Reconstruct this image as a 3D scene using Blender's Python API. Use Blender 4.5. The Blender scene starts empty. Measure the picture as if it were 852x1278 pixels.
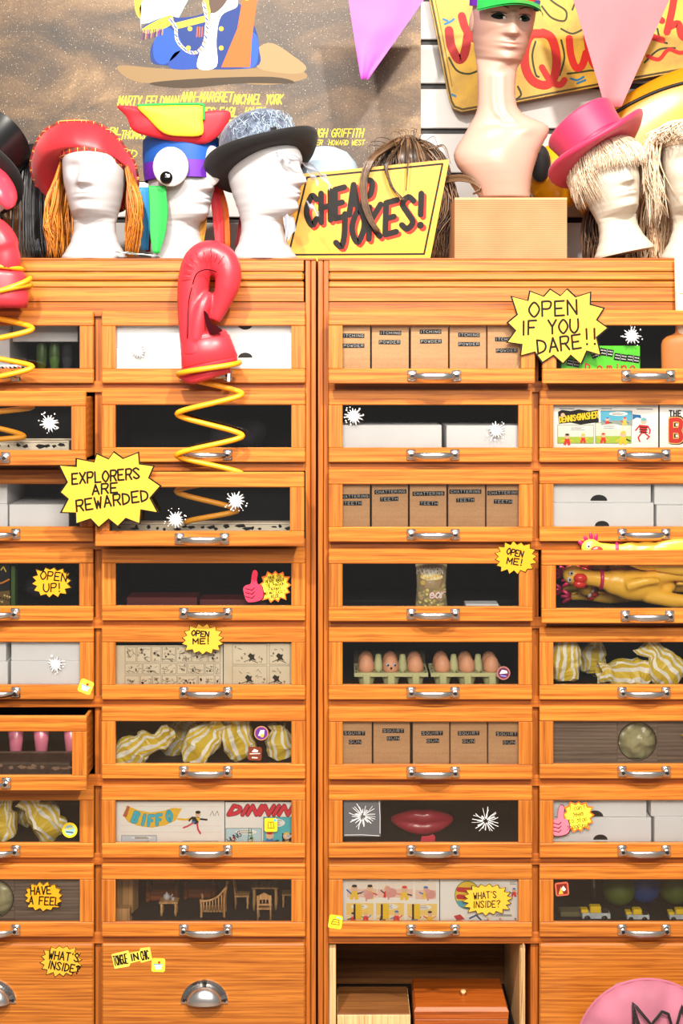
import bpy, bmesh, math, random
from mathutils import Vector, Matrix, noise, Euler
random.seed(7)
PI = math.pi
COL = bpy.context.scene.collection

# ------------------------------------------------------------------ view
# metres: cabinet faces lie in the plane Y=0; camera D in front of it.
D = 3.6; S = 500.0; CX = 426.0; CY = 455.0
ZC = 0.10 + (1278 - CY) / S          # eye height
def W(px, py, Y=0.0):                # picture point -> world point at depth Y
    k = (D + Y) / D
    return Vector(((px - CX) / S * k, Y, ZC + (CY - py) / S * k))
def L(n, Y=0.0): return n / S * (D + Y) / D

sc = bpy.context.scene
cam_d = bpy.data.cameras.new('camera'); cam = bpy.data.objects.new('camera', cam_d); COL.objects.link(cam)
cam.location = (0, -D, ZC); cam.rotation_euler = (PI / 2, 0, 0)
cam_d.sensor_width = 36; cam_d.lens = 36 * D / (1278 / S); cam_d.shift_y = -(639 - CY) / 1278
cam_d.clip_start = 0.05
sc.camera = cam
sc.view_settings.view_transform = 'Standard'; sc.view_settings.look = 'None'
sc.view_settings.gamma = 1; sc.view_settings.use_curve_mapping = False
sc.view_settings.exposure = 0.12

wd = bpy.data.worlds.new('world'); sc.world = wd; wd.use_nodes = True
wd.node_tree.nodes['Background'].inputs[0].default_value = (1.0, 0.95, 0.90, 1)
wd.node_tree.nodes['Background'].inputs[1].default_value = 0.26

def area(name, loc, aim, sx, sy, watts, col=(1, .93, .84)):
    d = bpy.data.lights.new(name, 'AREA'); d.shape = 'RECTANGLE'; d.size = sx; d.size_y = sy
    d.energy = watts; d.color = col
    o = bpy.data.objects.new(name, d); COL.objects.link(o); o.location = loc
    o.rotation_euler = (Vector(aim) - Vector(loc)).to_track_quat('-Z', 'Y').to_euler()
    return o
area('ceiling_spot', (-0.85, -3.1, 4.3), (-.15, 0, 1.0), .18, .18, 185)
area('ceiling_spot', (0.95, -3.1, 4.3), (.15, 0, 1.0), .18, .18, 185)
area('overhead_fill', (0.0, -4.8, 4.0), (0, 0, .8), 3.0, 1.2, 150)  # added soft fill from overhead, no fixture seen
area('front_fill', (0.0, -4.2, 2.85), (0, 0, .7), 3.0, .5, 74)  # added frontal fill to brighten what lies behind the glass

# ------------------------------------------------------------------ colour + materials
def lin(c):
    return c / 12.92 if c <= .04045 else ((c + .055) / 1.055) ** 2.4
def rgb(r, g=None, b=None):
    if g is None: r, g, b = r
    return (lin(r / 255), lin(g / 255), lin(b / 255), 1)
class NT:
    def __init__(s, name):
        s.m = bpy.data.materials.new(name); s.m.use_nodes = True
        s.t = s.m.node_tree; s.p = s.t.nodes['Principled BSDF']; s.out = s.t.nodes['Material Output']
    def n(s, typ, **kw):
        n = s.t.nodes.new(typ)
        for k, v in kw.items():
            if k.startswith('i_'):
                n.inputs[k[2:].replace('_', ' ')].default_value = v
            else: setattr(n, k, v)
        return n
    def l(s, a, b): s.t.links.new(a, b)
    def math(s, op, a, b=0.0):
        n = s.n('ShaderNodeMath', operation=op)
        for i, v in enumerate((a, b)):
            if hasattr(v, 'links'): s.l(v, n.inputs[i])
            else: n.inputs[i].default_value = v
        return n.outputs[0]
    def ramp(s, fac, stops):
        n = s.n('ShaderNodeValToRGB'); e = n.color_ramp.elements
        while len(e) < len(stops): e.new(.5)
        for i, (p, c) in enumerate(stops): e[i].position = p; e[i].color = c
        s.l(fac, n.inputs[0]); return n.outputs[0]
    def mix(s, fac, a, b, mode='MIX'):
        n = s.n('ShaderNodeMix', data_type='RGBA', blend_type=mode)
        for i, v in ((0, fac), (6, a), (7, b)):
            if hasattr(v, 'links'): s.l(v, n.inputs[i])
            else: n.inputs[i].default_value = v
        return n.outputs[2]
    def noise(s, vec, scale, detail=3, rough=.5, dist=0.0):
        n = s.n('ShaderNodeTexNoise'); n.inputs['Scale'].default_value = scale
        n.inputs['Detail'].default_value = detail; n.inputs['Roughness'].default_value = rough
        n.inputs['Distortion'].default_value = dist
        if vec is not None: s.l(vec, n.inputs['Vector'])
        return n.outputs['Fac']
    def obj(s, scale=(1, 1, 1), rnd=0.0):
        tc = s.n('ShaderNodeTexCoord'); v = tc.outputs['Object']
        if rnd:
            oi = s.n('ShaderNodeObjectInfo'); a = s.n('ShaderNodeVectorMath', operation='ADD')
            m = s.math('MULTIPLY', oi.outputs['Random'], rnd)
            s.l(v, a.inputs[0]); s.l(m, a.inputs[1]); v = a.outputs[0]
        mp = s.n('ShaderNodeMapping'); mp.inputs['Scale'].default_value = scale
        s.l(v, mp.inputs['Vector']); return mp.outputs[0]
    def set(s, **kw):
        for k, v in kw.items():
            i = s.p.inputs[k.replace('_', ' ')]
            if hasattr(v, 'links'): s.l(v, i)
            else: i.default_value = v
        return s
    def bump(s, h, strength=.2, dist=.002):
        b = s.n('ShaderNodeBump'); b.inputs['Strength'].default_value = strength; b.inputs['Distance'].default_value = dist
        s.l(h, b.inputs['Height']); s.l(b.outputs[0], s.p.inputs['Normal'])

M = {}
def plain(name, c, rough=.5, metal=0.0, var=0.0, nscale=30, bump=0.0, spec=.5, sheen=0.0, coat=0.0, sss=0.0):
    if name in M: return M[name]
    t = NT(name); c = rgb(c)
    v = t.obj()
    f = t.noise(v, nscale, 3)
    if var:
        d = tuple(x * (1 - var) for x in c[:3]) + (1,); u = tuple(min(1, x * (1 + var)) for x in c[:3]) + (1,)
        t.set(Base_Color=t.ramp(f, [(.3, d), (.7, u)]))
    else: t.set(Base_Color=c)
    t.set(Roughness=rough, Metallic=metal, Specular_IOR_Level=spec, Sheen_Weight=sheen, Coat_Weight=coat)
    if bump: t.bump(f, bump)
    M[name] = t.m; return t.m

def wood(name, axis, dark, lite, streak=1.0, rough=.36, figure=.0):
    t = NT(name)
    st = [14, 14, 14]; st['XYZ'.index(axis)] = .55
    fn = [150, 150, 150]; fn['XYZ'.index(axis)] = 3.5
    v = t.obj(tuple(st), 37.0)
    broad = t.noise(v, 2.2, 4, .6, 1.2 + figure)
    v2 = t.obj(tuple(fn), 37.0)
    fine = t.noise(v2, 1.0, 5, .7, .3)
    wv = t.n('ShaderNodeTexWave', wave_type='BANDS', bands_direction={'X': 'Z', 'Z': 'X', 'Y': 'Z'}[axis])
    wv.inputs['Scale'].default_value = 1.3 if not figure else 2.2; wv.inputs['Distortion'].default_value = 7 + 6 * figure
    wv.inputs['Detail'].default_value = 2; wv.inputs['Detail Scale'].default_value = .9
    t.l(v, wv.inputs['Vector'])
    a = t.mix(t.math('MULTIPLY', fine, .8), broad, wv.outputs['Fac'])
    f = t.math('ADD', t.math('MULTIPLY', broad, .34), t.math('ADD', t.math('MULTIPLY', wv.outputs['Fac'], .20), t.math('MULTIPLY', fine, .62)))
    mid = tuple((a_ + b_) / 2 for a_, b_ in zip(rgb(dark), rgb(lite)))
    c = t.ramp(f, [(.28, rgb(dark)), (.52, mid), (.78, rgb(lite))])
    pores = t.ramp(t.noise(t.obj(tuple(x * 2.2 for x in fn), 37.0), 1.0, 2, .5), [(.34, (.50, .38, .30, 1)), (.50, (1, 1, 1, 1))])
    c = t.mix(.65, c, pores, 'MULTIPLY')
    hue = t.n('ShaderNodeObjectInfo')
    val = t.math('ADD', .90, t.math('MULTIPLY', hue.outputs['Random'], .2))
    h = t.n('ShaderNodeHueSaturation'); t.l(val, h.inputs['Value']); t.l(c, h.inputs['Color'])
    t.set(Base_Color=h.outputs[0], Roughness=rough, Coat_Weight=.12, Coat_Roughness=.25)
    t.bump(fine, .12, .0006)
    M[name] = t.m; return t.m
wood('oak_along', 'X', (152, 74, 16), (214, 132, 48))
wood('oak_upright', 'Z', (148, 72, 16), (210, 128, 46))
wood('oak_frame', 'X', (136, 62, 12), (190, 108, 34))
wood('oak_frame_upright', 'Z', (136, 64, 12), (192, 110, 36))
wood('oak_front', 'X', (138, 66, 16), (208, 128, 46), figure=1.0)
wood('pale_ply', 'Z', (205, 160, 100), (236, 200, 145), rough=.55)
wood('brown_board', 'X', (98, 58, 26), (150, 96, 48), rough=.55)
wood('dark_stained', 'X', (78, 64, 56), (140, 120, 104), rough=.6, figure=.4)
wood('redwood_box', 'X', (120, 54, 14), (190, 96, 30))
wood('doll_pine', 'Z', (190, 130, 70), (235, 185, 120), rough=.5)
plain('inner_shade', (15, 12, 11), .7, var=.25, nscale=12)  # near-black for drawer insides: the missing light is put into the colour
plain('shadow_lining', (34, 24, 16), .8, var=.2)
plain('white_foam', (188, 187, 189), .42, var=.015, nscale=60, bump=.02)
plain('ivory_foam', (200, 190, 174), .5, var=.03, nscale=25, bump=.02)
plain('mannequin_skin', (186, 148, 132), .45, var=.03, nscale=6)
plain('tan_skin', (196, 158, 122), .5, var=.06, nscale=8)
plain('white_card', (243, 243, 244), .6, var=.03, nscale=8)
plain('grey_card', (196, 196, 198), .6, var=.05, nscale=8)
plain('wall_white', (190, 187, 184), .5, var=.02, nscale=4)
plain('groove_black', (22, 18, 18), .6)
plain('ink_black', (14, 12, 11), .55)
plain('soft_black', (12, 12, 14), .75, sheen=.08, var=.2)
plain('felt_black', (12, 11, 13), .85, sheen=.08, var=.2, nscale=60)
plain('gloss_black', (15, 17, 19), .3)
plain('lens_black', (6, 6, 6), .12)
plain('card_yellow', (228, 174, 52), .45, var=.03, nscale=10)
plain('card_amber', (232, 160, 22), .45, var=.03, nscale=10)
plain('sign_yellow', (216, 152, 8), .35, var=.02, nscale=8)
plain('sign_edge', (240, 226, 190), .6)
plain('glove_red', (204, 52, 64), .36, var=.08, nscale=5, bump=.05)
plain('glove_inner', (52, 6, 12), .95, spec=.1)
plain('coil_yellow', (238, 160, 22), .42, var=.06, nscale=20)
plain('tam_red', (212, 34, 46), .42, var=.10, nscale=7, sheen=.2)
plain('pink_felt', (198, 46, 88), .55, var=.05, nscale=5, sheen=.1)
plain('pink_satin', (180, 34, 76), .4, var=.05)
plain('flag_magenta', (204, 92, 204), .6, var=.03, nscale=4)
plain('flag_pink', (214, 104, 110), .7, var=.02, nscale=60)
plain('felt_red', (222, 46, 58), .6, var=.06, nscale=8)
plain('felt_yellow', (240, 196, 40), .6, var=.04)
plain('felt_green', (22, 158, 62), .6, var=.06)
plain('felt_blue', (14, 82, 170), .6, var=.06)
plain('felt_sky', (40, 140, 205), .6, var=.06)
plain('felt_purple', (98, 26, 168), .6, var=.06)
plain('felt_orange', (226, 104, 28), .6, var=.06)
plain('felt_maroon', (120, 16, 30), .6, var=.06)
plain('felt_mustard', (170, 112, 20), .6, var=.06)
plain('eye_white', (210, 202, 198), .5)
plain('pale_blue', (176, 196, 212), .5)
plain('sheet_clear', (206, 214, 216), .18, var=.25, nscale=40)
plain('rubber_chicken', (255, 196, 66), .34, var=.05, nscale=9, coat=.25)
plain('rubber_red', (226, 52, 40), .3, coat=.3)
plain('rubber_magenta', (206, 30, 90), .3, coat=.3)
plain('rubber_orange', (236, 116, 30), .4)
plain('egg_shell', (236, 168, 128), .5, var=.05, nscale=12)
plain('carton_green', (206, 206, 150), .8, var=.08, nscale=30, bump=.15)
plain('carton_dim', (112, 104, 72), .85, var=.1, nscale=30)
plain('velvet_pink', (172, 100, 120), .75, var=.14, nscale=9, sheen=.12, bump=.4)
plain('velvet_piping', (170, 90, 114), .7, sheen=.4)
plain('lips_pink', (226, 66, 86), .28, coat=.4)
plain('lips_deep', (176, 44, 62), .3, coat=.3)
plain('bottle_tan', (216, 128, 52), .45, var=.06, nscale=6)
plain('paper_beige', (238, 206, 180), .6, var=.03)
plain('toy_yellow', (246, 206, 20), .35)
plain('toy_green', (92, 110, 34), .5)
plain('toy_blue', (22, 72, 140), .5)
plain('maroon_card', (96, 28, 26), .45, var=.1)
plain('book_dark', (70, 52, 42), .6, var=.35, nscale=60)
plain('popcorn_yellow', (250, 226, 130), .7, var=.15, nscale=50)
plain('foil_brown', (84, 56, 30), .35, var=.3, nscale=12)
plain('domino_green', (90, 212, 40), .35, var=.06)
plain('green_plastic', (64, 92, 34), .4, var=.3, nscale=8)
plain('pink_plastic', (176, 96, 116), .3, var=.2, nscale=7)
plain('steel_hook', (120, 120, 118), .3, metal=1)
plain('cloth_black', (26, 24, 32), .85, var=.4, nscale=9)
plain('vinyl_yellow', (224, 150, 14), .25, var=.05, nscale=3)
plain('floor_boards', (120, 96, 74), .55, var=.15, nscale=4)
plain('porthole_fabric', (178, 172, 130), .25, var=.55, nscale=9)
plain('splat_shade', (120, 112, 108), .3)
plain('splat_white', (244, 244, 244), .35)

t = NT('chrome'); t.set(Base_Color=rgb(222, 220, 218), Metallic=1.0, Roughness=.24); M['chrome'] = t.m
t = NT('kraft'); f = t.noise(t.obj((1, 1, 8)), 14, 3); g = t.noise(t.obj(), 220, 2)
t.set(Base_Color=t.ramp(t.math('ADD', t.math('MULTIPLY', f, .6), t.math('MULTIPLY', g, .4)), [(.3, rgb(190, 142, 98)), (.7, rgb(214, 168, 122))]), Roughness=.75); t.bump(g, .08); M['kraft'] = t.m
t = NT('cardboard')
wv = t.n('ShaderNodeTexWave', wave_type='BANDS', bands_direction='Z'); wv.inputs['Scale'].default_value = 60; wv.inputs['Distortion'].default_value = .6
t.l(t.obj(), wv.inputs['Vector'])
t.set(Base_Color=t.ramp(t.math('ADD', t.math('MULTIPLY', wv.outputs['Fac'], .35), t.math('MULTIPLY', t.noise(t.obj(), 9, 3), .65)), [(.25, rgb(152, 106, 68)), (.75, rgb(182, 134, 92))]), Roughness=.8)
t.bump(wv.outputs['Fac'], .12, .001); M['cardboard'] = t.m

def ink(name, rough=.5):          # print: colours come from the face colours of the printed shapes
    t = NT(name); a = t.n('ShaderNodeVertexColor'); a.layer_name = 'Col'
    t.set(Base_Color=a.outputs[0], Roughness=rough, Specular_IOR_Level=.2); M[name] = t.m
ink('ink'); ink('gloss_ink', .25)

def hair(name, dark, lite, rough=.38):
    t = NT(name); a = t.n('ShaderNodeVertexColor'); a.layer_name = 'Col'
    t.set(Base_Color=t.ramp(a.outputs[0], [(0, rgb(dark)), (1, rgb(lite))]), Roughness=rough, Specular_IOR_Level=.6); M[name] = t.m
hair('hair_brown', (26, 16, 10), (150, 112, 80)); hair('hair_ginger', (150, 74, 8), (228, 142, 40))
hair('hair_blonde', (222, 192, 158), (246, 228, 206)); hair('hair_black', (8, 8, 10), (30, 30, 34)); hair('hair_sandy', (150, 100, 60), (236, 208, 170))

t = NT('glass')                    # thin shop glass: see-through with a mirror sheen
fr = t.n('ShaderNodeFresnel'); fr.inputs['IOR'].default_value = 1.5
tr = t.n('ShaderNodeBsdfTransparent'); tr.inputs[0].default_value = (.985, .985, .98, 1)
gl = t.n('ShaderNodeBsdfGlossy'); gl.inputs['Roughness'].default_value = .03
mx = t.n('ShaderNodeMixShader'); t.l(fr.outputs[0], mx.inputs[0]); t.l(tr.outputs[0], mx.inputs[1]); t.l(gl.outputs[0], mx.inputs[2])
t.l(mx.outputs[0], t.out.inputs[0]); M['glass'] = t.m
def film(name, col, alpha, rough=.15):
    t = NT(name); tr = t.n('ShaderNodeBsdfTransparent')
    mx = t.n('ShaderNodeMixShader'); mx.inputs[0].default_value = alpha
    t.set(Base_Color=rgb(col), Roughness=rough)
    t.l(tr.outputs[0], mx.inputs[1]); t.l(t.p.outputs[0], mx.inputs[2]); t.l(mx.outputs[0], t.out.inputs[0]); M[name] = t.m
film('clear_film', (214, 196, 150), .42); film('gauze', (196, 200, 214), .55, .9); film('crack_film', (150, 150, 155), .16, .2)

t = NT('tartan')
v = t.obj()
sep = t.n('ShaderNodeSeparateXYZ'); t.l(v, sep.inputs[0])
def stripe(o, per, wid, ph=0.0):
    return t.math('LESS_THAN', t.math('FRACT', t.math('ADD', t.math('DIVIDE', o, per), ph)), wid)
ang = t.math('MULTIPLY', t.math('ARCTAN2', sep.outputs[0], sep.outputs[1]), .09)
c = rgb(196, 36, 40)
c = t.mix(t.math('MULTIPLY', stripe(ang, .022, .34), .55), c, rgb(30, 62, 40))
c = t.mix(t.math('MULTIPLY', stripe(sep.outputs[2], .022, .34, .1), .55), c, rgb(30, 62, 40))
c = t.mix(stripe(ang, .022, .07, .4), c, rgb(226, 190, 90))
c = t.mix(stripe(sep.outputs[2], .022, .07, .55), c, rgb(226, 190, 90))
t.set(Base_Color=c, Roughness=.8); M['tartan'] = t.m

t = NT('web_felt')                  # dusty cobweb cloth stretched over the crown
f = t.noise(t.obj((1, 1, 2)), 16, 6, .7, 2.5); f2 = t.noise(t.obj((6, 6, 1.5)), 30, 4, .7, 1.0)
t.set(Base_Color=t.ramp(t.math('ADD', t.math('MULTIPLY', f, .6), t.math('MULTIPLY', f2, .4)), [(.36, rgb(30, 34, 46)), (.5, rgb(78, 88, 108)), (.66, rgb(146, 156, 178))]), Roughness=.9, Sheen_Weight=.3)
t.bump(f2, .3); M['web_felt'] = t.m

t = NT('bag_stripe')                # yellow and white striped paper
uv = t.n('ShaderNodeUVMap'); sp = t.n('ShaderNodeSeparateXYZ'); t.l(uv.outputs[0], sp.inputs[0])
w_ = t.math('LESS_THAN', t.math('FRACT', t.math('MULTIPLY', sp.outputs[0], 6.5)), .52)
nz = t.noise(t.obj(), 45, 3)
t.set(Base_Color=t.mix(w_, rgb(240, 236, 220), rgb(222, 190, 52)), Roughness=.45); t.bump(nz, .25, .003); M['bag_stripe'] = t.m

t = NT('sand_print')                # sand dune photograph of the poster
v = t.obj()
b = t.noise(t.obj((1, 1, 2.2)), 2.6, 5, .6, .6); g = t.noise(v, 160, 2, .8); s2 = t.noise(v, 330, 1, .5)
c = t.ramp(b, [(.34, rgb(34, 25, 16)), (.47, rgb(72, 52, 32)), (.58, rgb(112, 84, 52)), (.70, rgb(162, 130, 88))])
c = t.mix(.8, c, t.ramp(g, [(.25, (.35, .33, .3, 1)), (.6, (1, 1, 1, 1))]), 'MULTIPLY')
c = t.mix(t.ramp(s2, [(.68, (0, 0, 0, 1)), (.74, (1, 1, 1, 1))]), c, rgb(240, 226, 200))
t.set(Base_Color=c, Roughness=.5); M['sand_print'] = t.m

t = NT('old_newsprint')
v = t.obj(); f = t.noise(v, 8, 3)
t.set(Base_Color=t.ramp(f, [(.3, rgb(226, 208, 176)), (.7, rgb(248, 236, 210))]), Roughness=.8); M['old_newsprint'] = t.m
plain('page_white', (250, 247, 240), .6, var=.02)
t = NT('painted_board')
v = t.obj(); f = t.noise(v, 6, 6, .65, .5); g = t.noise(v, 40, 3, .7)
c = t.ramp(f, [(.3, rgb(148, 110, 14)), (.55, rgb(196, 152, 22)), (.75, rgb(208, 170, 46))])
c = t.mix(t.ramp(g, [(.70, (0, 0, 0, 1)), (.76, (1, 1, 1, 1))]), c, rgb(70, 52, 24))
t.set(Base_Color=c, Roughness=.5); M['painted_board'] = t.m

# ------------------------------------------------------------------ mesh building
def catmull(pts, n=8, closed=False):
    out = []; N = len(pts); P = [Vector(p) for p in pts]
    rng = range(N if closed else N - 1)
    for i in rng:
        if closed: a, b, c, d = P[(i - 1) % N], P[i], P[(i + 1) % N], P[(i + 2) % N]
        else: a, b, c, d = P[max(i - 1, 0)], P[i], P[i + 1], P[min(i + 2, N - 1)]
        for k in range(n):
            t = k / n
            out.append(.5 * ((2 * b) + (c - a) * t + (2 * a - 5 * b + 4 * c - d) * t * t + (3 * b - a - 3 * c + d) * t ** 3))
    if not closed: out.append(P[-1].copy())
    return out

class MB:
    def __init__(s): s.v = []; s.f = []; s.mi = []; s.col = []; s.uv = []; s.m = 0; s.c = (1, 1, 1, 1); s.xf = None
    def add(s, vs, fs, uvs=None):
        o = len(s.v)
        for p in vs:
            p = Vector(p)
            s.v.append(s.xf @ p if s.xf else p)
        for f in fs:
            s.f.append([o + i for i in f]); s.mi.append(s.m); s.col.append(s.c)
            s.uv.append([uvs[i] for i in f] if uvs else None)
        return s
    def box(s, x0, x1, y0, y1, z0, z1, b=0.0):
        if b <= 0:
            return s.add([(x, y, z) for x in (x0, x1) for y in (y0, y1) for z in (z0, z1)],
                         [(0, 1, 3, 2), (4, 6, 7, 5), (0, 4, 5, 1), (2, 3, 7, 6), (0, 2, 6, 4), (1, 5, 7, 3)])
        b = min(b, (x1 - x0) * .45, (y1 - y0) * .45, (z1 - z0) * .45)
        bm = bmesh.new(); r = bmesh.ops.create_cube(bm, size=1)
        for v in bm.verts: v.co = Vector(((x0 + x1) / 2 + v.co.x * (x1 - x0), (y0 + y1) / 2 + v.co.y * (y1 - y0), (z0 + z1) / 2 + v.co.z * (z1 - z0)))
        bmesh.ops.bevel(bm, geom=bm.edges[:], offset=b, segments=1, affect='EDGES')
        s.bm(bm); bm.free(); return s
    def bm(s, bm):
        bm.verts.index_update()
        return s.add([v.co.copy() for v in bm.verts], [[v.index for v in f.verts] for f in bm.faces])
    def loft(s, rings, cap=True, closed=True):
        n = len(rings[0]); vs = [p for r in rings for p in r]; fs = []
        for i in range(len(rings) - 1):
            for j in range(n if closed else n - 1):
                k = (j + 1) % n
                fs.append((i * n + j, i * n + k, (i + 1) * n + k, (i + 1) * n + j))
        if cap and closed:
            fs.append(tuple(range(n))[::-1]); fs.append(tuple((len(rings) - 1) * n + j for j in range(n)))
        return s.add(vs, fs)
    def lathe(s, prof, seg=32, axis='Z', c=(0, 0, 0), cap=True):
        rings = []
        for r, z in prof:
            ring = []
            for j in range(seg):
                a = 2 * PI * j / seg
                p = {'Z': (r * math.cos(a), r * math.sin(a), z), 'Y': (r * math.cos(a), z, r * math.sin(a)), 'X': (z, r * math.cos(a), r * math.sin(a))}[axis]
                ring.append(Vector(p) + Vector(c))
            rings.append(ring)
        return s.loft(rings, cap)
    def tube(s, pts, r, seg=8, cap=True, flat=1.0):
        P = [Vector(p) for p in pts]; rings = []; up = None
        for i, p in enumerate(P):
            d = (P[min(i + 1, len(P) - 1)] - P[max(i - 1, 0)])
            if d.length < 1e-9: d = Vector((0, 0, 1))
            d.normalize()
            if up is None:
                up = Vector((0, 0, 1)) if abs(d.z) < .9 else Vector((0, 1, 0))
            a = d.cross(up)
            if a.length < 1e-5: a = d.cross(Vector((1, 0.2, 0)))
            a.normalize(); up = a.cross(d).normalized()
            rr = r[i] if hasattr(r, '__len__') else (r(i / (len(P) - 1)) if callable(r) else r)
            rings.append([p + a * math.cos(2 * PI * j / seg) * rr + up * math.sin(2 * PI * j / seg) * rr * flat for j in range(seg)])
        return s.loft(rings, cap)
    def ell(s, c, r, seg=20, rot=None):
        n = max(6, seg // 2); rings = []; R = Euler(rot).to_matrix() if rot else Matrix.Identity(3)
        for i in range(1, n):
            ph = PI * i / n
            rings.append([Vector(c) + R @ Vector((r[0] * math.sin(ph) * math.cos(2 * PI * j / seg), r[1] * math.sin(ph) * math.sin(2 * PI * j / seg), -r[2] * math.cos(ph))) for j in range(seg)])
        o = len(s.v); s.loft(rings, False)
        a = Vector(c) + R @ Vector((0, 0, -r[2])); b = Vector(c) + R @ Vector((0, 0, r[2]))
        s.add([a] + rings[0], [(0, 1 + (j + 1) % seg, 1 + j) for j in range(seg)])
        s.add([b] + rings[-1], [(0, 1 + j, 1 + (j + 1) % seg) for j in range(seg)])
        return s
    def prism(s, pts, y0, y1):                  # 2-D outline (x,z) given thickness in y
        n = len(pts)
        vs = [(p[0], y0, p[1]) for p in pts] + [(p[0], y1, p[1]) for p in pts]
        fs = [tuple(range(n)), tuple(range(2 * n - 1, n - 1, -1))] + [(i, i + n, (i + 1) % n + n, (i + 1) % n) for i in range(n)]
        return s.add(vs, fs)
    def ring(s, outer, inner, y0, y1):          # flat border between two outlines
        n = len(outer); vs = [(p[0], y, p[1]) for y in (y0, y1) for o in (outer, inner) for p in o]
        fs = []
        for i in range(n):
            k = (i + 1) % n
            fs += [(i, k, n + k, n + i), (2 * n + i, 3 * n + i, 3 * n + k, 2 * n + k), (i, 2 * n + i, 2 * n + k, k), (n + i, n + k, 3 * n + k, 3 * n + i)]
        return s.add(vs, fs)
    # ---- flat print on a plane facing -Y
    def poly(s, pts, y, c=None):
        if c: s.c = rgb(c)
        return s.add([(p[0], y, p[1]) for p in pts], [tuple(range(len(pts)))])
    def rect(s, x0, x1, z0, z1, y, c=None): return s.poly([(x0, z0), (x1, z0), (x1, z1), (x0, z1)], y, c)
    def disc(s, x, z, r, y, c=None, n=20, rz=None):
        rz = rz or r
        return s.poly([(x + r * math.cos(2 * PI * i / n), z + rz * math.sin(2 * PI * i / n)) for i in range(n)], y, c)
    ns = 0
    def stroke(s, pts, w, y, c=None):           # mitred ribbon with rounded ends
        if c: s.c = rgb(c)
        P = []
        for p in pts:
            v = Vector((p[0], p[1]))
            if not P or (v - P[-1]).length > 1e-7: P.append(v)
        for i in range(1, len(P) - 1):              # sharp corners: two overlapping strokes with round ends
            d0, d1 = (P[i] - P[i - 1]).normalized(), (P[i + 1] - P[i]).normalized()
            if d0.dot(d1) < .35:
                s.stroke([tuple(p) for p in P[:i + 1]], w, y); return s.stroke([tuple(p) for p in P[i:]], w, y)
        s.ns += 1; y -= (s.ns % 9) * 1.6e-5
        h = w / 2
        if len(P) == 1: return s.disc(P[0].x, P[0].y, h, y, None, 10)
        closed = len(P) > 3 and (P[0] - P[-1]).length < 1e-6
        if closed: P.pop()
        n = len(P); A = []; B = []
        for i in range(n):
            d0 = (P[i] - P[i - 1]) if (i or closed) else (P[1] - P[0]); d1 = (P[(i + 1) % n] - P[i]) if (i < n - 1 or closed) else d0
            d0 = d0.normalized(); d1 = d1.normalized(); n0 = Vector((-d0.y, d0.x)); n1 = Vector((-d1.y, d1.x)); mt = n0 + n1
            if mt.length < .25:
                A.append(P[i] + d0 * h * .5 + n0 * h * .5); B.append(P[i] + d0 * h * .5 - n0 * h * .5); continue
            mt.normalize(); k = min(h / max(.2, mt.dot(n0)), h * 1.9)
            A.append(P[i] + mt * k); B.append(P[i] - mt * k)
        vs = [(q.x, y, q.y) for q in A] + [(q.x, y, q.y) for q in B]
        fs = [(n + i, n + (i + 1) % n, (i + 1) % n, i) for i in range(n if closed else n - 1)]
        s.add(vs, fs)
        if not closed:
            for p, q, o in ((P[0], P[1], 1), (P[-1], P[-2], 0)):
                a0 = math.atan2((p - q).y, (p - q).x) - PI / 2
                s.add([(p.x + h * math.cos(a0 + PI * k / 5), y - 5e-6 - o * 4e-6, p.y + h * math.sin(a0 + PI * k / 5)) for k in range(6)], [tuple(range(6))])
        return s
    def build(s, name, mat, parent=None, smooth=False, loc=None, angle=None):
        me = bpy.data.meshes.new(name)
        me.from_pydata([tuple(p) for p in s.v], [], s.f)
        mats = mat if isinstance(mat, (list, tuple)) else [mat]
        for m in mats: me.materials.append(M[m] if isinstance(m, str) else m)
        if len(mats) > 1: me.polygons.foreach_set('material_index', s.mi)
        if any(c != (1, 1, 1, 1) for c in s.col):
            a = me.color_attributes.new('Col', 'FLOAT_COLOR', 'CORNER'); buf = []
            for p, c in zip(me.polygons, s.col): buf += list(c) * p.loop_total
            a.data.foreach_set('color', buf)
        if any(u for u in s.uv):
            ul = me.uv_layers.new(name='UVMap'); buf = []
            for f, u in zip(s.f, s.uv):
                for q in (u or [(0, 0)] * len(f)): buf += [q[0], q[1]]
            ul.data.foreach_set('uv', buf)
        if smooth: me.polygons.foreach_set('use_smooth', [True] * len(me.polygons))
        me.update()
        if angle:
            bm = bmesh.new(); bm.from_mesh(me); bmesh.ops.remove_doubles(bm, verts=bm.verts[:], dist=1e-5)
            bmesh.ops.recalc_face_normals(bm, faces=bm.faces[:])
            for f in bm.faces: f.smooth = True
            for e in bm.edges:
                if len(e.link_faces) == 2 and e.calc_face_angle(0) > math.radians(angle): e.smooth = False
            bm.to_mesh(me); bm.free()
        o = bpy.data.objects.new(name, me); COL.objects.link(o)
        if parent is not None: o.parent = parent
        if loc is not None: o.location = loc
        return o

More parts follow.
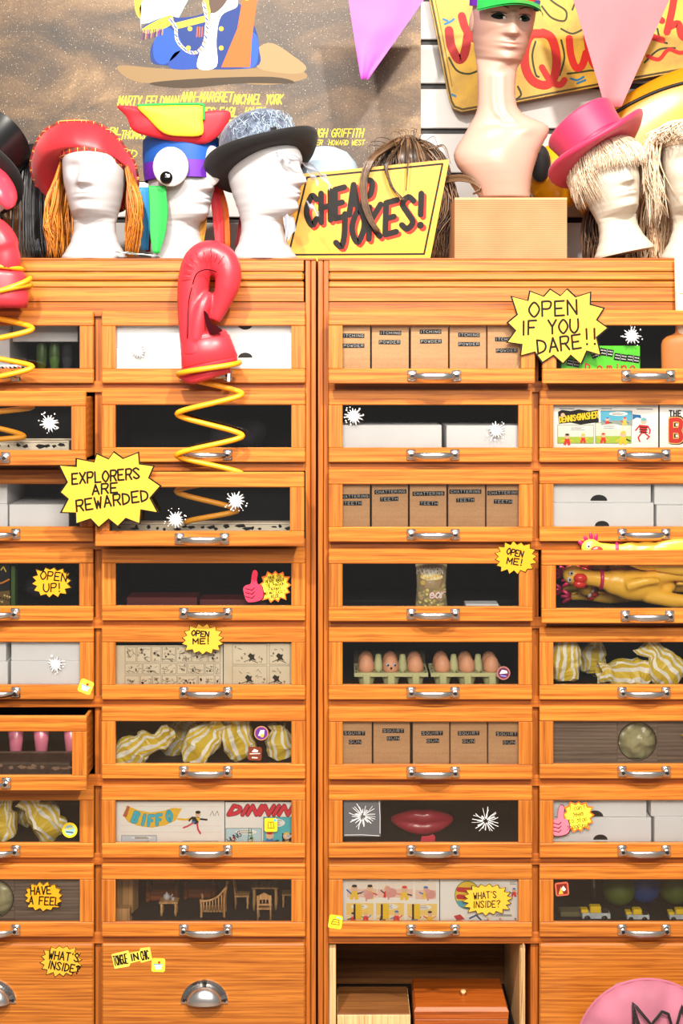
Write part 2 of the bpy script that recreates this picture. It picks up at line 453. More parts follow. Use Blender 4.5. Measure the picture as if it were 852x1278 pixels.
def tag(o, label=None, cat=None, group=None, kind=None):
    if label: o['label'] = label
    if cat: o['category'] = cat
    if group: o['group'] = group
    if kind: o['kind'] = kind
    return o
def empty(name, loc, label=None, cat=None, group=None, rot=None):
    o = bpy.data.objects.new(name, None); COL.objects.link(o); o.location = loc; o.empty_display_size = .02
    if rot: o.rotation_euler = rot
    return tag(o, label, cat, group)
def dup(o, parent=None):
    c = o.copy(); COL.objects.link(c)
    if parent is not None: c.parent = parent
    for ch in list(o.children): dup(ch, c)
    return c
def bake(mb, name, mat, parent=None, voxel=.004, smooth=4, loc=None, uvfn=None):   # melt overlapping shapes into one skin
    o = mb.build(name, mat, parent, loc=loc)
    r = o.modifiers.new('r', 'REMESH'); r.mode = 'VOXEL'; r.voxel_size = voxel; r.use_smooth_shade = True
    if smooth:
        s = o.modifiers.new('s', 'SMOOTH'); s.factor = .6; s.iterations = smooth
    dg = bpy.context.evaluated_depsgraph_get(); dg.update()
    me = bpy.data.meshes.new_from_object(o.evaluated_get(dg)); old = o.data
    o.modifiers.clear(); o.data = me; me.name = name
    me.materials.clear()
    for m in (mat if isinstance(mat, (list, tuple)) else [mat]): me.materials.append(M[m])
    me.polygons.foreach_set('use_smooth', [True] * len(me.polygons))
    bpy.data.meshes.remove(old)
    return o

# ------------------------------------------------------------------ hand lettering (strokes on a 4 x 6 grid; ~ = curved)
GL = {
 'A': "00 26 40|12 32", 'B': "00 06|~06 36 45 33 03|~03 33 41 30 00", 'C': "~45 26 04 02 20 41", 'D': "00 06|~06 35 43 31 00",
 'E': "46 06 00 40|03 33", 'F': "46 06 00|03 33", 'G': "~45 26 04 02 20 41|41 43 23", 'H': "00 06|40 46|03 43", 'I': "20 26",
 'J': "~36 32 20 01", 'K': "00 06|46 03 40", 'L': "06 00 40", 'M': "00 06 22 46 40", 'N': "00 06 40 46", 'O': "~26 04 02 20 42 44 26",
 'P': "00 06|~06 36 45 33 03", 'Q': "~26 04 02 20 42 44 26|31 40", 'R': "00 06|~06 36 45 33 03|23 40", 'S': "~45 26 05 23 41 20 01",
 'T': "06 46|26 20", 'U': "~06 02 20 42 46", 'V': "06 20 46", 'W': "06 10 24 30 46", 'X': "00 46|06 40", 'Y': "06 23 46|23 20",
 'Z': "06 46 00 40", '!': "26 22|20 20", '?': "~05 26 45 23 22|20 20", "'": "26 25", '.': "10 10", '-': "03 43", '&': "~40 15 26 35 02 10 42",
 'a': "~43 24 02 10 31 43|43 40", 'c': "~43 24 02 20 41", 'n': "04 00|~02 24 43 40", 't': "~16 11 30|04 34", 's': "~44 14 23 42 10 00",
 'e': "02 42|~42 24 02 10 41", 'm': "04 00|~03 14 23 20|~23 34 43 40", 'o': "~24 02 20 42 24", 'p': "04 00|~04 34 42 21 01", 'h': "06 00|~02 24 42 40",
 'i': "23 20|25 25", 'g': "~43 24 02 21 43|~43 40 20 00", 'u': "~04 01 20 42|44 40", 'l': "26 20", 'r': "04 00|~02 24 44",
}
NARROW = {'I': 1.6, '!': 1.6, "'": 1.2, '.': 1.6, ' ': 3.2, 'i': 1.6, 'l': 1.6}
def text_width(s, h, sp=1.5, ax=1.0): return sum((NARROW.get(c, 4) + sp) for c in s) * h / 6 * ax - sp * h / 6 * ax
def write(mb, s, x, z, h, w, y, c=None, sp=1.5, ax=1.0, slant=0.0, rot=0.0, jit=0.0, center=True, fit=None):
    """letters of height h (metres) centred on x, baseline z, stroke width w"""
    if fit: ax = fit / text_width(s, h, sp, 1.0)
    tw = text_width(s, h, sp, ax); cx = -tw / 2 if center else 0.0
    u = h / 6; cr, sr = math.cos(rot), math.sin(rot)
    for ch in s:
        nw = NARROW.get(ch, 4)
        if ch in GL:
            dz = random.uniform(-jit, jit) * h; dr = random.uniform(-jit, jit)
            for st in GL[ch].split('|'):
                cur = st[0] == '~'
                P = [(float(q[0]), float(q[1])) for q in st.lstrip('~').split()]
                if nw < 4: P = [(p[0] - (4 - nw) / 2, p[1]) for p in P]
                if cur:
                    cl = P[0] == P[-1]
                    P = [(v.x, v.y) for v in catmull([(p[0], p[1], 0) for p in (P[:-1] if cl else P)], 5, cl)]
                    if cl: P.append(P[0])
                Q = []
                for px, pz in P:
                    X = cx + (px * ax + slant * pz) * u - dr * pz * u; Z = pz * u + dz
                    Q.append((x + X * cr - Z * sr, z + X * sr + Z * cr))
                if len(set(Q)) == 1: mb.stroke([Q[0]], w * 1.25, y, c)
                else: mb.stroke(Q, w, y, c)
        cx += (nw + sp) * u * ax
    return mb

# ------------------------------------------------------------------ setting: floor and slat wall
WY = 0.52                                                # face of the slat wall
fl = MB().box(-2.6, 2.6, -4.4, WY + .1, -.05, 0).build('floor', 'floor_boards'); tag(fl, kind='structure')
bw = MB().box(-2.6, 2.6, WY + .0125, WY + .1, 0, 4.0).build('wall_back', 'groove_black'); tag(bw, kind='structure')
slat_px = [(-230, -172), (-164, -116), (-109, -61.5), (-54, -5.5), (1.5, 49), (56, 104), (111, 160), (167, 215.5), (222, 271), (278, 327)]
for a, b in slat_px:
    z1, z0 = W(0, a, WY).z, W(0, b, WY).z
    MB().box(-2.5, 2.5, WY, WY + .0122, z0, z1, .002).build('slat', 'wall_white', bw)
z = W(0, 334, WY).z
MB().box(-2.5, 2.5, WY + .004, WY + .0122, .3, z, .004).build('slat', 'wall_white', bw)

# ------------------------------------------------------------------ the two drawer cabinets
P = 1 / S
PITCH = 98.3
def rt(r): return 388.5 + PITCH * (r - 1)
COLS = {'A': (-135, 118), 'B': (128, 381), 'C': (410, 663), 'D': (672, 925)}
def bx(mb, x0, x1, y0, y1, p0, p1, b=0.0):               # px box at the face plane: p0 (upper row) .. p1 (lower row)
    return mb.box((x0 - CX) * P, (x1 - CX) * P, y0, y1, ZC + (CY - p1) * P, ZC + (CY - p0) * P, b)
def cabinet(x0, x1, colkeys, label, open_last=None):
    root = empty('drawer_cabinet', ((x0 + x1) / 2 * P - CX * P, .2, 0), label, 'cabinet')
    root['group'] = 'tall oak drawer cabinets'
    T = Matrix.Translation(-root.location)
    def part(name, mat, args, b=.0012):
        m = MB(); m.xf = T; bx(m, *args, b); return m.build(name, mat, root)
    l0 = COLS[colkeys[0]][0]; l1 = COLS[colkeys[0]][1]; r0 = COLS[colkeys[1]][0]; r1 = COLS[colkeys[1]][1]
    part('side_panel', 'oak_frame_upright', (x0, x0 + 8, .012, .46, 322, 1328))
    part('side_panel', 'oak_frame_upright', (x1 - 8, x1, .012, .46, 322, 1328))
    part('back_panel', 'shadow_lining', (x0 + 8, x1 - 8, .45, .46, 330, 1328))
    part('top_board', 'oak_frame', (x0, x1, -.002, .46, 322, 324.6), .0006)
    st = [(x0, x0 + 6.2), (x0 + 7.4, l0)] if colkeys == 'CD' else [(x0, l0)]
    st += [(r1, r1 + 6), (r1 + 7.2, x1)] if colkeys == 'AB' else [(r1, x1)]
    for i, (a, b) in enumerate(st):
        wide = (b - a) if colkeys == 'CD' else (b - a)
        part('stile', 'oak_frame_upright', (a, b, .0 if i % 2 else .001, .0119, 325, 1328))
    part('divider', 'oak_frame_upright', (l1 - .5, r0 + .5, .0102, .445, 388, 1310))
    fa, fb = (l0 - 3, r1 - 2) if colkeys == 'AB' else (l0 + .3, r1)
    part('fascia_board', 'oak_along', (fa, fb, -.004, .0118, 325, 338.6), .0015)
    part('fascia_bead', 'oak_along', (fa, fb, -.010, .0118, 339.8, 350.2), .0042)
    part('fascia_bead', 'oak_along', (fa, fb, -.006, .0118, 351.2, 358.6), .0022)
    part('fascia_board', 'oak_along', (fa, fb, -.003, .0118, 358.8, 376.2), .001)
    for r in range(1, 11):
        y = 1307 if r == 10 else rt(r) - 4.2
        a, b = (377, 395) if r == 1 else (y - 7, y + 7)
        part('rail', 'oak_frame', (l0 + .3, r1 - .3, .0, .0100, a, b), .0008)
    part('plinth', 'oak_frame', (l0 + .3, r1 - .3, .02, .04, 1314, 1327.8))
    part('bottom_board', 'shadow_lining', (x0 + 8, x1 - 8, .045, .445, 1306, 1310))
    return root
cab = {}
cab['A'] = cab['B'] = cabinet(-149, 394, 'AB', 'tall oak drawer cabinet under the red tam hat and the bowler')
cab['C'] = cab['D'] = cabinet(396.6, 939, 'CD', 'tall oak drawer cabinet under the long necked bust and pink top hat')

DW, DH = 253 * P, 89.8 * P
RAIL, STILE = 18.4 * P, 17.3 * P
FT = .016
SOLIDH = (1303 - rt(9)) * P
def handle_mesh():
    m = MB()
    for s in (-1, 1):
        m.m = 0; m.box(s * .0545 - .0115, s * .0545 + .0115, -.005, 0, -.0135, .0135, .003)
        m.xf = Matrix.Translation((s * .0545, 0, 0))
        m.lathe([(.0105, -.004), (.009, -.009), (.0075, -.014), (.004, -.016)], 14, 'Y')
        m.m = 1; m.lathe([(.0042, -.0155), (.0042, -.0178), (.001, -.018)], 10, 'Y'); m.m = 0
        m.xf = None
    rings = []
    for i in range(25):
        t = -1 + i / 12
        x = t * .052; y = -.012 - .018 * (1 - abs(t) ** 3.2); hz = .0042 + .0042 * (1 - abs(t) ** 2) ** .5 if abs(t) < .999 else .0042
        hy = .0038
        rings.append([(x, y + hy * math.cos(a), -.001 + hz * math.sin(a)) for a in [2 * PI * k / 12 for k in range(12)]])
    m.loft(rings); return m
def cup_mesh():
    m = MB(); prof = []
    # quarter dome shell, open below
    rings = []
    for i in range(13):
        ph = PI * i / 12
        ring = []
        for k in range(9):
            a = PI / 2 * k / 8
            r = .0455
            ring.append((r * math.cos(ph), -.030 * math.sin(a) * math.sin(ph) ** .6 - .002, .040 * math.cos(a) * math.sin(ph)))
        rings.append(ring)
    m.loft(rings, False, False)
    m.loft([[(p[0] * .95, p[1] * .93, p[2] * .95) for p in r] for r in rings], False, False)
    out = [(.058 * math.cos(PI * i / 24), .054 * math.sin(PI * i / 24)) for i in range(25)]
    out = [(.058, -.004)] + out[1:-1] + [(-.058, -.004)]
    inn = [(.043 * math.cos(PI * i / 24), .038 * math.sin(PI * i / 24)) for i in range(25)]
    inn[0] = (.043, -.004); inn[-1] = (-.043, -.004)
    for i in range(24):
        q = [out[i], out[i + 1], inn[i + 1], inn[i]]
        m.prism(q, -.004, 0)
    m.m = 1
    for x, zz in ((-.0505, .004), (.0505, .004), (0, .0465)): m.lathe([(.0038, -.0035), (.0038, -.0058), (.001, -.006)], 10, 'Y', (x, 0, zz))
    return m
def make_drawer(solid=False):
    h = SOLIDH if solid else DH
    m = MB(); w2 = DW / 2 - .010; zb = -h / 2 + .014
    zt = h / 2 - .016
    m.m = 0
    for s in (-1, 1):
        a, b = sorted((s * w2, s * (w2 - .008))); m.m = 0; m.box(a, b, FT, .385, zb, zt, .0008)
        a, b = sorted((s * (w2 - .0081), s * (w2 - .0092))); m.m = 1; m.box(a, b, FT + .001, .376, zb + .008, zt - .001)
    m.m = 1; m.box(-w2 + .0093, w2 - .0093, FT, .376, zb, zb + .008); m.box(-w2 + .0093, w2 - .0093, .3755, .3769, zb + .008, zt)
    m.m = 0; m.box(-w2 + .0081, w2 - .0081, .377, .385, zb, zt)
    d = m.build('drawer', ['oak_along', 'inner_shade'])
    if solid:
        MB().box(-DW / 2, DW / 2, 0, FT - .0003, -h / 2, h / 2, .004).build('front_panel', 'oak_front', d)
        o = cup_mesh().build('cup_handle', ['chrome', 'ink_black'], d, True, (.003, 0, h / 2 - .142), angle=35)
    else:
        MB().box(-DW / 2, DW / 2, 0, FT - .0003, h / 2 - RAIL, h / 2, .0022).build('top_rail', 'oak_along', d)
        MB().box(-DW / 2, DW / 2, 0, FT - .0003, -h / 2, -h / 2 + RAIL, .0022).build('bottom_rail', 'oak_along', d)
        for s in (-1, 1):
            a, b = sorted((s * DW / 2, s * (DW / 2 - STILE)))
            MB().box(a, b, .0006, FT - .0003, -h / 2 + RAIL + .0002, h / 2 - RAIL - .0002, .001).build('stile', 'oak_upright', d)
        MB().box(-DW / 2 + STILE, DW / 2 - STILE, .0085, .0105, -h / 2 + RAIL, h / 2 - RAIL).build('glass_pane', 'glass', d)
        hm = handle_mesh().build('handle', ['chrome', 'ink_black'], d, True, (.006, 0, -h / 2 + RAIL * .52), angle=40)
    return d
PULL = {('B', 3): .095, ('A', 6): .100, ('A', 2): .110, ('C', 1): .050, ('D', 1): .050, ('D', 4): .040, ('C', 3): .010, ('C', 4): .012, ('A', 4): .006, ('C', 6): .006}
DRW = {}
proto = make_drawer(); proto_s = make_drawer(True); used = [False, False]
for c in 'ABCD':
    for r in range(1, 10):
        if (c, r) == ('C', 9): continue
        s = r == 9
        o = (proto_s if s else proto) if not used[s] else dup(proto_s if s else proto)
        used[s] = True
        x0, x1 = COLS[c]; hh = (SOLIDH if s else DH)
        o.parent = cab[c]
        pos = Vector((((x0 + x1) / 2 - CX) * P, -FT - .0005 - PULL.get((c, r), 0), ZC + (CY - rt(r)) * P - hh / 2))
        o.location = pos - cab[c].location
        DRW[c, r] = pos
def fz(c, r): return DRW[c, r].z - DH / 2 + .0225       # inner floor of a drawer
def gy(c, r): return DRW[c, r].y                        # front face
def iy(c, r): return DRW[c, r].y + FT + .004            # just inside the glass
def flatpos(c, r, px, py, dy=0.0):                      # point on the front face plane
    return W(px, py, DRW[c, r].y + dy)

# open bottom compartment: light plywood lining
T = Matrix.Translation(-cab['C'].location)
for a, b in ((410.3, 419), (649, 656)):
    m = MB(); m.xf = T; bx(m, a, b, .0125, .42, 1181, 1305.5, .001); m.build('lining_panel', 'pale_ply', cab['C'])
m = MB(); m.xf = T; bx(m, 419.2, 648.8, .36, .368, 1178, 1305.5, .001); m.build('lining_panel', 'brown_board', cab['C'])
bl = MB()
pts = catmull([(.002, -.004, .252), (.0012, -.004, .17), (-.002, -.003, .09), (-.003, -.003, .0)], 6)
bl.loft([[(p.x - .0012, p.y, p.z), (p.x + .0012, p.y, p.z), (p.x + .0012, p.y + .01, p.z), (p.x - .0012, p.y + .01, p.z)] for p in pts])
o = bl.build('wood_strip', 'pale_ply', loc=W(652, 1300, -.012)); tag(o, 'thin pale plywood strip standing at the edge of the open compartment', 'wood strip')
o.location.z = ZC + (CY - 1302) * P + .0

# ------------------------------------------------------------------ printed cards and stickers
def flat_thing(name, px, py, Y, label, cat, group=None):
    """an Empty at a picture point; f() turns picture offsets into its flat local coordinates"""
    o = empty(name, W(px, py, Y), label, cat, group)
    k = L(1, Y)
    return o, (lambda x, y: ((x - px) * k, (py - y) * k)), k
def burst_pts(px, py, rx, ry, n, inner=.77, rot=0.0, jit=.05, seed=1):
    r = random.Random(seed); out = []
    for i in range(2 * n):
        a = 2 * PI * i / (2 * n) + rot; q = (1.0 if i % 2 == 0 else inner) * (1 + r.uniform(-jit, jit))
        sq = 1 / max(abs(math.cos(a)), abs(math.sin(a))) ** .28
        out.append((px + rx * math.cos(a) * q * sq * .93, py - ry * math.sin(a) * q * sq * .93))
    return out
def burst_card(px, py, Y, outline, lines, label, mat='card_yellow', lw=1.25, name='burst_sign', border=(16, 13, 11), bw=.955, tilt=None, group='yellow starburst signs'):
    o, f, k = flat_thing(name, px, py, Y, label, 'sign', group)
    pts = [f(*p) for p in outline]
    if sum(a[0] * b[1] - b[0] * a[1] for a, b in zip(pts, pts[1:] + pts[:1])) < 0: pts.reverse()
    MB().prism(pts, -.0012, 0).build('card', mat, o)
    m = MB(); m.c = rgb(border)
    inner = [(x * bw, z * bw) for x, z in pts]
    m.ring(pts, inner, -.0015, -.0011); m.build('border', 'ink', o)
    t = MB()
    for s, x, y, h, rot, *ft in lines:
        X, Z = f(x, y); write(t, s, X, Z - h * k / 2, h * k, lw * k, -.0017, (18, 14, 10), 1.6, .95, .05, math.radians(rot), .03, fit=ft[0] * k if ft else None)
    t.build('lettering', 'ink', o)
    if tilt: o.rotation_euler = tilt
    return o
E_ = [(293,405),(382,412),(383,370),(475,388),(488,345),(550,372),(577,335),(625,370),(705,338),(710,398),(785,408),(758,470),(820,512),(765,575),(805,650),(718,635),(712,708),(640,680),(598,722),(550,683),(498,727),(455,683),(380,708),(378,652),(303,650),(340,580),(298,545),(335,492)]
burst_card(137, 611, -.1295, [(x / 4.057, 480 + y / 4.057) for x, y in E_],
           [('EXPLORERS', 132, 594, 13, 5.0, 84), ('ARE', 131, 610, 12, 5, 31), ('REWARDED', 140.5, 624.5, 13.5, 8.5, 90)], 'large yellow starburst sign reading EXPLORERS ARE REWARDED', lw=2.3)
O_ = [(60,180),(138,200),(147,155),(212,180),(242,146),(290,177),(322,145),(362,183),(432,160),(430,218),(495,235),(460,290),(513,328),(460,372),(480,455),(415,435),(388,497),(340,455),(303,495),(258,455),(205,490),(170,440),(103,458),(110,405),(40,395),(80,340),(42,303),(88,265)]
burst_card(695, 407, -.071, [(620 + x / 3.672, 320 + y / 3.672) for x, y in O_],
           [('OPEN', 690, 385, 18, 3.5, 59), ('IF YOU', 686, 408, 17, 3, 70), ('DARE', 698, 429.5, 17, 8, 54), ('!!', 737, 420, 19, 4)], 'largest yellow starburst sign reading OPEN IF YOU DARE', lw=2.5)
def small_burst(c, r, px, py, rx, ry, n, lines, label, mat='card_yellow', dy=-.0003, seed=1, lw=1.6, rot=.1):
    return burst_card(px, py, gy(c, r) + dy, burst_pts(px, py, rx, ry, n, .8, rot, .04, seed), lines, label, mat, lw)
small_burst('A', 4, 64.5, 726.5, 27, 21, 14, [('OPEN', 66.5, 719, 10, -6, 32), ('UP!', 65, 733, 10, 3, 21)], 'small amber starburst sign reading OPEN UP on dark glass', 'card_amber', .0082, 3)
small_burst('B', 5, 253, 797.5, 29, 21, 15, [('OPEN', 249.5, 790.5, 6.5, -6, 21), ('ME!', 251, 800, 6.5, 2, 20)], 'yellow OPEN ME starburst above the old newspaper drawer', seed=4)
small_burst('C', 4, 643, 696, 29, 22.5, 16, [('OPEN', 641.5, 689.5, 7.5, -12, 20), ('ME!', 641.5, 700.5, 7.5, -8, 19)], 'yellow OPEN ME starburst above the egg carton drawer, by the rubber chickens', 'card_amber', seed=5)
small_burst('C', 8, 608, 1122.5, 34, 22, 18, [("WHAT'S", 605, 1117, 8, 5, 28), ('INSIDE?', 607, 1128, 8, 2, 33)], "yellow starburst reading WHAT'S INSIDE on the comic page glass", 'card_yellow', .0082, 6, 1.1)
small_burst('A', 9, 76.5, 1199, 29, 22, 16, [("WHAT'S", 79, 1193, 10, -6, 37), ('INSIDE?', 79, 1206.5, 9.5, -10, 39)], "yellow starburst reading WHAT'S INSIDE on a plain wooden drawer front", 'card_yellow', seed=7)
small_burst('A', 8, 54, 1119, 27, 20.5, 15, [('HAVE', 51, 1111, 9.5, 2, 25), ('A FEEL.', 57, 1124, 9.5, -2, 41)], 'amber starburst sign reading HAVE A FEEL beside the porthole', 'card_amber', .0082, 8)
small_burst('D', 6, 876, 920, 28, 21, 15, [('HAVE', 874, 913, 9, -4, 25), ('A FEEL.', 877, 925, 9, -2, 40)], 'amber starburst whose tip shows at the picture edge by the second porthole', 'card_amber', .0082, 9)

def thumb_sticker(c, r, tx, ty, s, bx_, by_, brx, bry, hand, lines, lh, label):
    o, f, k = flat_thing('thumb_sticker', tx, ty, gy(c, r) + .0083, label, 'sticker', 'thumbs up stickers')
    b = [f(*p) for p in burst_pts(bx_, by_, brx, bry, 13, .78, .1, .06, 11)]
    b2 = [f(*p) for p in burst_pts(bx_, by_, brx * .86, bry * .86, 13, .80, .1, .06, 11)]
    MB().prism(b[::-1] if sum(p[0]*q[1]-q[0]*p[1] for p, q in zip(b, b[1:]+b[:1])) < 0 else b, -.0006, 0).build('burst', 'rubber_orange' if hand[0] > 230 else 'rubber_orange', o)
    m = MB(); m.poly(b2, -.0009, (250, 220, 70))
    t = catmull([(-4, 17), (-1, 20), (3, 18), (3.5, 10), (5, 4), (9, 1), (10, -10), (6, -17), (-6, -19), (-10, -16), (-11, -10), (-12, -4), (-10, 0), (-4, 3), (-3, 10)], 5, True) if False else None
    H = [(-1, 19), (3, 20), (5, 16), (4, 8), (5, 3), (10, 0), (12, -12), (7, -18), (-6, -20), (-10, -16), (-12, -9), (-13, -3), (-10, 1), (-4, 3), (-3, 10)]
    H = [(v.x, v.y) for v in catmull([(x, y, 0) for x, y in H], 4, True)]
    m.poly([f(tx + x * s * 1.09, ty - y * s * 1.05) for x, y in H], -.0011, (20, 10, 12))
    m.poly([f(tx + x * s, ty - y * s) for x, y in H], -.0013, hand)
    for yy in (-3, -8, -13): m.stroke([f(tx - 10 * s, ty - yy * s), f(tx - 2 * s, ty - (yy - 2) * s), f(tx + 1 * s, ty - (yy + 1) * s)], 1.1 * s * k, -.0015, (60, 10, 20))
    for i, q in enumerate(lines):
        X, Z = f(bx_, by_ - (len(lines) - 1) * lh * .62 + i * lh * 1.24)
        write(m, q, X, Z - lh * k / 2, lh * k, .55 * k, -.0015, (30, 20, 10), 1.4, .62, .05, math.radians(7), .04)
    m.build('print', 'ink', o); return o
thumb_sticker('B', 4, 316.5, 731.5, 1.0, 343, 732, 22, 22, (232, 60, 90), ['HAVE YOU', 'HEARD ABOUT', 'THE PHARAOH', 'FARAWAY', 'NO MAY EASILY', 'INSIDE'], 3.9, 'red thumbs up sticker with small black handwriting on dark glass')
thumb_sticker('D', 7, 699, 1024, .95, 721, 1019, 22.5, 22, (240, 120, 140), ["I can't", 'seem', 'to stop', 'shopping!'], 6.2, 'pink thumbs up sticker with handwriting in front of white boxes')

def patch(name, c, r, px, py, w, h, base, label, draw=None, rot=0.0, round_=False, dy=None, group='little stickers on the drawers'):
    Y = gy(c, r) + (-.0002 if dy is None else dy)
    o, f, k = flat_thing(name, px, py, Y, label, 'sticker', group)
    m = MB(); m.c = rgb(base)
    if round_: pts = [(w / 2 * k * math.cos(2 * PI * i / 28), h / 2 * k * math.sin(2 * PI * i / 28)) for i in range(28)]
    else:
        pts = []; q = min(w, h) * .16
        for cx_, cz_, a0 in ((w / 2 - q, h / 2 - q, 0), (-w / 2 + q, h / 2 - q, 90), (-w / 2 + q, -h / 2 + q, 180), (w / 2 - q, -h / 2 + q, 270)):
            for j in range(5):
                a = math.radians(a0 + j * 22.5); pts.append(((cx_ + q * math.cos(a)) * k, (cz_ + q * math.sin(a)) * k))
    m.prism(pts, -.0006, 0); m.build('backing', 'ink', o)
    if draw:
        m = MB(); draw(m, k); m.build('print', 'ink', o)
    o.rotation_euler = (0, math.radians(rot), 0); return o
def bath_print(m, k):                                      # small tub in blue lines with a bit of white and red
    m.poly([(-5 * k, 1 * k), (-3.5 * k, -5 * k), (3.5 * k, -5 * k), (5 * k, 1 * k)], -.0008, (214, 238, 246))
    m.stroke([(-5.5 * k, 1 * k), (5.5 * k, 1 * k)], 1.0 * k, -.0009, (70, 150, 200))
    m.disc(1 * k, 3.5 * k, 1.7 * k, -.0009, (200, 60, 40)); m.stroke([(-4 * k, -2 * k), (4 * k, -2 * k)], .5 * k, -.001, (120, 180, 210))
patch('square_sticker', 'A', 5, 107, 857, 17, 17, (250, 214, 70), 'yellow square sticker on the frame corner under the white boxes', bath_print, 22)
patch('square_sticker', 'B', 7, 338, 1029.5, 16, 17, (250, 200, 40), 'yellow square sticker on the red lettered comic glass',
      lambda m, k: (m.stroke([(-4*k, -4*k), (-3*k, 4*k), (0, 3*k), (3*k, 4*k), (4*k, -4*k), (-4*k, -4*k)], .7*k, -.0008, (60, 50, 20)), m.stroke([(0, 3*k), (0, -4*k)], .7*k, -.0008, (60, 50, 20)), m.disc(5*k, 6*k, 2*k, -.0009, (80, 180, 220))), 0, dy=.0083)
patch('square_sticker', 'C', 8, 418.5, 1150.5, 17, 17, (248, 208, 50), 'yellow square sticker on the drawer frame corner above the open compartment',
      lambda m, k: (m.stroke([(-5*k, -3*k), (-3*k, 3*k), (4*k, 3*k), (5*k, -3*k), (-5*k, -3*k)], .8*k, -.0008, (90, 70, 20)), m.stroke([(-4*k, 0), (4*k, 0)], .6*k, -.0008, (90, 70, 20)), m.stroke([(1*k, 6*k), (6*k, 5*k)], 1.6*k, -.0008, (110, 190, 210))), 8)
patch('square_sticker', 'B', 9, 197.5, 1204.5, 17, 17, (250, 220, 70), 'yellow square sticker with a small blue tub, on the plain drawer front', bath_print, 2)
patch('round_sticker', 'A', 7, 87, 1036, 19, 19, (250, 218, 50), 'round yellow sticker on the glass over striped bags', lambda m, k: (m.disc(0, 0, 6.5*k, -.0008, (150, 190, 200)), m.stroke([(-4*k, 1*k), (3*k, 3*k)], 1.6*k, -.0009, (240, 210, 40)), m.stroke([(-4*k, -2*k), (4*k, -3*k)], 1.4*k, -.0009, (60, 60, 40))), 0, True, .0083)
patch('round_sticker', 'B', 6, 326, 915, 18, 18, (176, 120, 90), 'round brown and purple sticker on the striped bag glass', lambda m, k: (m.disc(0, 0, 7.6*k, -.0008, (96, 50, 130)), m.poly([(-4*k, -3*k), (-1*k, 4*k), (4*k, 4*k), (3*k, -4*k)], -.0009, (236, 220, 200)), m.disc(1*k, -3*k, 2.2*k, -.001, (232, 170, 60))), 0, True, .0083)
patch('square_sticker', 'B', 6, 318, 940.5, 17, 17, (112, 54, 34), 'square brown sticker with white marks on the striped bag glass', lambda m, k: (m.poly([(-4*k, 2*k), (-1*k, 6*k), (4*k, 4*k), (3*k, 2*k)], -.0008, (240, 232, 224)), m.stroke([(-6*k, -.5*k), (6*k, .5*k)], 1.1*k, -.0009, (250, 210, 200)), m.stroke([(-3*k, -5*k), (3*k, -5*k)], 1.6*k, -.0009, (220, 200, 190))), 3, dy=.0083)
patch('round_sticker', 'C', 5, 628, 840, 17, 17, (150, 96, 90), 'round maroon sticker on the egg drawer glass', lambda m, k: (m.disc(0, 0, 6.8*k, -.0008, (88, 40, 66)), m.poly([(-5*k, -1*k), (-2*k, 4*k), (4*k, 3*k), (5*k, 0)], -.0009, (226, 226, 236)), m.stroke([(-3*k, -3*k), (3*k, -4*k)], 1.5*k, -.0009, (120, 120, 200))), 0, True, .0083)
patch('square_sticker', 'D', 8, 701, 1109.5, 17, 17, (190, 96, 72), 'square russet sticker on dark glass above toy cars', lambda m, k: (m.rect(-6.5*k, 6.5*k, -6.5*k, 6.5*k, -.0008, (120, 40, 30)), m.poly([(-5*k, -6*k), (-1*k, 3*k), (1*k, -6*k)], -.0009, (236, 170, 60)), m.poly([(-1*k, 0), (2*k, 4*k), (5*k, -1*k), (2*k, -3*k)], -.001, (244, 232, 214))), -6, dy=.0083)
# the long lettered sticker: black letters on yellow, stepped outline
o, f, k = flat_thing('lettered_sticker', 167, 1197.5, gy('B', 9) - .0002, 'long yellow sticker reading TONGUE IN CHIC on a plain drawer front', 'sticker')
pts = [f(*p) for p in [(139, 1191), (160, 1186), (161, 1189.5), (174, 1187), (175, 1183.5), (187, 1182), (190, 1198), (176, 1201.5), (175, 1199), (163, 1202), (161, 1206), (143, 1209)]]
m = MB(); m.c = rgb(250, 222, 90); m.prism(pts[::-1], -.0006, 0); m.build('backing', 'ink', o)
m = MB()
for s, x, y, h, a, col in (('TONGUE', 151.5, 1197.5, 12, .62, (34, 30, 14)), ('IN', 168.5, 1194, 8, .8, (34, 30, 14)), ('CHIC', 181.7, 1191.8, 11, .52, (34, 30, 14))):
    X, Z = f(x, y); write(m, s, X, Z - h * k / 2, h * k, (1.35 if s != 'IN' else 1.9) * k, -.001, col, 1.3, a, 0, math.radians(11), fit={'TONGUE': 17, 'IN': 9, 'CHIC': 9.5}[s] * k)
m.build('print', 'ink', o)

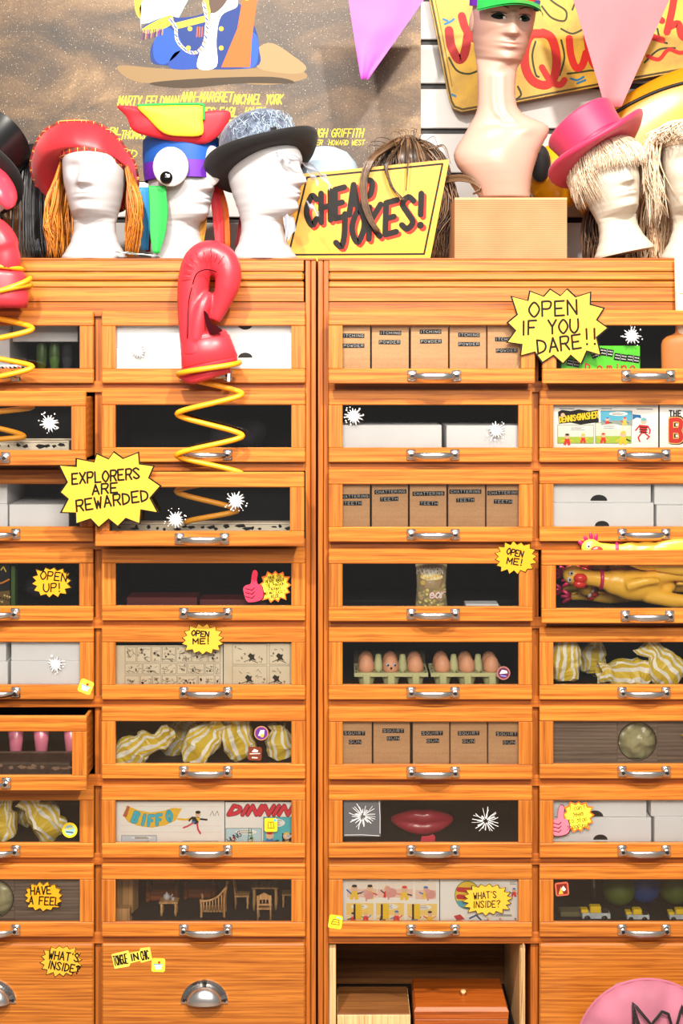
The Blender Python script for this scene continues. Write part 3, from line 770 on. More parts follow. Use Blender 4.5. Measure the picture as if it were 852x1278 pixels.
# paint splats stuck on the glass
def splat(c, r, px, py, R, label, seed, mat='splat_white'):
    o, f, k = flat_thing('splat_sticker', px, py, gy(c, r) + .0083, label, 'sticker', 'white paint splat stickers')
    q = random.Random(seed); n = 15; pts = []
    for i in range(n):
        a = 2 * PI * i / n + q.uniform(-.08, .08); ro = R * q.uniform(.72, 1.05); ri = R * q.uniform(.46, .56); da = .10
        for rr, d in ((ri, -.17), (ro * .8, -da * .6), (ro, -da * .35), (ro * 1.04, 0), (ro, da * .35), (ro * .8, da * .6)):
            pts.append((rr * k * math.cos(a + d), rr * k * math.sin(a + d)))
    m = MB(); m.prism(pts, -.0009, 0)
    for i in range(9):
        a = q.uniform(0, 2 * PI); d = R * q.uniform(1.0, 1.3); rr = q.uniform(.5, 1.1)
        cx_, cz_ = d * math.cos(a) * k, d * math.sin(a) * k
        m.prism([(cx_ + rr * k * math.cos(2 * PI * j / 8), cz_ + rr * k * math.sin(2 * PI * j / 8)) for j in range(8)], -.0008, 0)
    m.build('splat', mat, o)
    r = MB(); r.prism([(x * 1.07 + .5 * k, z * 1.07 - .7 * k) for x, z in pts], -.0004, 0); r.build('splat_shadow', 'splat_shade', o); return o  # grey shape shifted behind the splat: its drop shadow as colour
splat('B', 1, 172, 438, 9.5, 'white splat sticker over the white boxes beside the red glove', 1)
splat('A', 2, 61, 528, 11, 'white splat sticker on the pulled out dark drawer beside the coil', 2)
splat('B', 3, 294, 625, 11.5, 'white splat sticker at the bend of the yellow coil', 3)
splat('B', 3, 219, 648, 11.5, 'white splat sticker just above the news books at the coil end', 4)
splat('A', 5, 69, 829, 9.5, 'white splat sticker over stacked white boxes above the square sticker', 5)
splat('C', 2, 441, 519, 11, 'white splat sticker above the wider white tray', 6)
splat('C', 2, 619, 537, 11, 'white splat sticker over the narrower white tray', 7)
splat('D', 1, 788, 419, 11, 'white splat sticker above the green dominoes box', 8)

# bullet-crack stickers
for px, py, rr, lb, sd in ((452, 1019, 17, 'white glass crack sticker on a clear square film', 1), (606, 1024, 16, 'white glass crack sticker without any visible film, beyond the lips', 5)):
    o, f, k = flat_thing('crack_sticker', px, py, gy('C', 7) + .0083, lb, 'sticker', 'glass crack stickers')
    if sd == 1: MB().prism([f(429, 1044), f(475, 1044), f(475, 997), f(429, 997)], -.0004, 0).build('film', 'crack_film', o)
    q = random.Random(sd); m = MB(); m.c = rgb(226, 226, 226)
    for i in range(34):
        a = 2 * PI * i / 34 + q.uniform(-.1, .1); r0 = rr * q.uniform(.14, .3); r1 = rr * q.uniform(.45, 1.1); b = a + q.uniform(-.25, .25)
        m.stroke([(r0 * k * math.cos(a), r0 * k * math.sin(a)), ((r0 + r1) / 2 * k * math.cos((a + b) / 2), (r0 + r1) / 2 * k * math.sin((a + b) / 2)), (r1 * k * math.cos(b), r1 * k * math.sin(b))], q.uniform(.4, .9) * k, -.0006)
    if sd == 1:
        for p0, p1 in (((430, 1042), (473, 1043)), ((474, 1040), (473, 1000)), ((433, 999), (455, 998))): m.stroke([f(*p0), f((p0[0]+p1[0])/2+.6, (p0[1]+p1[1])/2-.8), f(*p1)], .5 * k, -.0006)
    m.build('print', 'ink', o)

# ------------------------------------------------------------------ things inside the drawers
def box_at(name, mat, x0, x1, y_top, y_bot, Y0, depth, label, cat, group=None, notch=None, b=.0012, floor=None):
    """a box whose front face fills picture rows/columns at depth Y0"""
    a = W(x0, y_top, Y0); c_ = W(x1, y_bot, Y0); zb = floor if floor is not None else c_.z
    o = empty(name, ((a.x + c_.x) / 2, Y0 + depth / 2, zb), label, cat, group)
    w = c_.x - a.x; h = a.z - zb
    m = MB(); m.box(-w / 2, w / 2, -depth / 2, depth / 2, 0, h, b); m.build('carton_body', mat, o)
    if notch is not None:
        nx = (W(notch[0], 0, Y0).x - o.location.x); rr = notch[1] * L(1, Y0); zz = W(0, notch[2], Y0).z - zb; sg = notch[3]
        pts = [(nx + rr * math.cos(PI * i / 14), zz + sg * .72 * rr * math.sin(PI * i / 14)) for i in range(15)]
        m = MB(); m.prism(pts if sg > 0 else pts[::-1], -depth / 2 - .0004, -depth / 2 + .0002); m.build('thumb_hole', 'inner_shade', o)
    return o
def lid_line(o, w, h, depth, zl): MB().box(-w / 2 - .0008, w / 2 + .0008, -depth / 2 - .0008, depth / 2 + .0008, zl, h + .0008, .0008).build('lid', 'white_card', o)

g = 'white card boxes in the drawers'
Y = iy('B', 1)
box_at('white_box', 'white_card', 140, 370, 433.5, 466, Y, .25, 'lower long white box beside the red glove, under the splat sticker', 'box', g, (306, 9, 446.5, 1), floor=fz('B', 1))
zt1 = W(0, 433.2, Y).z
box_at('white_box', 'white_card', 139, 369, 401, 433, Y + .004, .25, 'upper long white box beside the red glove, stacked on another', 'box', g, (306, 9, 405, -1), floor=zt1)
Y = iy('A', 5)
for i, (x0, x1, yt, yb, lb) in enumerate(((13.5, 103, 824.8, 860, 'lower white box under the splat sticker by the yellow square sticker'), (14, 103, 797, 824.3, 'upper white box just above the one with the splat'),
        (-74, 9.5, 825.5, 860, 'lower white box cut by the picture edge below its twin'), (-74, 7.5, 797, 825, 'upper white box cut by the picture edge, one of a stacked pair'))):
    box_at('white_box', 'white_card', x0, x1, yt, yb, Y + (.002 if i % 2 else 0), .24, lb, 'box', g, floor=fz('A', 5) if i % 2 == 0 else W(0, 824.6 if i == 1 else 825.3, Y).z)
Y = iy('A', 3)
box_at('white_box', 'white_card', 11.5, 86, 629.5, 665, Y + .01, .2, 'low white box behind glass partly under the explorers sign', 'box', g, floor=fz('A', 3))
box_at('white_box', 'white_card', -70, 9.5, 629, 665, Y + .02, .2, 'low white box at the picture edge beneath a white one', 'box', g, floor=fz('A', 3))
box_at('white_box', 'white_card', -70, 9, 590, 628.6, Y + .024, .19, 'white box at the picture edge standing on a lower one', 'box', g, floor=W(0, 628.8, Y + .02).z)
Y = iy('C', 2)
box_at('white_tray', 'white_card', 420, 551, 530.5, 565, Y + .004, .2, 'wider low white tray of the two in one drawer', 'box', 'low white trays', floor=fz('C', 2))
box_at('white_tray', 'white_card', 557, 652, 531, 565, Y + .004, .2, 'narrower low white tray under a splat sticker', 'box', 'low white trays', floor=fz('C', 2))
Y = iy('D', 3)
box_at('white_box', 'white_card', 684, 815.5, 627.5, 662, Y, .25, 'lower wide white box with a thumb hole above the rubber chickens', 'box', g, (751, 9, 656.5, 1), floor=fz('D', 3))
box_at('white_box', 'white_card', 684, 812, 598, 626.8, Y + .003, .24, 'upper wide white box with a thumb hole above the rubber chickens', 'box', g, (747, 10.5, 625, 1), floor=W(0, 627.2, Y).z)
box_at('white_box', 'white_card', 819, 912.5, 630.5, 662, Y, .25, 'lower white box at the picture edge above the rubber chickens', 'box', g, floor=fz('D', 3))
box_at('white_box', 'white_card', 816.5, 912.5, 598, 629.6, Y + .003, .24, 'upper white box at the picture edge above the rubber chickens', 'box', g, floor=W(0, 630, Y).z)
Y = iy('D', 7)
box_at('white_box', 'white_card', 684, 812.5, 1020.5, 1055, Y + .004, .25, 'lower white box behind the pink thumb sticker', 'box', g, (749, 9, 1048, 1), floor=fz('D', 7))
box_at('white_box', 'white_card', 684, 806.5, 990, 1019.6, Y + .006, .24, 'upper white box behind the pink thumb sticker', 'box', g, (742, 10.5, 1019, 1), floor=W(0, 1020, Y + .004).z)
box_at('white_box', 'white_card', 816.5, 912.5, 1019.5, 1055, Y + .004, .25, 'lower white box at the picture edge beside the thumb sticker boxes', 'box', g, floor=fz('D', 7))
box_at('white_box', 'white_card', 812, 912.5, 990, 1018.8, Y + .006, .24, 'upper white box at the picture edge beside the thumb sticker boxes', 'box', g, floor=W(0, 1019.2, Y + .004).z)

# kraft boxes with embossed label tape
ORD = ['first', 'second', 'third', 'fourth', 'last']
def kraft_row(r, edges, l1, l2, pos, lw1, lw2, word):
    Y = iy('C', r)
    for i, (x0, x1) in enumerate(edges):
        dy = (.0, .003, .001, .004, .002)[i]
        lab = 'brown kraft box of %s, %s from the cabinets\u2019 gap' % (word, ORD[i])
        o = box_at('kraft_box', 'kraft', x0, x1, rt(r) + 14, rt(r) + 78, Y + dy, .09, lab, 'box', 'kraft boxes of ' + word, floor=fz('C', r))
        bxm = o.children[0]
        k = L(1, Y + dy); y0 = -.045 - .0002
        m = MB(); lm = MB()
        for (s, (lx, ly), w_) in ((l1, pos[i][0], lw1), (l2, pos[i][1], lw2)):
            p = W(lx, ly, Y + dy) - o.location; rz = random.uniform(-.03, .03); hw = w_ / 2 * k; hh = 2.7 * k
            q = [(p.x + a * math.cos(rz) - b * math.sin(rz), p.z + a * math.sin(rz) + b * math.cos(rz)) for a, b in ((-hw, -hh), (hw, -hh), (hw, hh), (-hw, hh))]
            m2 = MB(); m2.c = rgb(20, 20, 24); m2.prism(q, y0 - .0005, y0); tp = m2.build('label_tape', 'ink', o)
            t = MB(); ax = (w_ * .9 * k) / text_width(s, 3.2 * k, 2.4, 1.0)
            write(t, s, p.x, p.z - 1.5 * k, 3.2 * k, .42 * k, y0 - .0008, (190, 190, 190), 2.4, ax * 1.0, 0, rz); t.build('lettering', 'ink', tp)
kraft_row(1, [(421, 461.8), (463.8, 510), (512.6, 559), (561, 606.5), (608.2, 652)], 'ITCHING', 'POWDER',
          [((441, 419), (441, 431.5)), ((487, 415.5), (486, 427)), ((537, 414), (537.5, 426)), ((585, 418), (585, 429.5)), ((631, 423.5), (632, 437.5))], 27, 27, 'itching powder')
kraft_row(3, [(421, 461.5), (463.8, 509), (511.2, 557), (559.2, 605.2), (607, 652)], 'CHATTERING', 'TEETH',
          [((441, 619.5), (440, 628)), ((487, 613.7), (485.5, 622.8)), ((534.5, 616), (535, 628.2)), ((580.5, 613.5), (580.5, 624)), ((628, 615), (627.5, 626)) ], 40, 23, 'chattering teeth')
kraft_row(6, [(421, 463.8), (465.8, 511.5), (515, 560.5), (562, 607.5), (609.2, 652)], 'SQUIRT', 'GUN',
          [((442, 915), (443, 926)), ((490.5, 912), (490.5, 921.5)), ((539, 915), (540, 924.5)), ((584.5, 915), (584.5, 925)), ((632, 916), (635, 926.5))], 27, 16, 'squirt gun')

# ---- comics and newspapers
PAL = [(232, 60, 50), (250, 206, 60), (60, 130, 200), (40, 40, 44), (240, 150, 110), (110, 180, 90), (240, 200, 170)]
def panel(m, f, k, x0, y0, x1, y1, bg, gnd, q, ink_only=False, frame=True):
    c1 = f(x0, y1); c2 = f(x1, y0)
    if frame: m.rect(c1[0] - .5 * k, c2[0] + .5 * k, c1[1] - .5 * k, c2[1] + .5 * k, -.0003, (60, 56, 54) if not ink_only else (120, 108, 92))
    m.rect(c1[0], c2[0], c1[1], c2[1], -.0005, bg)
    w, h = x1 - x0, y1 - y0
    if gnd: m.rect(c1[0], c2[0], c1[1], c1[1] + h * .35 * k, -.0006, gnd)
    for i in range(max(1, int(w / 16))):
        fx = x0 + w * (i + .5) / max(1, int(w / 16)) + q.uniform(-2, 2); fy = y0 + h * q.uniform(.55, .68); s = h * q.uniform(.11, .16)
        c = lambda n: (46, 40, 36) if ink_only else PAL[q.randrange(n)]
        body = [f(fx + a * s, fy + b * s) for a, b in ((-1, 1), (-1.4, 3), (-.4, 3.2), (-.2, 2), (.3, 3.3), (1.2, 3), (.9, 1), (.4, .4), (-.4, .4))]
        m.poly(body, -.0008, c(4)); X, Z = f(fx, fy - .2 * s)
        m.disc(X, Z, s * k, -.0009, (236, 196, 160) if not ink_only else (224, 210, 180), 10)
        m.disc(X, Z + s * .6 * k, s * .8 * k, -.001, c(4), 8, s * .45 * k)
        m.stroke([f(fx - s, fy + 1.4 * s), f(fx - 2.2 * s, fy + q.uniform(.3, 2) * s)], .4 * s * k, -.001, c(5))
        m.stroke([f(fx + s, fy + 1.4 * s), f(fx + 2.1 * s, fy + q.uniform(.3, 2) * s)], .4 * s * k, -.001, c(5))
    bw_ = w * .62; X, Z = f(x0 + w * q.uniform(.36, .6), y0 + h * .19)
    m.disc(X, Z, bw_ / 2 * k, -.0011, (250, 248, 240) if not ink_only else (230, 218, 190), 14, h * .15 * k)
    for j in range(3):
        zz = Z + (h * .08 - j * h * .075) * k
        m.stroke([(X - bw_ * .33 * k, zz), (X + bw_ * q.uniform(.1, .33) * k, zz)], .5 * k, -.0013, (90, 84, 80))
def page(c, r, x0, x1, yt, name, mat, label, cat, group, dy=.003, th=.0016):
    Y = iy(c, r) + dy; px = (x0 + x1) / 2; py = rt(r) + 74
    o = empty(name, W(px, py, Y), label, cat, group); k = L(1, Y); o.location.z = fz(c, r)
    py2 = CY - (o.location.z - ZC) / k
    f = lambda x, y: ((x - px) * k, (py2 - y) * k)
    a = f(x0, yt); b = f(x1, yt)
    MB().box(a[0], b[0], 0, th, 0, a[1]).build('sheet', mat, o)
    return o, f, k
gg = 'comics and newspapers standing in the drawers'
# D2: colour strip page and a red titled comic
o, f, k = page('D', 2, 686, 821, 503, 'comic_page', 'page_white', 'white comic page with green strip panels and black lettered banner', 'comic', gg); q = random.Random(5)
m = MB()
m.poly([f(*p) for p in [(696, 514), (701, 511.5), (712, 513), (722, 511), (735, 513), (746, 511.5), (747, 527), (738, 528), (724, 530), (712, 527.5), (697, 529)]], -.0005, (24, 22, 20))
for s, x, y, h, a in (('DENNIS', 708, 522.5, 7, .78), ('-', 720, 521, 6, .6), ('GNASHER', 733, 519, 7.5, .72)):
    X, Z = f(x, y); write(m, s, X, Z - h * k / 2, h * k, 1.5 * k, -.0009, (246, 210, 30), 1.2, a, .1, .12, fit={'DENNIS': 20, '-': 3, 'GNASHER': 26}[s] * k)
X, Z = f(701, 516); m.disc(X, Z, 4 * k, -.001, (20, 18, 18)); X, Z = f(702, 518); m.disc(X, Z, 2.6 * k, -.0012, (240, 190, 160))
panel(m, f, k, 696, 530.5, 740, 553, (250, 244, 226), (178, 206, 70), q); panel(m, f, k, 743, 528, 787, 553, (226, 236, 214), (178, 206, 70), q)
panel(m, f, k, 750, 513, 788, 531, (96, 186, 216), (160, 170, 160), q)
m.stroke([f(698, 510), f(716, 510.2)], .8 * k, -.0005, (70, 66, 64)); m.stroke([f(750, 510), f(763, 510.2)], .8 * k, -.0005, (70, 66, 64)); m.stroke([f(794, 510.5), f(814, 510.8)], .8 * k, -.0005, (70, 66, 64))
# striped shirt footballer
m.poly([f(*p) for p in [(797, 530), (808, 531), (806, 541), (799, 541)]], -.0006, (216, 40, 44))
for yy in (533, 536, 539): m.stroke([f(797.5, yy), f(807.5, yy + .6)], 1.1 * k, -.0008, (30, 24, 24))
X, Z = f(803, 525.5); m.disc(X, Z, 4 * k, -.0007, (240, 200, 170)); m.disc(X, Z + 2 * k, 3.6 * k, -.0009, (120, 190, 200), 10, 2.2 * k)
for p in ([(800, 541), (796, 546), (798, 551)], [(805, 541), (810, 545), (807, 548)], [(808, 532), (811, 537), (810, 541)], [(797, 532), (793, 537)]): m.stroke([f(*t) for t in p], 1.8 * k, -.0007, (216, 40, 44))
m.poly([f(*p) for p in [(789, 517), (799, 518), (800, 522), (794, 521), (789, 524)]], -.0006, (40, 110, 170)); m.build('print', 'ink', o)
o, f, k = page('D', 2, 823, 912.5, 503, 'comic_page', 'page_white', 'comic cover with big red letters at the picture edge', 'comic', gg, .004); m = MB()
for s, x, y, h, w_, c in (('THE', 842, 516, 7, 1.7, (40, 26, 22)), ('BEANO', 886, 537, 26, 9.5, (40, 24, 20)), ('BEANO', 885, 537, 26, 7.5, (240, 200, 120)), ('BEANO', 885, 537, 26, 5.5, (206, 54, 44))):
    X, Z = f(x, y); write(m, s, X, Z - h * k / 2, h * k, w_ * k, -.0004 - .0002 * (10 - w_) / 2, c, 2.6, .68, fit=(14 if s == 'THE' else 96) * k)
m.build('print', 'ink', o)
# B5: old newspaper strips
o, f, k = page('B', 5, 140, 278, 805.5, 'newspaper_page', 'old_newsprint', 'yellowed newspaper page of many tiny drawings', 'newspaper', gg); q = random.Random(8); m = MB()
def sketch(m, f, k, x0, y0, x1, y1, q, dens):
    m.stroke([f(x0, y0), f(x1, y0 + q.uniform(-.4, .4)), f(x1, y1), f(x0, y1), f(x0, y0)], .5 * k, -.0004, (150, 134, 110))
    for i in range(int((x1 - x0) * (y1 - y0) / dens)):
        x, y = q.uniform(x0 + 2, x1 - 3), q.uniform(y0 + 3, y1 - 2); t = q.choice(((150, 134, 110), (120, 106, 86), (170, 154, 128)))
        if q.random() < .75: m.stroke([f(x, y), f(min(x1 - 1, x + q.uniform(-4, 5)), y + q.uniform(-3, 3)), f(min(x1 - 1, x + q.uniform(-2, 6)), y + q.uniform(-2, 3))], q.uniform(.35, .8) * k, -.0006, t)
        else: m.poly([f(x + u * q.uniform(.5, 1), y + v * q.uniform(.5, 1)) for u, v in ((-1.6, -1.2), (.4, -2.2), (1.8, -.4), (1.2, 1.6), (-.6, 2))], -.0008, (58, 48, 38) if q.random() < .4 else t)
for yy0, yy1 in ((807, 826), (828, 841), (843, 858)):
    x = 156
    while x < 272: w_ = min(q.uniform(12, 26), 276 - x); sketch(m, f, k, x, yy0, x + w_ - 1.5, yy1, q, 20); x += w_
m.build('print', 'ink', o)
o, f, k = page('B', 5, 279, 368, 803, 'newspaper_page', 'old_newsprint', 'yellowed newspaper page of a few large drawings', 'newspaper', gg, .001); m = MB()
for a in ((290, 804, 333, 829), (336, 803, 362, 829), (290, 831, 333, 856), (336, 831, 362, 856)):
    sketch(m, f, k, *a, q, 110); cx_, cy_ = (a[0] + a[2]) / 2 + q.uniform(-5, 5), a[3] - 9
    m.poly([f(cx_ + u * 1.5, cy_ + v * 1.5) for u, v in ((-3, -1), (-1, -3.4), (1.2, -2), (3, -2.4), (2.2, .4), (4, 3), (.6, 2), (-2, 4), (-1.2, 1))], -.0009, (60, 50, 40))
    m.stroke([f(cx_ - 9, cy_ + 6), f(cx_ - 2, cy_ + 3), f(cx_ + 8, cy_ + 7)], .8 * k, -.0009, (90, 76, 60))
m.build('print', 'ink', o)
# B7
o, f, k = page('B', 7, 140, 280, 1000, 'comic_page', 'page_white', 'white comic page with a yellow banner reading BIFFO', 'comic', gg); m = MB()
top = [(154, 1018), (160, 1006), (172, 1011), (188, 1014), (204, 1012), (216, 1008), (227, 1009)]; bot = [(224, 1014), (219, 1024), (206, 1030), (190, 1033), (174, 1031), (160, 1026)]
m.poly([f(*p) for p in top + bot], -.0005, (246, 196, 60)); m.poly([f(*p) for p in [(153, 1018.5), (159, 1005), (162, 1007), (158, 1020)]], -.0006, (196, 110, 60))
m.stroke([f(222, 1022), f(232, 1023), f(244, 1020)], 2.4 * k, -.0005, (246, 196, 60))
for s, x, y, rt_ in (('B', 167, 1019, -14), ('I', 178, 1022.5, -6), ('F', 187.5, 1023.5, 0), ('F', 198.5, 1022.5, 8), ('O', 212, 1018, 14)):
    X, Z = f(x, y); write(m, s, X, Z - 6.5 * k, 12 * k, 4.3 * k, -.0008, (40, 130, 150), 1, .62, .12, math.radians(rt_)); write(m, s, X, Z - 6.5 * k, 12 * k, 3.5 * k, -.001, (70, 190, 214), 1, .62, .12, math.radians(rt_))
# runner
X, Z = f(247, 1016); m.disc(X, Z, 3.4 * k, -.0008, (236, 196, 160)); m.disc(X, Z + 2.4 * k, 3.4 * k, -.0009, (34, 28, 26), 10, 2 * k)
m.poly([f(*p) for p in [(240, 1019), (249, 1020), (247, 1029), (239, 1028)]], -.0007, (36, 36, 40)); m.poly([f(*p) for p in [(244, 1020), (250, 1021), (248, 1026)]], -.0008, (240, 200, 50)); m.poly([f(*p) for p in [(239, 1024), (244, 1025), (242, 1029)]], -.0008, (60, 130, 190))
for p, c in (([(241, 1027), (234, 1031), (229, 1033)], (220, 90, 100)), ([(246, 1028), (247, 1035), (250, 1040)], (220, 60, 60)), ([(240, 1020), (236, 1024)], (30, 28, 28)), ([(249, 1022), (258, 1023)], (30, 28, 28))): m.stroke([f(*t) for t in p], 2.2 * k, -.0007, c)
for xx in (262, 268): m.stroke([f(xx, 1018), f(xx + 3, 1012), f(xx + 5, 1018)], .6 * k, -.0006, (150, 110, 100))
for a in ((152, 1043, 195, 1056), (228, 1050, 272, 1058)): panel(m, f, k, *a, (214, 224, 234), None, random.Random(2))
for yy in (1006, 1030, 1038): m.stroke([f(150, yy), f(276, yy + .8)], .3 * k, -.0004, (240, 200, 190))
m.build('print', 'ink', o)
o, f, k = page('B', 7, 281, 368, 1001, 'comic_page', 'page_white', 'comic page with red slanted zigzag letters and cyan panels', 'comic', gg, .001); m = MB(); q = random.Random(3)
X, Z = f(322, 1011.5)
write(m, 'DINNIN', X, Z - 5.2 * k, 11 * k, 5.6 * k, -.0006, (40, 20, 24), 1.5, .86, .6, fit=74 * k); write(m, 'DINNIN', X, Z - 5.2 * k, 11 * k, 4.4 * k, -.0008, (222, 50, 70), 1.5, .86, .6, fit=74 * k)
panel(m, f, k, 282, 1034, 326, 1056, (196, 226, 234), None, q); panel(m, f, k, 329, 1020, 366, 1056, (90, 196, 206), None, q); panel(m, f, k, 352, 1040, 366, 1056, (236, 240, 240), (60, 100, 80), q)
for sx in (309, 315): m.stroke([f(sx, 1056), f(312 + (sx - 312) * .5, 1034)], .9 * k, -.0014, (70, 140, 80))
for yy in (1039, 1043, 1047, 1051): m.stroke([f(310, yy), f(315, yy)], .8 * k, -.0014, (70, 140, 80))
write(m, 'HUNG', *f(294, 1048), 7 * k, .9 * k, -.0015, (50, 50, 60), 1.2, .8, .1, .6); m.build('print', 'ink', o)
# C8
o, f, k = page('C', 8, 421, 548, 1096, 'comic_page', 'page_white', 'colour comic page of pink and yellow panels in the lowest glass drawer', 'comic', gg); q = random.Random(12); m = MB()
for a in ((433, 1090, 470, 1120), (471, 1090, 515, 1120), (518, 1090, 544, 1122)): panel(m, f, k, *a, (250, 238, 222), (244, 206, 186), q, False, False)
for a in ((432, 1127, 466, 1150), (469, 1127, 504, 1150), (508, 1128, 545, 1150)): panel(m, f, k, *a, (250, 216, 120), (250, 232, 190), q, False, False)
for px, py, s in ((460, 1117, 6), (488, 1114, 7), (537, 1116, 6.5)):                          # big pink round animals
    X, Z = f(px, py); m.disc(X, Z, s * k, -.0016, (226, 160, 150), 14, s * .85 * k); m.disc(X - s * .6 * k, Z + s * .7 * k, s * .5 * k, -.0017, (232, 170, 160), 10); m.stroke([(X - s * .5 * k, Z - s * .5 * k), (X - s * .5 * k, Z - s * 1.1 * k)], 2 * k, -.0016, (226, 160, 150))
for px in (441, 475, 514): m.rect(*[f(px, 0)[0], f(px + 10, 0)[0]], f(0, 1147)[1], f(0, 1128)[1], -.0018, (246, 204, 40)); m.rect(f(px, 0)[0], f(px + 2.5, 0)[0], f(0, 1147)[1], f(0, 1128)[1], -.0019, (40, 36, 20))
m.build('print', 'ink', o)
o, f, k = page('C', 8, 549, 654, 1096, 'comic_page', 'page_white', 'pale comic page behind the WHAT\u2019S INSIDE starburst', 'comic', gg, .001); m = MB()
X, Z = f(583, 1117); m.disc(X, Z, 16 * k, -.0005, (90, 150, 90), 24, 18 * k); m.disc(X, Z, 15 * k, -.0006, (246, 204, 60), 24, 17 * k); m.poly([f(*p) for p in [(570, 1124), (596, 1124), (594, 1131), (583, 1134), (572, 1131)]], -.0007, (90, 180, 200))
for yy in (1110, 1119): m.stroke([f(572, yy), f(592, yy + 1)], 6 * k, -.0008, (206, 50, 50))
for a in ((600, 1140, 650, 1152), (630, 1098, 652, 1118)): panel(m, f, k, *a, (250, 246, 236), None, q, False, False)
m.poly([f(*p) for p in [(566, 1143), (574, 1141), (580, 1147), (570, 1149)]], -.0007, (206, 60, 60)); m.stroke([f(586, 1146), f(594, 1142), f(600, 1148)], 2 * k, -.0007, (60, 90, 140)); m.build('print', 'ink', o)
# books lying flat at the front of two pulled-out drawers
def news_book(c, r, x0, x1, y0, y1, dy, label, seed, mat='old_newsprint'):
    Y = iy(c, r) + dy; o = box_at('paper_book', mat, x0, x1, y0, y1, Y, .05 if r == 3 else .10, label, 'book', 'flat books in pulled out drawers', floor=fz(c, r))
    q = random.Random(seed); k = L(1, Y); d = .025 if r == 3 else .05; m = MB()
    b0 = W(x0, y0, Y) - o.location; b1 = W(x1, y1, Y) - o.location
    for i in range(int((x1 - x0) / 11)):
        xx = b0.x + (5 + 11 * i + q.uniform(0, 6)) * k; w_ = q.uniform(3, 15) * k; zz = b0.z - q.uniform(4, 8) * k
        m.poly([(xx, zz), (xx + w_ * .4, zz - q.uniform(1, 4) * k), (xx + w_, zz - 1 * k), (xx + w_ * .8, zz + q.uniform(.5, 3) * k), (xx + w_ * .3, zz + q.uniform(.5, 3) * k)], -d - .0004, (30, 28, 26) if mat != 'book_dark' else (150, 120, 96))
    m.stroke([(b0.x + 2 * k, b0.z - 2 * k), (b1.x - 2 * k, b0.z - 2.2 * k)], .5 * k, -d - .0004, (120, 112, 100)); m.build('print', 'ink', o)
news_book('B', 3, 140, 362, 652.5, 668, .066, 'long white and black printed book at the foot of the yellow coil', 4)
news_book('A', 2, -110, 86, 550, 566, .075, 'white black-inked book in the pulled out drawer with the splat sticker', 6)
news_book('A', 6, -110, 88, 951, 972, .02, 'flat dark brown patterned book in the furthest pulled out drawer', 7, 'book_dark')
Y = iy('A', 6) + .06                                                        # three pink plastic cups upside down
for i, (px, lb) in enumerate(((38, 'pink tapered plastic cup, middle of three in the pulled out drawer'), (5, 'pink tapered plastic cup at the picture edge, first of three'), (77, 'pink tapered plastic cup by the drawer side, last of three'))):
    m = MB(); h = L(40, Y); m.lathe([(L(6.5, Y), 0), (L(8, Y), h * .3), (L(10.5, Y), h), (L(9.5, Y), h), (L(7, Y), h * .3), (L(5.5, Y), .003)], 20)
    p = W(px, 944, Y); o = m.build('plastic_cup', 'pink_plastic', None, True, (p.x, Y + .045, fz('A', 6) + .0365)); tag(o, lb, 'cup', 'pink plastic cups')
    o.location.z = fz('A', 6) + .0005; o.location.y = iy('A', 6) + .19

# ---- striped paper bags, crumpled
def paper_bag(name, loc, rot, w, h, d, seed, label, group='striped sweet bags', crush=1.0):
    q = random.Random(seed); m = MB(); NU, NV = 26, 16; off = Vector((seed * 3.7, seed * 1.3, seed * .9))
    rings = []; prof = [(0, .55), (.06, .92), (.3, 1.0), (.55, .9), (.72, .62), (.82, .48), (.92, .66), (1.0, .80)]
    def pr(t):
        for a, b in zip(prof, prof[1:]):
            if t <= b[0]: return a[1] + (b[1] - a[1]) * (t - a[0]) / (b[0] - a[0])
        return prof[-1][1]
    vs = []; uvs = []
    for i in range(NV):
        t = i / (NV - 1); s = pr(t)
        thick = d * (math.sin(PI * min(1, t * 1.15 + .12)) ** .6 * .9 + .1) if t < .75 else d * .35
        for j in range(NU):
            a = 2 * PI * j / NU; ca, sa = math.cos(a), math.sin(a)
            ca = math.copysign(abs(ca) ** .7, ca); sa_ = math.copysign(abs(sa) ** .8, sa)
            p = Vector((w / 2 * s * ca, thick / 2 * sa_, h * t))
            n1 = noise.noise_vector(p * 26 + off); n2 = noise.noise_vector(p * 62 + off)
            p += (n1 * .014 + n2 * .006) * crush * (h / .12)
            vs.append(p); uvs.append((a / (2 * PI) * 2 if a <= PI else 2 - a / (2 * PI) * 2, t))
    fs = [(i * NU + j, i * NU + (j + 1) % NU, (i + 1) * NU + (j + 1) % NU, (i + 1) * NU + j) for i in range(NV - 1) for j in range(NU)]
    fs.append(tuple(range(NU))[::-1])
    m.add(vs, fs, uvs); o = m.build(name, 'bag_stripe'); o.location = loc; o.rotation_euler = rot
    return tag(o, label, 'bag', group)
def bag(c, r, px, py, ry, w, h, seed, label, dy=.04, d=.05, rx=0.0, rz=0.0, crush=1.0):
    Y = iy(c, r) + dy; p = W(px, py, Y); p.z = max(p.z, fz(c, r) + .013)
    return paper_bag('striped_bag', p, (rx, math.radians(ry), math.radians(rz)), w, h, d, seed, label, crush=crush)
bag('B', 6, 150, 950, 62, .075, .145, 3, 'yellow striped paper bag lying on its side near the frame, flattest of its drawer', .035, .045)
bag('B', 6, 205, 948, 40, .08, .10, 4, 'dim striped paper bag set back between two brighter ones', .13, .05)
bag('B', 6, 236, 953, 40, .085, .135, 5, 'bright yellow striped paper bag leaning over, widest stripes', .035, .055)
bag('B', 6, 304, 957, -16, .08, .125, 6, 'yellow striped paper bag with a twisted neck beside the brown square sticker', .04, .05)
bag('B', 6, 352, 955, -8, .075, .09, 8, 'rounded yellow striped paper bag at the drawer end past the stickers', .04, .055)
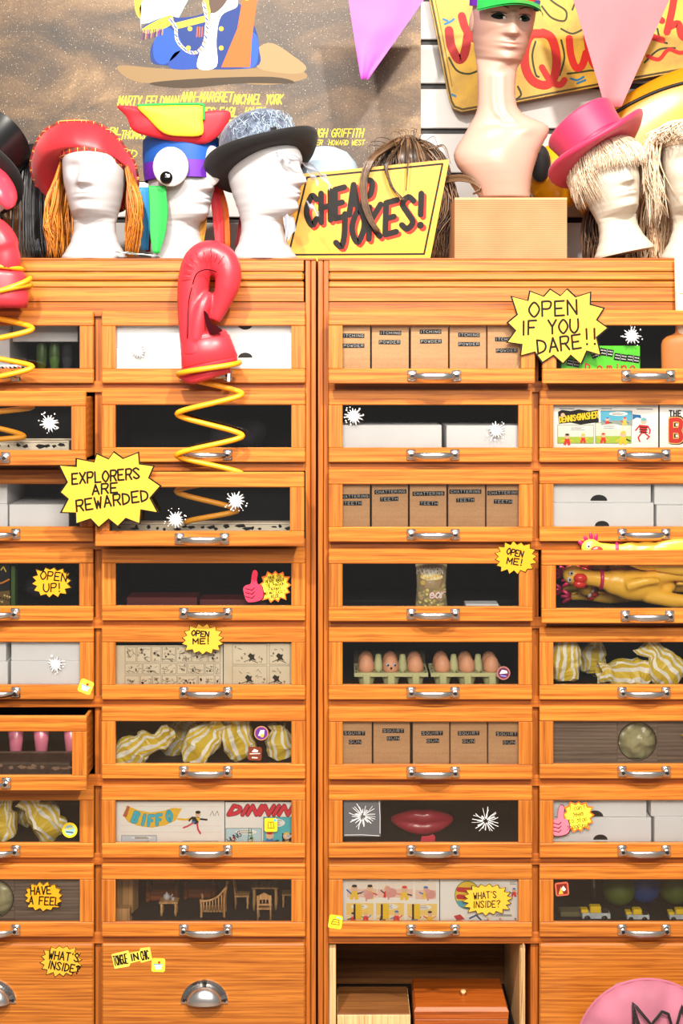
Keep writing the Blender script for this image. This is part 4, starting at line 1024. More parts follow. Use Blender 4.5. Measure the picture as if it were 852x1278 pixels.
bag('A', 7, 4, 1048, 2, .07, .11, 9, 'yellow striped paper bag at the picture edge in the lower drawer', .035, .05)
bag('A', 7, 34, 1050, 5, .07, .10, 11, 'dim striped paper bag set back in the lower drawer', .12, .05)
bag('A', 7, 72, 1050, -38, .085, .125, 12, 'crumpled striped paper bag leaning by the round yellow sticker', .045, .055)
bag('D', 5, 705, 862, 3, .072, .15, 13, 'upright striped paper bag against the frame below the rubber chickens', .03, .05, crush=.6)
bag('D', 5, 737, 861, 8, .075, .11, 14, 'shaded striped paper bag set back below the rubber chickens', .11, .05)
bag('D', 5, 812, 843, -86, .08, .135, 15, 'wide striped paper bag lying flat with level stripes', .035, .05)
bag('D', 5, 842, 856, -38, .085, .12, 17, 'striped paper bag with a torn folded mouth by the picture edge', .03, .05)
# ---- rubber chickens
def chicken(px, py, Y, roll, label, tilt=0.0):
    root = empty('rubber_chicken', W(px, py, Y), label, 'toy', 'rubber chickens', (roll, tilt, 0))
    return root
def chicken_proto(root):
    m = MB()
    m.ell((.005, 0, 0), (.062, .034, .036), 22); m.ell((-.035, 0, .004), (.04, .028, .03), 18)
    m.tube(catmull([(-.05, 0, .006), (-.09, 0, .010), (-.125, -.002, .013)], 6), [.024, .022, .020, .0195, .019, .0185, .018, .018, .018, .018, .018, .0185, .019], 14)
    m.ell((-.138, -.003, .016), (.025, .021, .023), 18)
    m.tube(catmull([(.03, -.008, .018), (.09, -.012, .030), (.15, -.014, .020), (.19, -.014, .012)], 6), lambda t: .020 - .011 * t, 12)
    m.tube(catmull([(.03, -.008, -.018), (.09, -.012, -.028), (.15, -.014, -.026), (.19, -.014, -.03)], 6), lambda t: .020 - .011 * t, 12)
    m.tube(catmull([(-.02, -.028, .0), (.02, -.04, .014), (.05, -.036, .016)], 5), lambda t: .013 - .006 * t, 10)
    m.ell((.07, .012, 0), (.03, .02, .022), 14)
    bake(m, 'body', 'rubber_chicken', root, .0042, 3)
    m = MB(); m.ell((-.125, -.026, .012), (.016, .013, .011), 14); m.ell((-.126, -.024, -.001), (.0155, .012, .0095), 14); m.build('beak', 'rubber_red', root, True)
    m = MB()
    for i, (x, z, a) in enumerate(((-.150, .036, .5), (-.138, .043, .2), (-.126, .041, -.1), (-.161, .026, .9))): m.ell((x, 0, z), (.0055, .006, .012), 10, (0, -a, 0))
    m.build('comb', 'rubber_magenta', root, True)
    m = MB(); m.lathe([(.0205, -.004), (.0235, -.002), (.0235, .002), (.0205, .004)], 18, 'X', (-.074, 0, .009)); m.build('collar', 'rubber_magenta', root, True)
    for x, z in ((-.146, .021), (-.149, .007)):
        e = MB().ell((x, -.021, z), (.0062, .005, .0062), 12).build('eye', 'eye_white', root, True)
        MB().ell((x + .0006, -.0255, z + .0005), (.0026, .0016, .0026), 8).build('pupil', 'lens_black', e, True)
    for z in (.012, -.03):
        m = MB()
        for a in (-.6, 0, .6): m.tube([(.187, -.014, z), (.187 + .028 * math.cos(a), -.014, z + .028 * math.sin(a))], lambda t: .0065 - .003 * t, 8)
        m.build('foot', 'rubber_magenta', root, True)
Y = gy('D', 4)
ck = chicken(790, 730, Y + FT + .052, 0, 'rubber chicken with googly face and red beak, foremost in its drawer', .05); chicken_proto(ck); ck.scale = (1.1, 1, 1.14)
for px, py, yy, rot, lb in ((792, 712, .135, (.2, .10, 0), 'rubber chicken lying behind the foremost one, its back against the glass top'),
                            (806, 734, .14, (0, -.03, PI), 'rubber chicken lying the other way with its magenta claws by the drawer bottom'),
                            (806, 694, .0405, (0, .03, 0), 'rubber chicken on top of the heap showing above the drawer rail'),
                            (736, 722, .26, (.6, -.1, 1.25), 'rubber chicken tucked head down in the dark drawer corner'),
                            (792, 724, .24, (.3, -.04, PI + .05), 'rubber chicken at the back of the heap by the picture edge')):
    c_ = dup(ck); c_.scale = (1, 1, 1) if py != 694 else (1, .5, 1); c_.location = W(px, py, Y + yy); c_.rotation_euler = rot; c_['label'] = lb
# ---- eggs in cartons
Y = iy('C', 5) + .01; kE = L(1, Y)
def egg_carton(px0, label, n=3, lid=False):
    o = empty('egg_carton', W(px0, 856, Y + .06), label, 'carton', 'egg cartons'); o.location.z = fz('C', 5) + .0005
    pit = 30.8 * kE; hz = W(0, 840, Y).z - o.location.z; m = MB()
    for i in range(n):
        for j in range(2):
            cx_, cy_ = (i - (n - 1) / 2) * pit, (j - .5) * .058
            m.lathe([(.017, .002), (.020, .012), (.026, hz - .004), (.027, hz), (.0245, hz), (.019, .014), (.015, .006)], 16, 'Z', (cx_, cy_, 0))
    w2 = n * pit / 2
    for s in (-1, 1): m.box(-w2, w2, *(sorted((s * .055, s * .060))), hz - .010, hz, .001)
    for s in (-1, 1): m.box(*sorted((s * w2, s * (w2 - .004))), -.055, .055, hz - .007, hz, .001)
    for i in range(n): m.box((i - (n - 1) / 2) * pit - .009, (i - (n - 1) / 2) * pit + .009, -.062, -.052, .001, hz - .002, .002)
    m.build('tray', 'carton_green', o, True, angle=35)
    for i in range(n - 1):
        cx_ = (i - (n - 2) / 2) * pit
        MB().lathe([(.017, hz - .012), (.014, hz + .004), (.0085, hz + .024), (.007, hz + .034), (.004, hz + .036), (.001, hz + .0365)], 12, 'Z', (cx_, 0, 0)).build('post', 'carton_green', o, True)
    if lid: MB().box(-w2, w2, .070, .076, .0, hz + .03, .003).build('lid', 'carton_dim', o)
    return o, pit, hz
ca, pit, hz = egg_carton(487, 'green pulp egg carton by the frame holding the egg with a face', 3, True)
cb, _, _ = egg_carton(581, 'green pulp egg carton beside the round maroon sticker', 3)
def egg_at(cart, i, j, label, tilt=0.0, up=.0):
    m = MB(); m.lathe([(.001, 0), (.010, .0025), (.0175, .010), (.0208, .021), (.0195, .033), (.0145, .044), (.008, .0505), (.001, .0525)], 22)
    p = cart.location + Vector(((i - 1) * pit, (j - .5) * .058, hz - .014 + up))
    o = m.build('egg', 'egg_shell', None, True, p); o.rotation_euler = (tilt, 0, tilt * .5)
    return tag(o, label, 'egg', 'brown eggs in cartons')
rows_ = ['first', 'second', 'third']
for cart, nm in ((ca, 'carton by the frame'), (cb, 'carton by the maroon sticker')):
    for i in range(3):
        for j in range(2):
            face = cart is ca and i == 1 and j == 0
            e = egg_at(cart, i, j, 'brown egg with stuck-on eyes and open mouth' if face else 'brown egg, %s of the %s row in the %s' % (rows_[i], 'front' if j == 0 else 'back', nm), .06 * (i - 1), .0)
            if face:
                for s in (-1, 1):
                    w_ = MB().ell((s * .0085, -.0175, .032), (.0052, .0036, .0052), 12).build('eye', 'eye_white', e, True)
                    MB().ell((s * .0085 + .0012, -.0208, .0315), (.0026, .0012, .0026), 8).build('pupil', 'lens_black', w_, True)
                MB().ell((.0005, -.0205, .0235), (.003, .0015, .0035), 10).build('mouth', 'lens_black', e, True)
# ---- popcorn bag
Y = iy('C', 4) + .05; k = L(1, Y); o = empty('popcorn_bag', W(538, 757, Y), 'brown see-through popcorn bag standing alone in a dark drawer', 'bag'); o.location.z = fz('C', 4) + .0005
hB = W(0, 700, Y).z - o.location.z; m = MB(); rings = []
for i in range(15):
    t = i / 14; a = 20.5 * k * (1.0 - .10 * math.sin(PI * t)); b = .030 * (math.sin(PI * (.12 + .76 * (1 - t))) ** .8) * (1 - t * .8) + .003
    rings.append([(a * math.cos(2 * PI * j / 28), b * math.sin(2 * PI * j / 28), t * hB) for j in range(28)])
m.loft(rings); m.build('film', 'clear_film', o, True)
m = MB(); q = random.Random(4)
for i in range(130):
    a = q.uniform(0, 2 * PI); rr = q.random() ** .5; zz = q.uniform(.002, .040) + (.02 * q.random() ** 3)
    s = q.uniform(.0035, .0055); m.ell((rr * 17 * k * math.cos(a), rr * .021 * math.sin(a), zz), (s, s, s * .9), 6)
tag(m.build('popcorn', 'popcorn_yellow', o, True), kind='stuff')
MB().loft([[(rr * .96 * x, y * .5 + .012, z) for x, y, z in r] for rr, r in zip([1] * 15, rings)]).build('inner_card', 'foil_brown', o, True)
m = MB(); y0 = -.0325
f = lambda x, y: ((x - 538) * k, (CY - y) * k + ZC - o.location.z)
def pp(zfun): return zfun
mm = MB(); X, Z = f(536, 712); write(mm, 'POPCORN', X, Z - 3.6 * k, 7.5 * k, 1.1 * k, -.001, (236, 226, 210), 1.6, .8, fit=32 * k)
mm.poly([f(*p) for p in [(524, 721), (552, 721), (548, 733), (529, 733)]], -.0005, (150, 100, 50)); mm.disc(*f(538, 719), 14 * k, -.0008, (244, 222, 140), 18, 4.2 * k)
for i in range(12): mm.disc(*f(526 + 2.2 * i, 717.5 + (i * 7 % 5) * .7), 1.7 * k, -.001, (252, 238, 190) if i % 2 else (236, 196, 90), 8)
X, Z = f(542, 740); write(mm, 'bear', X, Z - 4.5 * k, 10 * k, 2.6 * k, -.0012, (210, 70, 60), 1.3, .8); write(mm, 'bear', X, Z - 4.5 * k, 10 * k, 1.7 * k, -.0014, (250, 244, 236), 1.3, .8)
mm.disc(*f(525, 745), 2.4 * k, -.001, (200, 170, 120)); mm.disc(*f(527, 726), 3 * k, -.0009, (214, 180, 90))
for i, v in enumerate(mm.v):                                                     # wrap the print onto the curved film
    t = max(0, min(1, v.z / hB)); a = 20.5 * k * (1.0 - .10 * math.sin(PI * t)); b = .030 * (math.sin(PI * (.12 + .76 * (1 - t))) ** .8) * (1 - t * .8) + .003
    mm.v[i] = Vector((v.x, v.y - b * math.sqrt(max(.02, 1 - min(.98, (v.x / a) ** 2))) - .0004, v.z))
mm.build('print', 'ink', o)
box_at('white_slip', 'white_card', 581, 622, 753.8, 760, iy('C', 4) + .02, .05, 'thin white card lying in the drawer beside the popcorn bag', 'card', floor=fz('C', 4))
# ---- wax lips and a scrap of pink paper
Y = iy('C', 7) + .10; m = MB()
for z, s in ((.011, 1), (-.013, -1)):
    pts = catmull([(-.078, .012, 0), (-.045, -.004, z * .9), (-.015, -.010, z * 1.25), (0, -.008, z * (.85 if s > 0 else 1.3)), (.015, -.010, z * 1.25), (.045, -.004, z * .9), (.078, .012, 0)], 5)
    m.tube(pts, lambda t: .006 + .013 * math.sin(PI * t) ** .7, 12)
p = W(527, 1024, Y); o = bake(m, 'wax_lips', 'lips_deep', None, .004, 3, p); tag(o, 'big pink wax lips lying between the two crack stickers', 'lips'); o.location = p
o.location.z = fz('C', 7) + .034
st = MB().ell((0, 0, 0), (.03, .022, .012), 14).build('lip_stand', 'soft_black', o, True, (0, 0, -.021))
Y = iy('C', 7) + .012; k = L(1, Y)
m = MB(); m.prism([(-9 * k, 0), (9 * k, 0), (10 * k, 10 * k), (7 * k, 13 * k), (2 * k, 11 * k), (-7 * k, 10.5 * k)], 0, .0012); p = W(533, 1056, Y); o = m.build('paper_scrap', 'lips_pink', None, False, (p.x, Y, fz('C', 7))); tag(o, 'torn scrap of bright pink paper at the glass bottom', 'paper')
# ---- maroon boxes
Y = iy('B', 4) + .02
box_at('maroon_box', 'maroon_card', 158, 246, 745.5, 763, Y + .012, .08, 'flat maroon box on the frame side of the thumbs up drawer', 'box', 'flat maroon boxes', floor=fz('B', 4))
box_at('maroon_box', 'maroon_card', 249, 332, 748, 763, Y, .08, 'flat maroon box partly behind the red thumbs up sticker', 'box', 'flat maroon boxes', floor=fz('B', 4))
# ---- green dominoes box
Y = iy('D', 1) + .008; k = L(1, Y); o = box_at('dominoes_box', 'domino_green', 700, 798.5, 431.5, 466, Y, .03, 'bright green dominoes box below the open-if-you-dare sign', 'box', floor=fz('D', 1))
f = lambda x, y: (((x - CX) * k - o.location.x), ZC + (CY - y) * k - o.location.z); m = MB(); y0 = -.015 - .0004
for (cx_, cy_, a, n) in ((715, 453, 10, 3), (745, 441, -22, 2), (757, 440, 9, 2), (774, 446, 9, 2), (790, 448, 9, 2)):
    ca_, sa_ = math.cos(math.radians(a)), math.sin(math.radians(a))
    R = lambda u, v: f(cx_ + u * ca_ - v * sa_, cy_ + u * sa_ + v * ca_)
    m.poly([R(-8, 4.5), R(8, 4.5), R(8, -4.5), R(-8, -4.5)], y0, (14, 14, 14)); m.stroke([R(0, 4), R(0, -4)], .5 * k, y0 - .0002, (200, 200, 200))
    for u in (-6, -4, -2, 2.2, 4.2, 6.2):
        for v in (-2, 1.6): m.disc(*R(u, v), .75 * k, y0 - .0003, (246, 246, 246), 6)
for s, x in (('D', 733), ('o', 748), ('m', 760), ('i', 770), ('n', 778), ('o', 789)): write(m, s, *f(x, 462), 8 * k, 1.8 * k, y0 - .0003, (206, 40, 50))
m.build('print', 'ink', o)
# ---- bottle with a beige sleeve rising out of the drawer
Y = gy('D', 1) + FT + .026; p = W(872, 466, Y); o = empty('sleeved_bottle', (p.x, Y, fz('D', 1) + .0005), 'tan bottle with a beige sleeve rising from a drawer at the picture edge', 'bottle'); k = L(1, Y); z_ = lambda y: ZC + (CY - y) * k - o.location.z
m = MB(); prof = [(47 * k, 0), (47.5 * k, z_(430)), (46 * k, z_(425)), (41 * k, z_(420)), (35 * k, z_(418)), (30.5 * k, z_(416)), (29.5 * k, z_(413.5)), (29.5 * k, z_(406))]
m.lathe(prof, 40); m.v = [Vector((v.x, v.y * .24, v.z)) for v in m.v]; m.build('flask', 'bottle_tan', o, True, angle=40)
m = MB(); m.lathe([(28 * k, z_(417)), (29 * k, z_(400)), (30 * k, z_(370)), (31 * k, z_(322)), (30 * k, z_(320)), (2 * k, z_(319.5))], 40); m.v = [Vector((v.x, v.y * .34, v.z)) for v in m.v]; m.build('sleeve', 'paper_beige', o, True, angle=40)
m = MB()
for i in range(11): m.tube([(-28.5 * k, -.003, z_(327 + i * 3)), (-26.8 * k, -.0085, z_(327.4 + i * 3)), (-25 * k, -.0115, z_(327 + i * 3))], .0011, 6)
m.tube([(-30 * k, -.002, z_(366)), (-24 * k, -.0125, z_(366.5)), (-12 * k, -.0195, z_(367))], .0010, 6)
m.build('stitching', 'bottle_tan', o, True)
# ---- dark wooden panels with round portholes
for c, r, cx_, lb in (('A', 8, -7, 'dark grained panel with a round porthole beside HAVE A FEEL'), ('D', 6, 795, 'dark grained panel with a whole round porthole in view')):
    x0, x1 = COLS[c]; Y = iy(c, r) + .001; py = rt(r) + 45.5; o = empty('porthole_panel', W((x0 + x1) / 2, py, Y), lb, 'panel', 'dark porthole panels'); k = L(1, Y); px = (x0 + x1) / 2
    o.location.z = fz(c, r) + .0005; zc = W(0, py - .5, Y).z - o.location.z; ht = zc + 28 * k; cxl = (cx_ - px) * k; R = 23.3 * k
    for u0, u1 in ((-110 * k, cxl - 25 * k), (cxl - 24.8 * k, cxl + 24.8 * k), (cxl + 25 * k, 110 * k)):
        m = MB()
        if abs((u0 + u1) / 2 - cxl) < .001:                                   # the middle board with the hole cut through
            n = 40; sq = []; ci = []
            for i in range(n):
                a = 2 * PI * i / n + PI / 4; cc, ss = math.cos(a), math.sin(a); q_ = max(abs(cc), abs(ss))
                X = (u1 - u0) / 2 * cc / q_; Zz = (ss / q_); Zz = zc + (Zz * (ht - zc) if Zz > 0 else Zz * zc)
                sq.append((cxl + X, Zz)); ci.append((cxl + R * cc, zc + R * ss))
            m.ring(sq, ci, 0, .008)
        else: m.box(u0, u1, 0, .008, 0, ht, .0006)
        m.build('board', 'dark_stained', o)
    m = MB(); m.lathe([(R, -.0006), (R + .0012, -.0012), (R + .002, -.0006), (R + .002, .001), (R, .001)], 40, 'Y', (cxl, 0, zc), False); m.build('rim', 'ink_black', o, True)
    m = MB(); g = []                                                          # gathered cloth behind the hole
    for i in range(22):
        row = []
        for j in range(22):
            u, v = -1 + 2 * i / 21, -1 + 2 * j / 21
            a = noise.noise(Vector((u * 1.6 + cx_, v * 2.2, 3))) + .5 * noise.noise(Vector((u * 4, v * 5, 7 + cx_)))
            row.append((cxl + u * R * 1.06, .016 + .010 * a + .012 * (u * u + v * v), zc + v * R * 1.06))
        g.append(row)
    m.loft(g, False, False); m.build('gathered_cloth', 'porthole_fabric', o, True)
# ---- doll's house furniture
g = 'wooden doll\u2019s house furniture'
def rod(m, a, b, r=.0016): m.tube([a, b], r, 8)
def doll_chair(loc, rz, label, name='doll_chair', w=.038, sh=.034, bh=.068):
    o = empty(name, loc, label, 'doll furniture', g, (0, 0, rz)); h = w / 2
    MB().box(-h, h, -h, h, sh - .003, sh, .001).build('seat', 'doll_pine', o)
    for x in (-1, 1):
        m = MB(); m.lathe([(.0022, 0), (.0028, .006), (.002, .012), (.003, .02), (.0024, sh - .004)], 8, 'Z', (x * (h - .004), -h + .004, 0)); m.build('leg', 'doll_pine', o, True)
        m = MB(); m.tube([(x * (h - .003), h - .003, 0), (x * (h - .003), h - .003, sh), (x * (h - .003), h + .002, bh)], .0024, 8); m.build('leg', 'doll_pine', o, True)
    m = MB(); m.prism([(-h, bh - .012), (-h + .002, bh - .002), (-h * .5, bh + .002), (0, bh + .007), (h * .5, bh + .002), (h - .002, bh - .002), (h, bh - .012), (h * .5, bh - .010), (-h * .5, bh - .010)][::-1], h - .001, h + .003); m.build('crest', 'doll_pine', o)
    for i in range(4): m = MB(); rod(m, ((i - 1.5) * w * .22, h - .001, sh + .010), ((i - 1.5) * w * .22, h + .001, bh - .009)); m.build('spindle', 'doll_pine', o, True)
    MB().box(-h + .002, h - .002, h - .003, h + .001, sh + .008, sh + .012, .0005).build('stretcher', 'doll_pine', o)
    return o
F8 = fz('B', 8) + .0005
def at8(px, Yd): p = W(px, 0, iy('B', 8) + Yd); return Vector((p.x, p.y, F8))
doll_chair(at8(330, .035), PI, 'small pale wooden chair with its spindled back to the glass, before the table')
def doll_table(loc, w, d, h, label):
    o = empty('doll_table', loc, label, 'doll furniture', g); MB().box(-w / 2, w / 2, -d / 2, d / 2, h - .004, h, .001).build('tabletop', 'doll_pine', o)
    for x in (-1, 1):
        for y in (-1, 1): m = MB(); m.lathe([(.003, 0), (.004, h * .3), (.003, h * .6), (.0042, h - .004)], 8, 'Z', (x * (w / 2 - .006), y * (d / 2 - .006), 0)); m.build('leg', 'doll_pine', o, True)
    return o
doll_table(at8(331, .115), .068, .05, .060, 'tall wooden table behind the pale spindle chair')
doll_chair(at8(302, .12), PI / 2, 'wooden chair turned sideways to the tall table', sh=.034, bh=.075)
doll_chair(at8(361, .13), -PI / 2, 'wooden chair at the drawer end facing the tall table', sh=.034, bh=.07)
doll_table(at8(211, .07), .048, .036, .036, 'low wooden side table carrying a white tea set')
m = MB(); p = at8(208, .07); m.lathe([(.001, 0), (.006, .0005), (.0095, .006), (.0085, .012), (.004, .016), (.0022, .017), (.0022, .020), (.0005, .021)], 14); m.tube([(.008, 0, .006), (.014, 0, .012), (.015, 0, .015)], .0018, 8)
o = m.build('doll_teapot', 'white_foam', None, True, (p.x, p.y, F8 + .0362)); tag(o, 'tiny white teapot on the low side table', 'doll teapot')
m = MB(); m.lathe([(.002, 0), (.003, .001), (.0055, .007), (.005, .007), (.002, .002)], 12); o = m.build('doll_cup', 'white_foam', None, True, (p.x + .016, p.y - .004, F8 + .0362)); tag(o, 'tiny white cup beside the teapot', 'doll cup')
# cot bench with sloped slatted side
o = empty('doll_cot', at8(267, .07), 'wooden cot with a sloped slatted side and high ends', 'doll furniture', g); kk = L(1, iy('B', 8) + .07)
MB().box(-15 * kk, 14 * kk, -.02, .02, .012, .016, .001).build('base', 'doll_pine', o)
for x, hh in ((-15, 22), (13.5, 38)):
    m = MB(); m.tube(catmull([(x * kk, -.02, 0), (x * kk, -.02, hh * .6 * kk), ((x + (2.5 if x > 0 else -1)) * kk, -.02, hh * kk)], 4), .003, 8); m.tube(catmull([(x * kk, .02, 0), (x * kk, .02, hh * .6 * kk), ((x + (2.5 if x > 0 else -1)) * kk, .02, hh * kk)], 4), .003, 8)
    m.box((x - 1) * kk, (x + 1) * kk, -.02, .02, .016, hh * .8 * kk); m.build('end_board', 'doll_pine', o)
m = MB(); m.tube(catmull([(-15 * kk, -.02, 20 * kk), (-4 * kk, -.02, 21 * kk), (6 * kk, -.02, 26 * kk), (15 * kk, -.02, 36 * kk)], 5), .0026, 8); m.build('rail', 'doll_pine', o, True)
for i in range(7): x = (-12 + i * 3.7) * kk; m = MB(); rod(m, (x, -.02, .014), (x, -.02, (20 + max(0, i - 2) * 1.9) * kk), .0018); m.build('spindle', 'doll_pine', o, True)
for px, Yd, lb in ((203, .17, 'dim upholstered armchair behind the tea table'), (250, .19, 'dim upholstered armchair behind the cot')):
    o = empty('doll_armchair', at8(px, Yd), lb, 'doll furniture', g); MB().box(-.032, .032, -.025, .025, .004, .032, .004).build('seat', 'redwood_box', o); MB().box(-.032, .032, .018, .03, .03, .088, .006).build('backrest', 'redwood_box', o)
    for s in (-1, 1): a, b = sorted((s * .032, s * .042)); MB().box(a, b, -.025, .025, 0, .048, .004).build('armrest', 'redwood_box', o)
o = empty('doll_wardrobe', at8(159, .10), 'tall wooden wardrobe standing ajar in the furniture drawer', 'doll furniture', g, (0, 0, -.25)); MB().box(-.022, .022, -.02, .02, 0, .105, .001).build('carcass', 'doll_pine', o)
MB().box(-.020, .020, -.023, -.0205, .012, .098, .0008).build('door', 'doll_pine', o)
o = empty('doll_stool', at8(154, .03), 'small wooden box stool at the glass corner', 'doll furniture', g); MB().box(-.018, .018, -.014, .014, .004, .034, .001).build('seat', 'doll_pine', o); MB().box(-.02, .02, -.016, .016, 0, .004, .001).build('base', 'doll_pine', o)
# ---- toy trucks and balls in the lowest glass drawer
F8d = fz('D', 8) + .0005
for px, Yd, s, lb in ((743, .03, 1.25, 'yellow toy truck with a black cab, first along the glass'), (795, .03, 1.0, 'yellow toy truck, middle one under the blue and green balls'), (848, .03, 1.0, 'yellow toy truck cut by the picture edge')):
    Y = iy('D', 8) + Yd; p = W(px, 0, Y); o = empty('toy_truck', (p.x, Y, F8d), lb, 'toy', 'yellow toy trucks'); k = L(1, Y) * s
    MB().box(-14 * k, 14 * k, -.012, .012, 3 * k, 8.5 * k, .001).build('chassis', 'sheet_clear', o); MB().box(-6 * k, 5 * k, -.011, .011, 8.5 * k, 15 * k, .002).build('load', 'toy_yellow', o)
    MB().box(-15 * k, -8 * k, -.010, .010, 8.5 * k, 12 * k, .001).build('bonnet', 'toy_yellow', o)
    MB().box(6 * k, 12 * k, -.011, .011, 8.5 * k, 14 * k, .001).build('cab', 'gloss_black', o)
    for x in (-9, 8): MB().lathe([(3.2 * k, -.013), (3.2 * k, .013)], 12, 'Y', (x * k, 0, 3.3 * k)).build('axle', 'gloss_black', o, True)
for px, mat, rad, Yd, lb in ((772, 'toy_green', .042, .13, 'dull green ball beside the blue one in the dark'), (803, 'toy_blue', .046, .15, 'dull blue ball between the two green ones'), (842, 'toy_green', .042, .14, 'dull green ball by the picture edge'), (825, 'felt_maroon', .036, .24, 'dull red ball at the very back of the dark drawer')):
    p = W(px, 0, iy('D', 8) + Yd); m = MB(); m.ell((0, 0, rad), (rad, rad, rad), 24); m.m = 1; m.lathe([(.006, rad * 2 - .001), (.004, rad * 2 + .003), (.001, rad * 2 + .003)], 10)
    o = m.build('toy_ball', [mat, 'ink_black'], None, True, (p.x, p.y, F8d)); tag(o, lb, 'ball', 'dull toy balls')
p = W(741, 0, iy('D', 8) + .10); o = MB().tube([(0, 0, 0), (0, 0, .12)], .006, 12).build('grey_rod', 'steel_hook', None, True, (p.x, p.y, F8d)); tag(o, 'upright grey rod standing in the dark drawer with trucks', 'rod')
p = W(715, 0, iy('D', 8) + .07); o = MB().box(-.035, .035, -.02, .02, 0, .012, .002).build('grey_board', 'carton_dim', None, False, (p.x, p.y, F8d)); tag(o, 'small flat board behind the first yellow truck', 'board')
# ---- first drawers on the picture edge
Y = iy('A', 1)
box_at('grey_box', 'grey_card', -70, 12, 406, 466, Y + .03, .2, 'grey box standing at the picture edge behind a yellow coil', 'box', floor=fz('A', 1))
o = box_at('grey_box', 'grey_card', 15.5, 97, 404, 427, Y + .05, .16, 'pale grey open box flap hanging over green packets', 'box', floor=W(0, 426.5, Y + .05).z)
for i, (px, mt, lb) in enumerate(((52, 'green_plastic', 'dim green plastic packet, first under the grey box'), (68, 'green_plastic', 'dim green plastic packet, second under the grey box'), (84, 'cloth_black', 'dark packet at the drawer end under the grey box'))):
    Yp = Y + .09; p = W(px, 0, Yp); m = MB(); m.ell((0, 0, .05), (.014, .012, .052), 16); o = m.build('plastic_packet', mt, None, True, (p.x, Yp, fz('A', 1))); tag(o, lb, 'packet', 'dim packets under the grey box')
Y = iy('A', 1) + .006; k = L(1, Y); o = empty('picture_book', (W(-20, 0, Y).x, Y, fz('A', 1)), 'printed black and orange book lying behind the yellow coil at the picture edge', 'book'); m = MB(); m.box(-50 * k, 56 * k, 0, .02, 0, W(0, 455, Y).z - o.location.z, .001); m.build('cover', 'white_card', o)
m = MB(); q = random.Random(2); hh = W(0, 455, Y).z - o.location.z
for i in range(20): x = -48 + i * 5; m.poly([(x * k, hh - .004), ((x + 4) * k, hh - .004 - q.random() * .006), ((x + 3) * k, hh - .016), ((x - 1) * k, hh - .014)], -.0004, (30, 26, 24) if i % 3 else (226, 120, 40))
m.build('print', 'ink', o)
Y = iy('A', 4); k = L(1, Y); o = box_at('snack_packet', 'gloss_black', -30, 12.5, 704, 765, Y + .012, .03, 'black snack packet with yellow print at the picture edge', 'packet', floor=fz('A', 4))
f = lambda x, y: (((x - CX) * k - o.location.x), ZC + (CY - y) * k - o.location.z); m = MB(); y0 = -.0155
m.poly([f(*p) for p in [(-12, 740), (11, 738), (11, 756), (-12, 756)]], y0, (110, 86, 40)); m.stroke([f(-8, 730), f(2, 728), f(10, 724)], 2 * k, y0 - .0003, (200, 120, 30)); m.stroke([f(0, 712), f(3, 708), f(6, 714)], 1.4 * k, y0 - .0003, (230, 200, 60))
for i in range(14): m.disc(*f(-10 + i * 1.6, 744 + (i * 5 % 9)), 1.3 * k, y0 - .0004, (206, 190, 130) if i % 2 else (60, 40, 20), 7)
m.build('print', 'ink', o)
box_at('green_packet', 'green_plastic', 13.5, 19, 706, 765, Y + .015, .03, 'narrow green packet beside the black snack packet', 'packet', floor=fz('A', 4))
for c, r, px, w_, h_, lb in (('A', 4, 66, .075, .07, 'dark bundle of cloth behind the OPEN UP sign'), ('B', 2, 300, .09, .075, 'dark bundle of cloth in the empty-looking drawer behind the coil'), ('C', 2, 560, .12, .05, 'dark bundle of cloth behind the low white trays')):
    m = MB(); q = random.Random(px)
    for i in range(7): m.ell((q.uniform(-w_, w_) * .7, q.uniform(-.03, .03), h_ * q.uniform(.3, .6)), (w_ * .4, .04, h_ * .4), 14, (q.uniform(-1, 1), q.uniform(-1, 1), 0))
    p = W(px, 0, iy(c, r) + (.16 if c != 'C' else .28)); o = bake(m, 'cloth_bundle', 'cloth_black', None, .007, 3); o.location = (p.x, p.y, fz(c, r) + .012); tag(o, lb, 'cloth', 'dark cloth bundles')
# ---- open compartment: low carton and a lidded wooden box
Y = .03; k = L(1, Y); zf = ZC + (CY - 1305.8) * P
o = empty('low_carton', (W(463, 0, Y + .06).x, Y + .08, zf), 'low brown carton beside the lidded wooden box in the open compartment', 'box')
a, b = W(420.5, 0, Y).x - o.location.x, W(512, 0, Y).x - o.location.x; h_ = W(0, 1267, Y).z - zf
MB().box(a, b, -.08, .08, 0, h_, .001).build('carton_body', 'pale_ply', o); MB().box(a + .002, b - .002, -.078, .08, h_, h_ + .003, .0008).build('lid', 'brown_board', o)
o = empty('lidded_box', (W(578, 0, Y + .06).x, Y + .08, zf), 'wooden lidded box with a small knob inside the open compartment', 'box')
a, b = W(517, 0, Y).x - o.location.x, W(634, 0, Y).x - o.location.x; h_ = W(0, 1272, Y).z - zf
MB().box(a, b, -.08, .08, 0, h_, .002).build('box_body', 'redwood_box', o)
m = MB(); m.loft([[(a, -.08, h_), (b, -.08, h_), (b, .08, h_), (a, .08, h_)], [(a - .001, -.082, h_ + .020), (b + .001, -.082, h_ + .020), (b, .08, h_ + .022), (a, .08, h_ + .022)], [(a + .004, -.074, h_ + .028), (b - .004, -.074, h_ + .028), (b - .004, .08, h_ + .034), (a + .004, .08, h_ + .034)]]); ld = m.build('lid', 'redwood_box', o)
MB().tube([(0, -.01, h_ + .030), (0, -.016, h_ + .040), (0, -.018, h_ + .044)], [.006, .005, .007], 12).build('knob', 'pale_ply', ld, True)
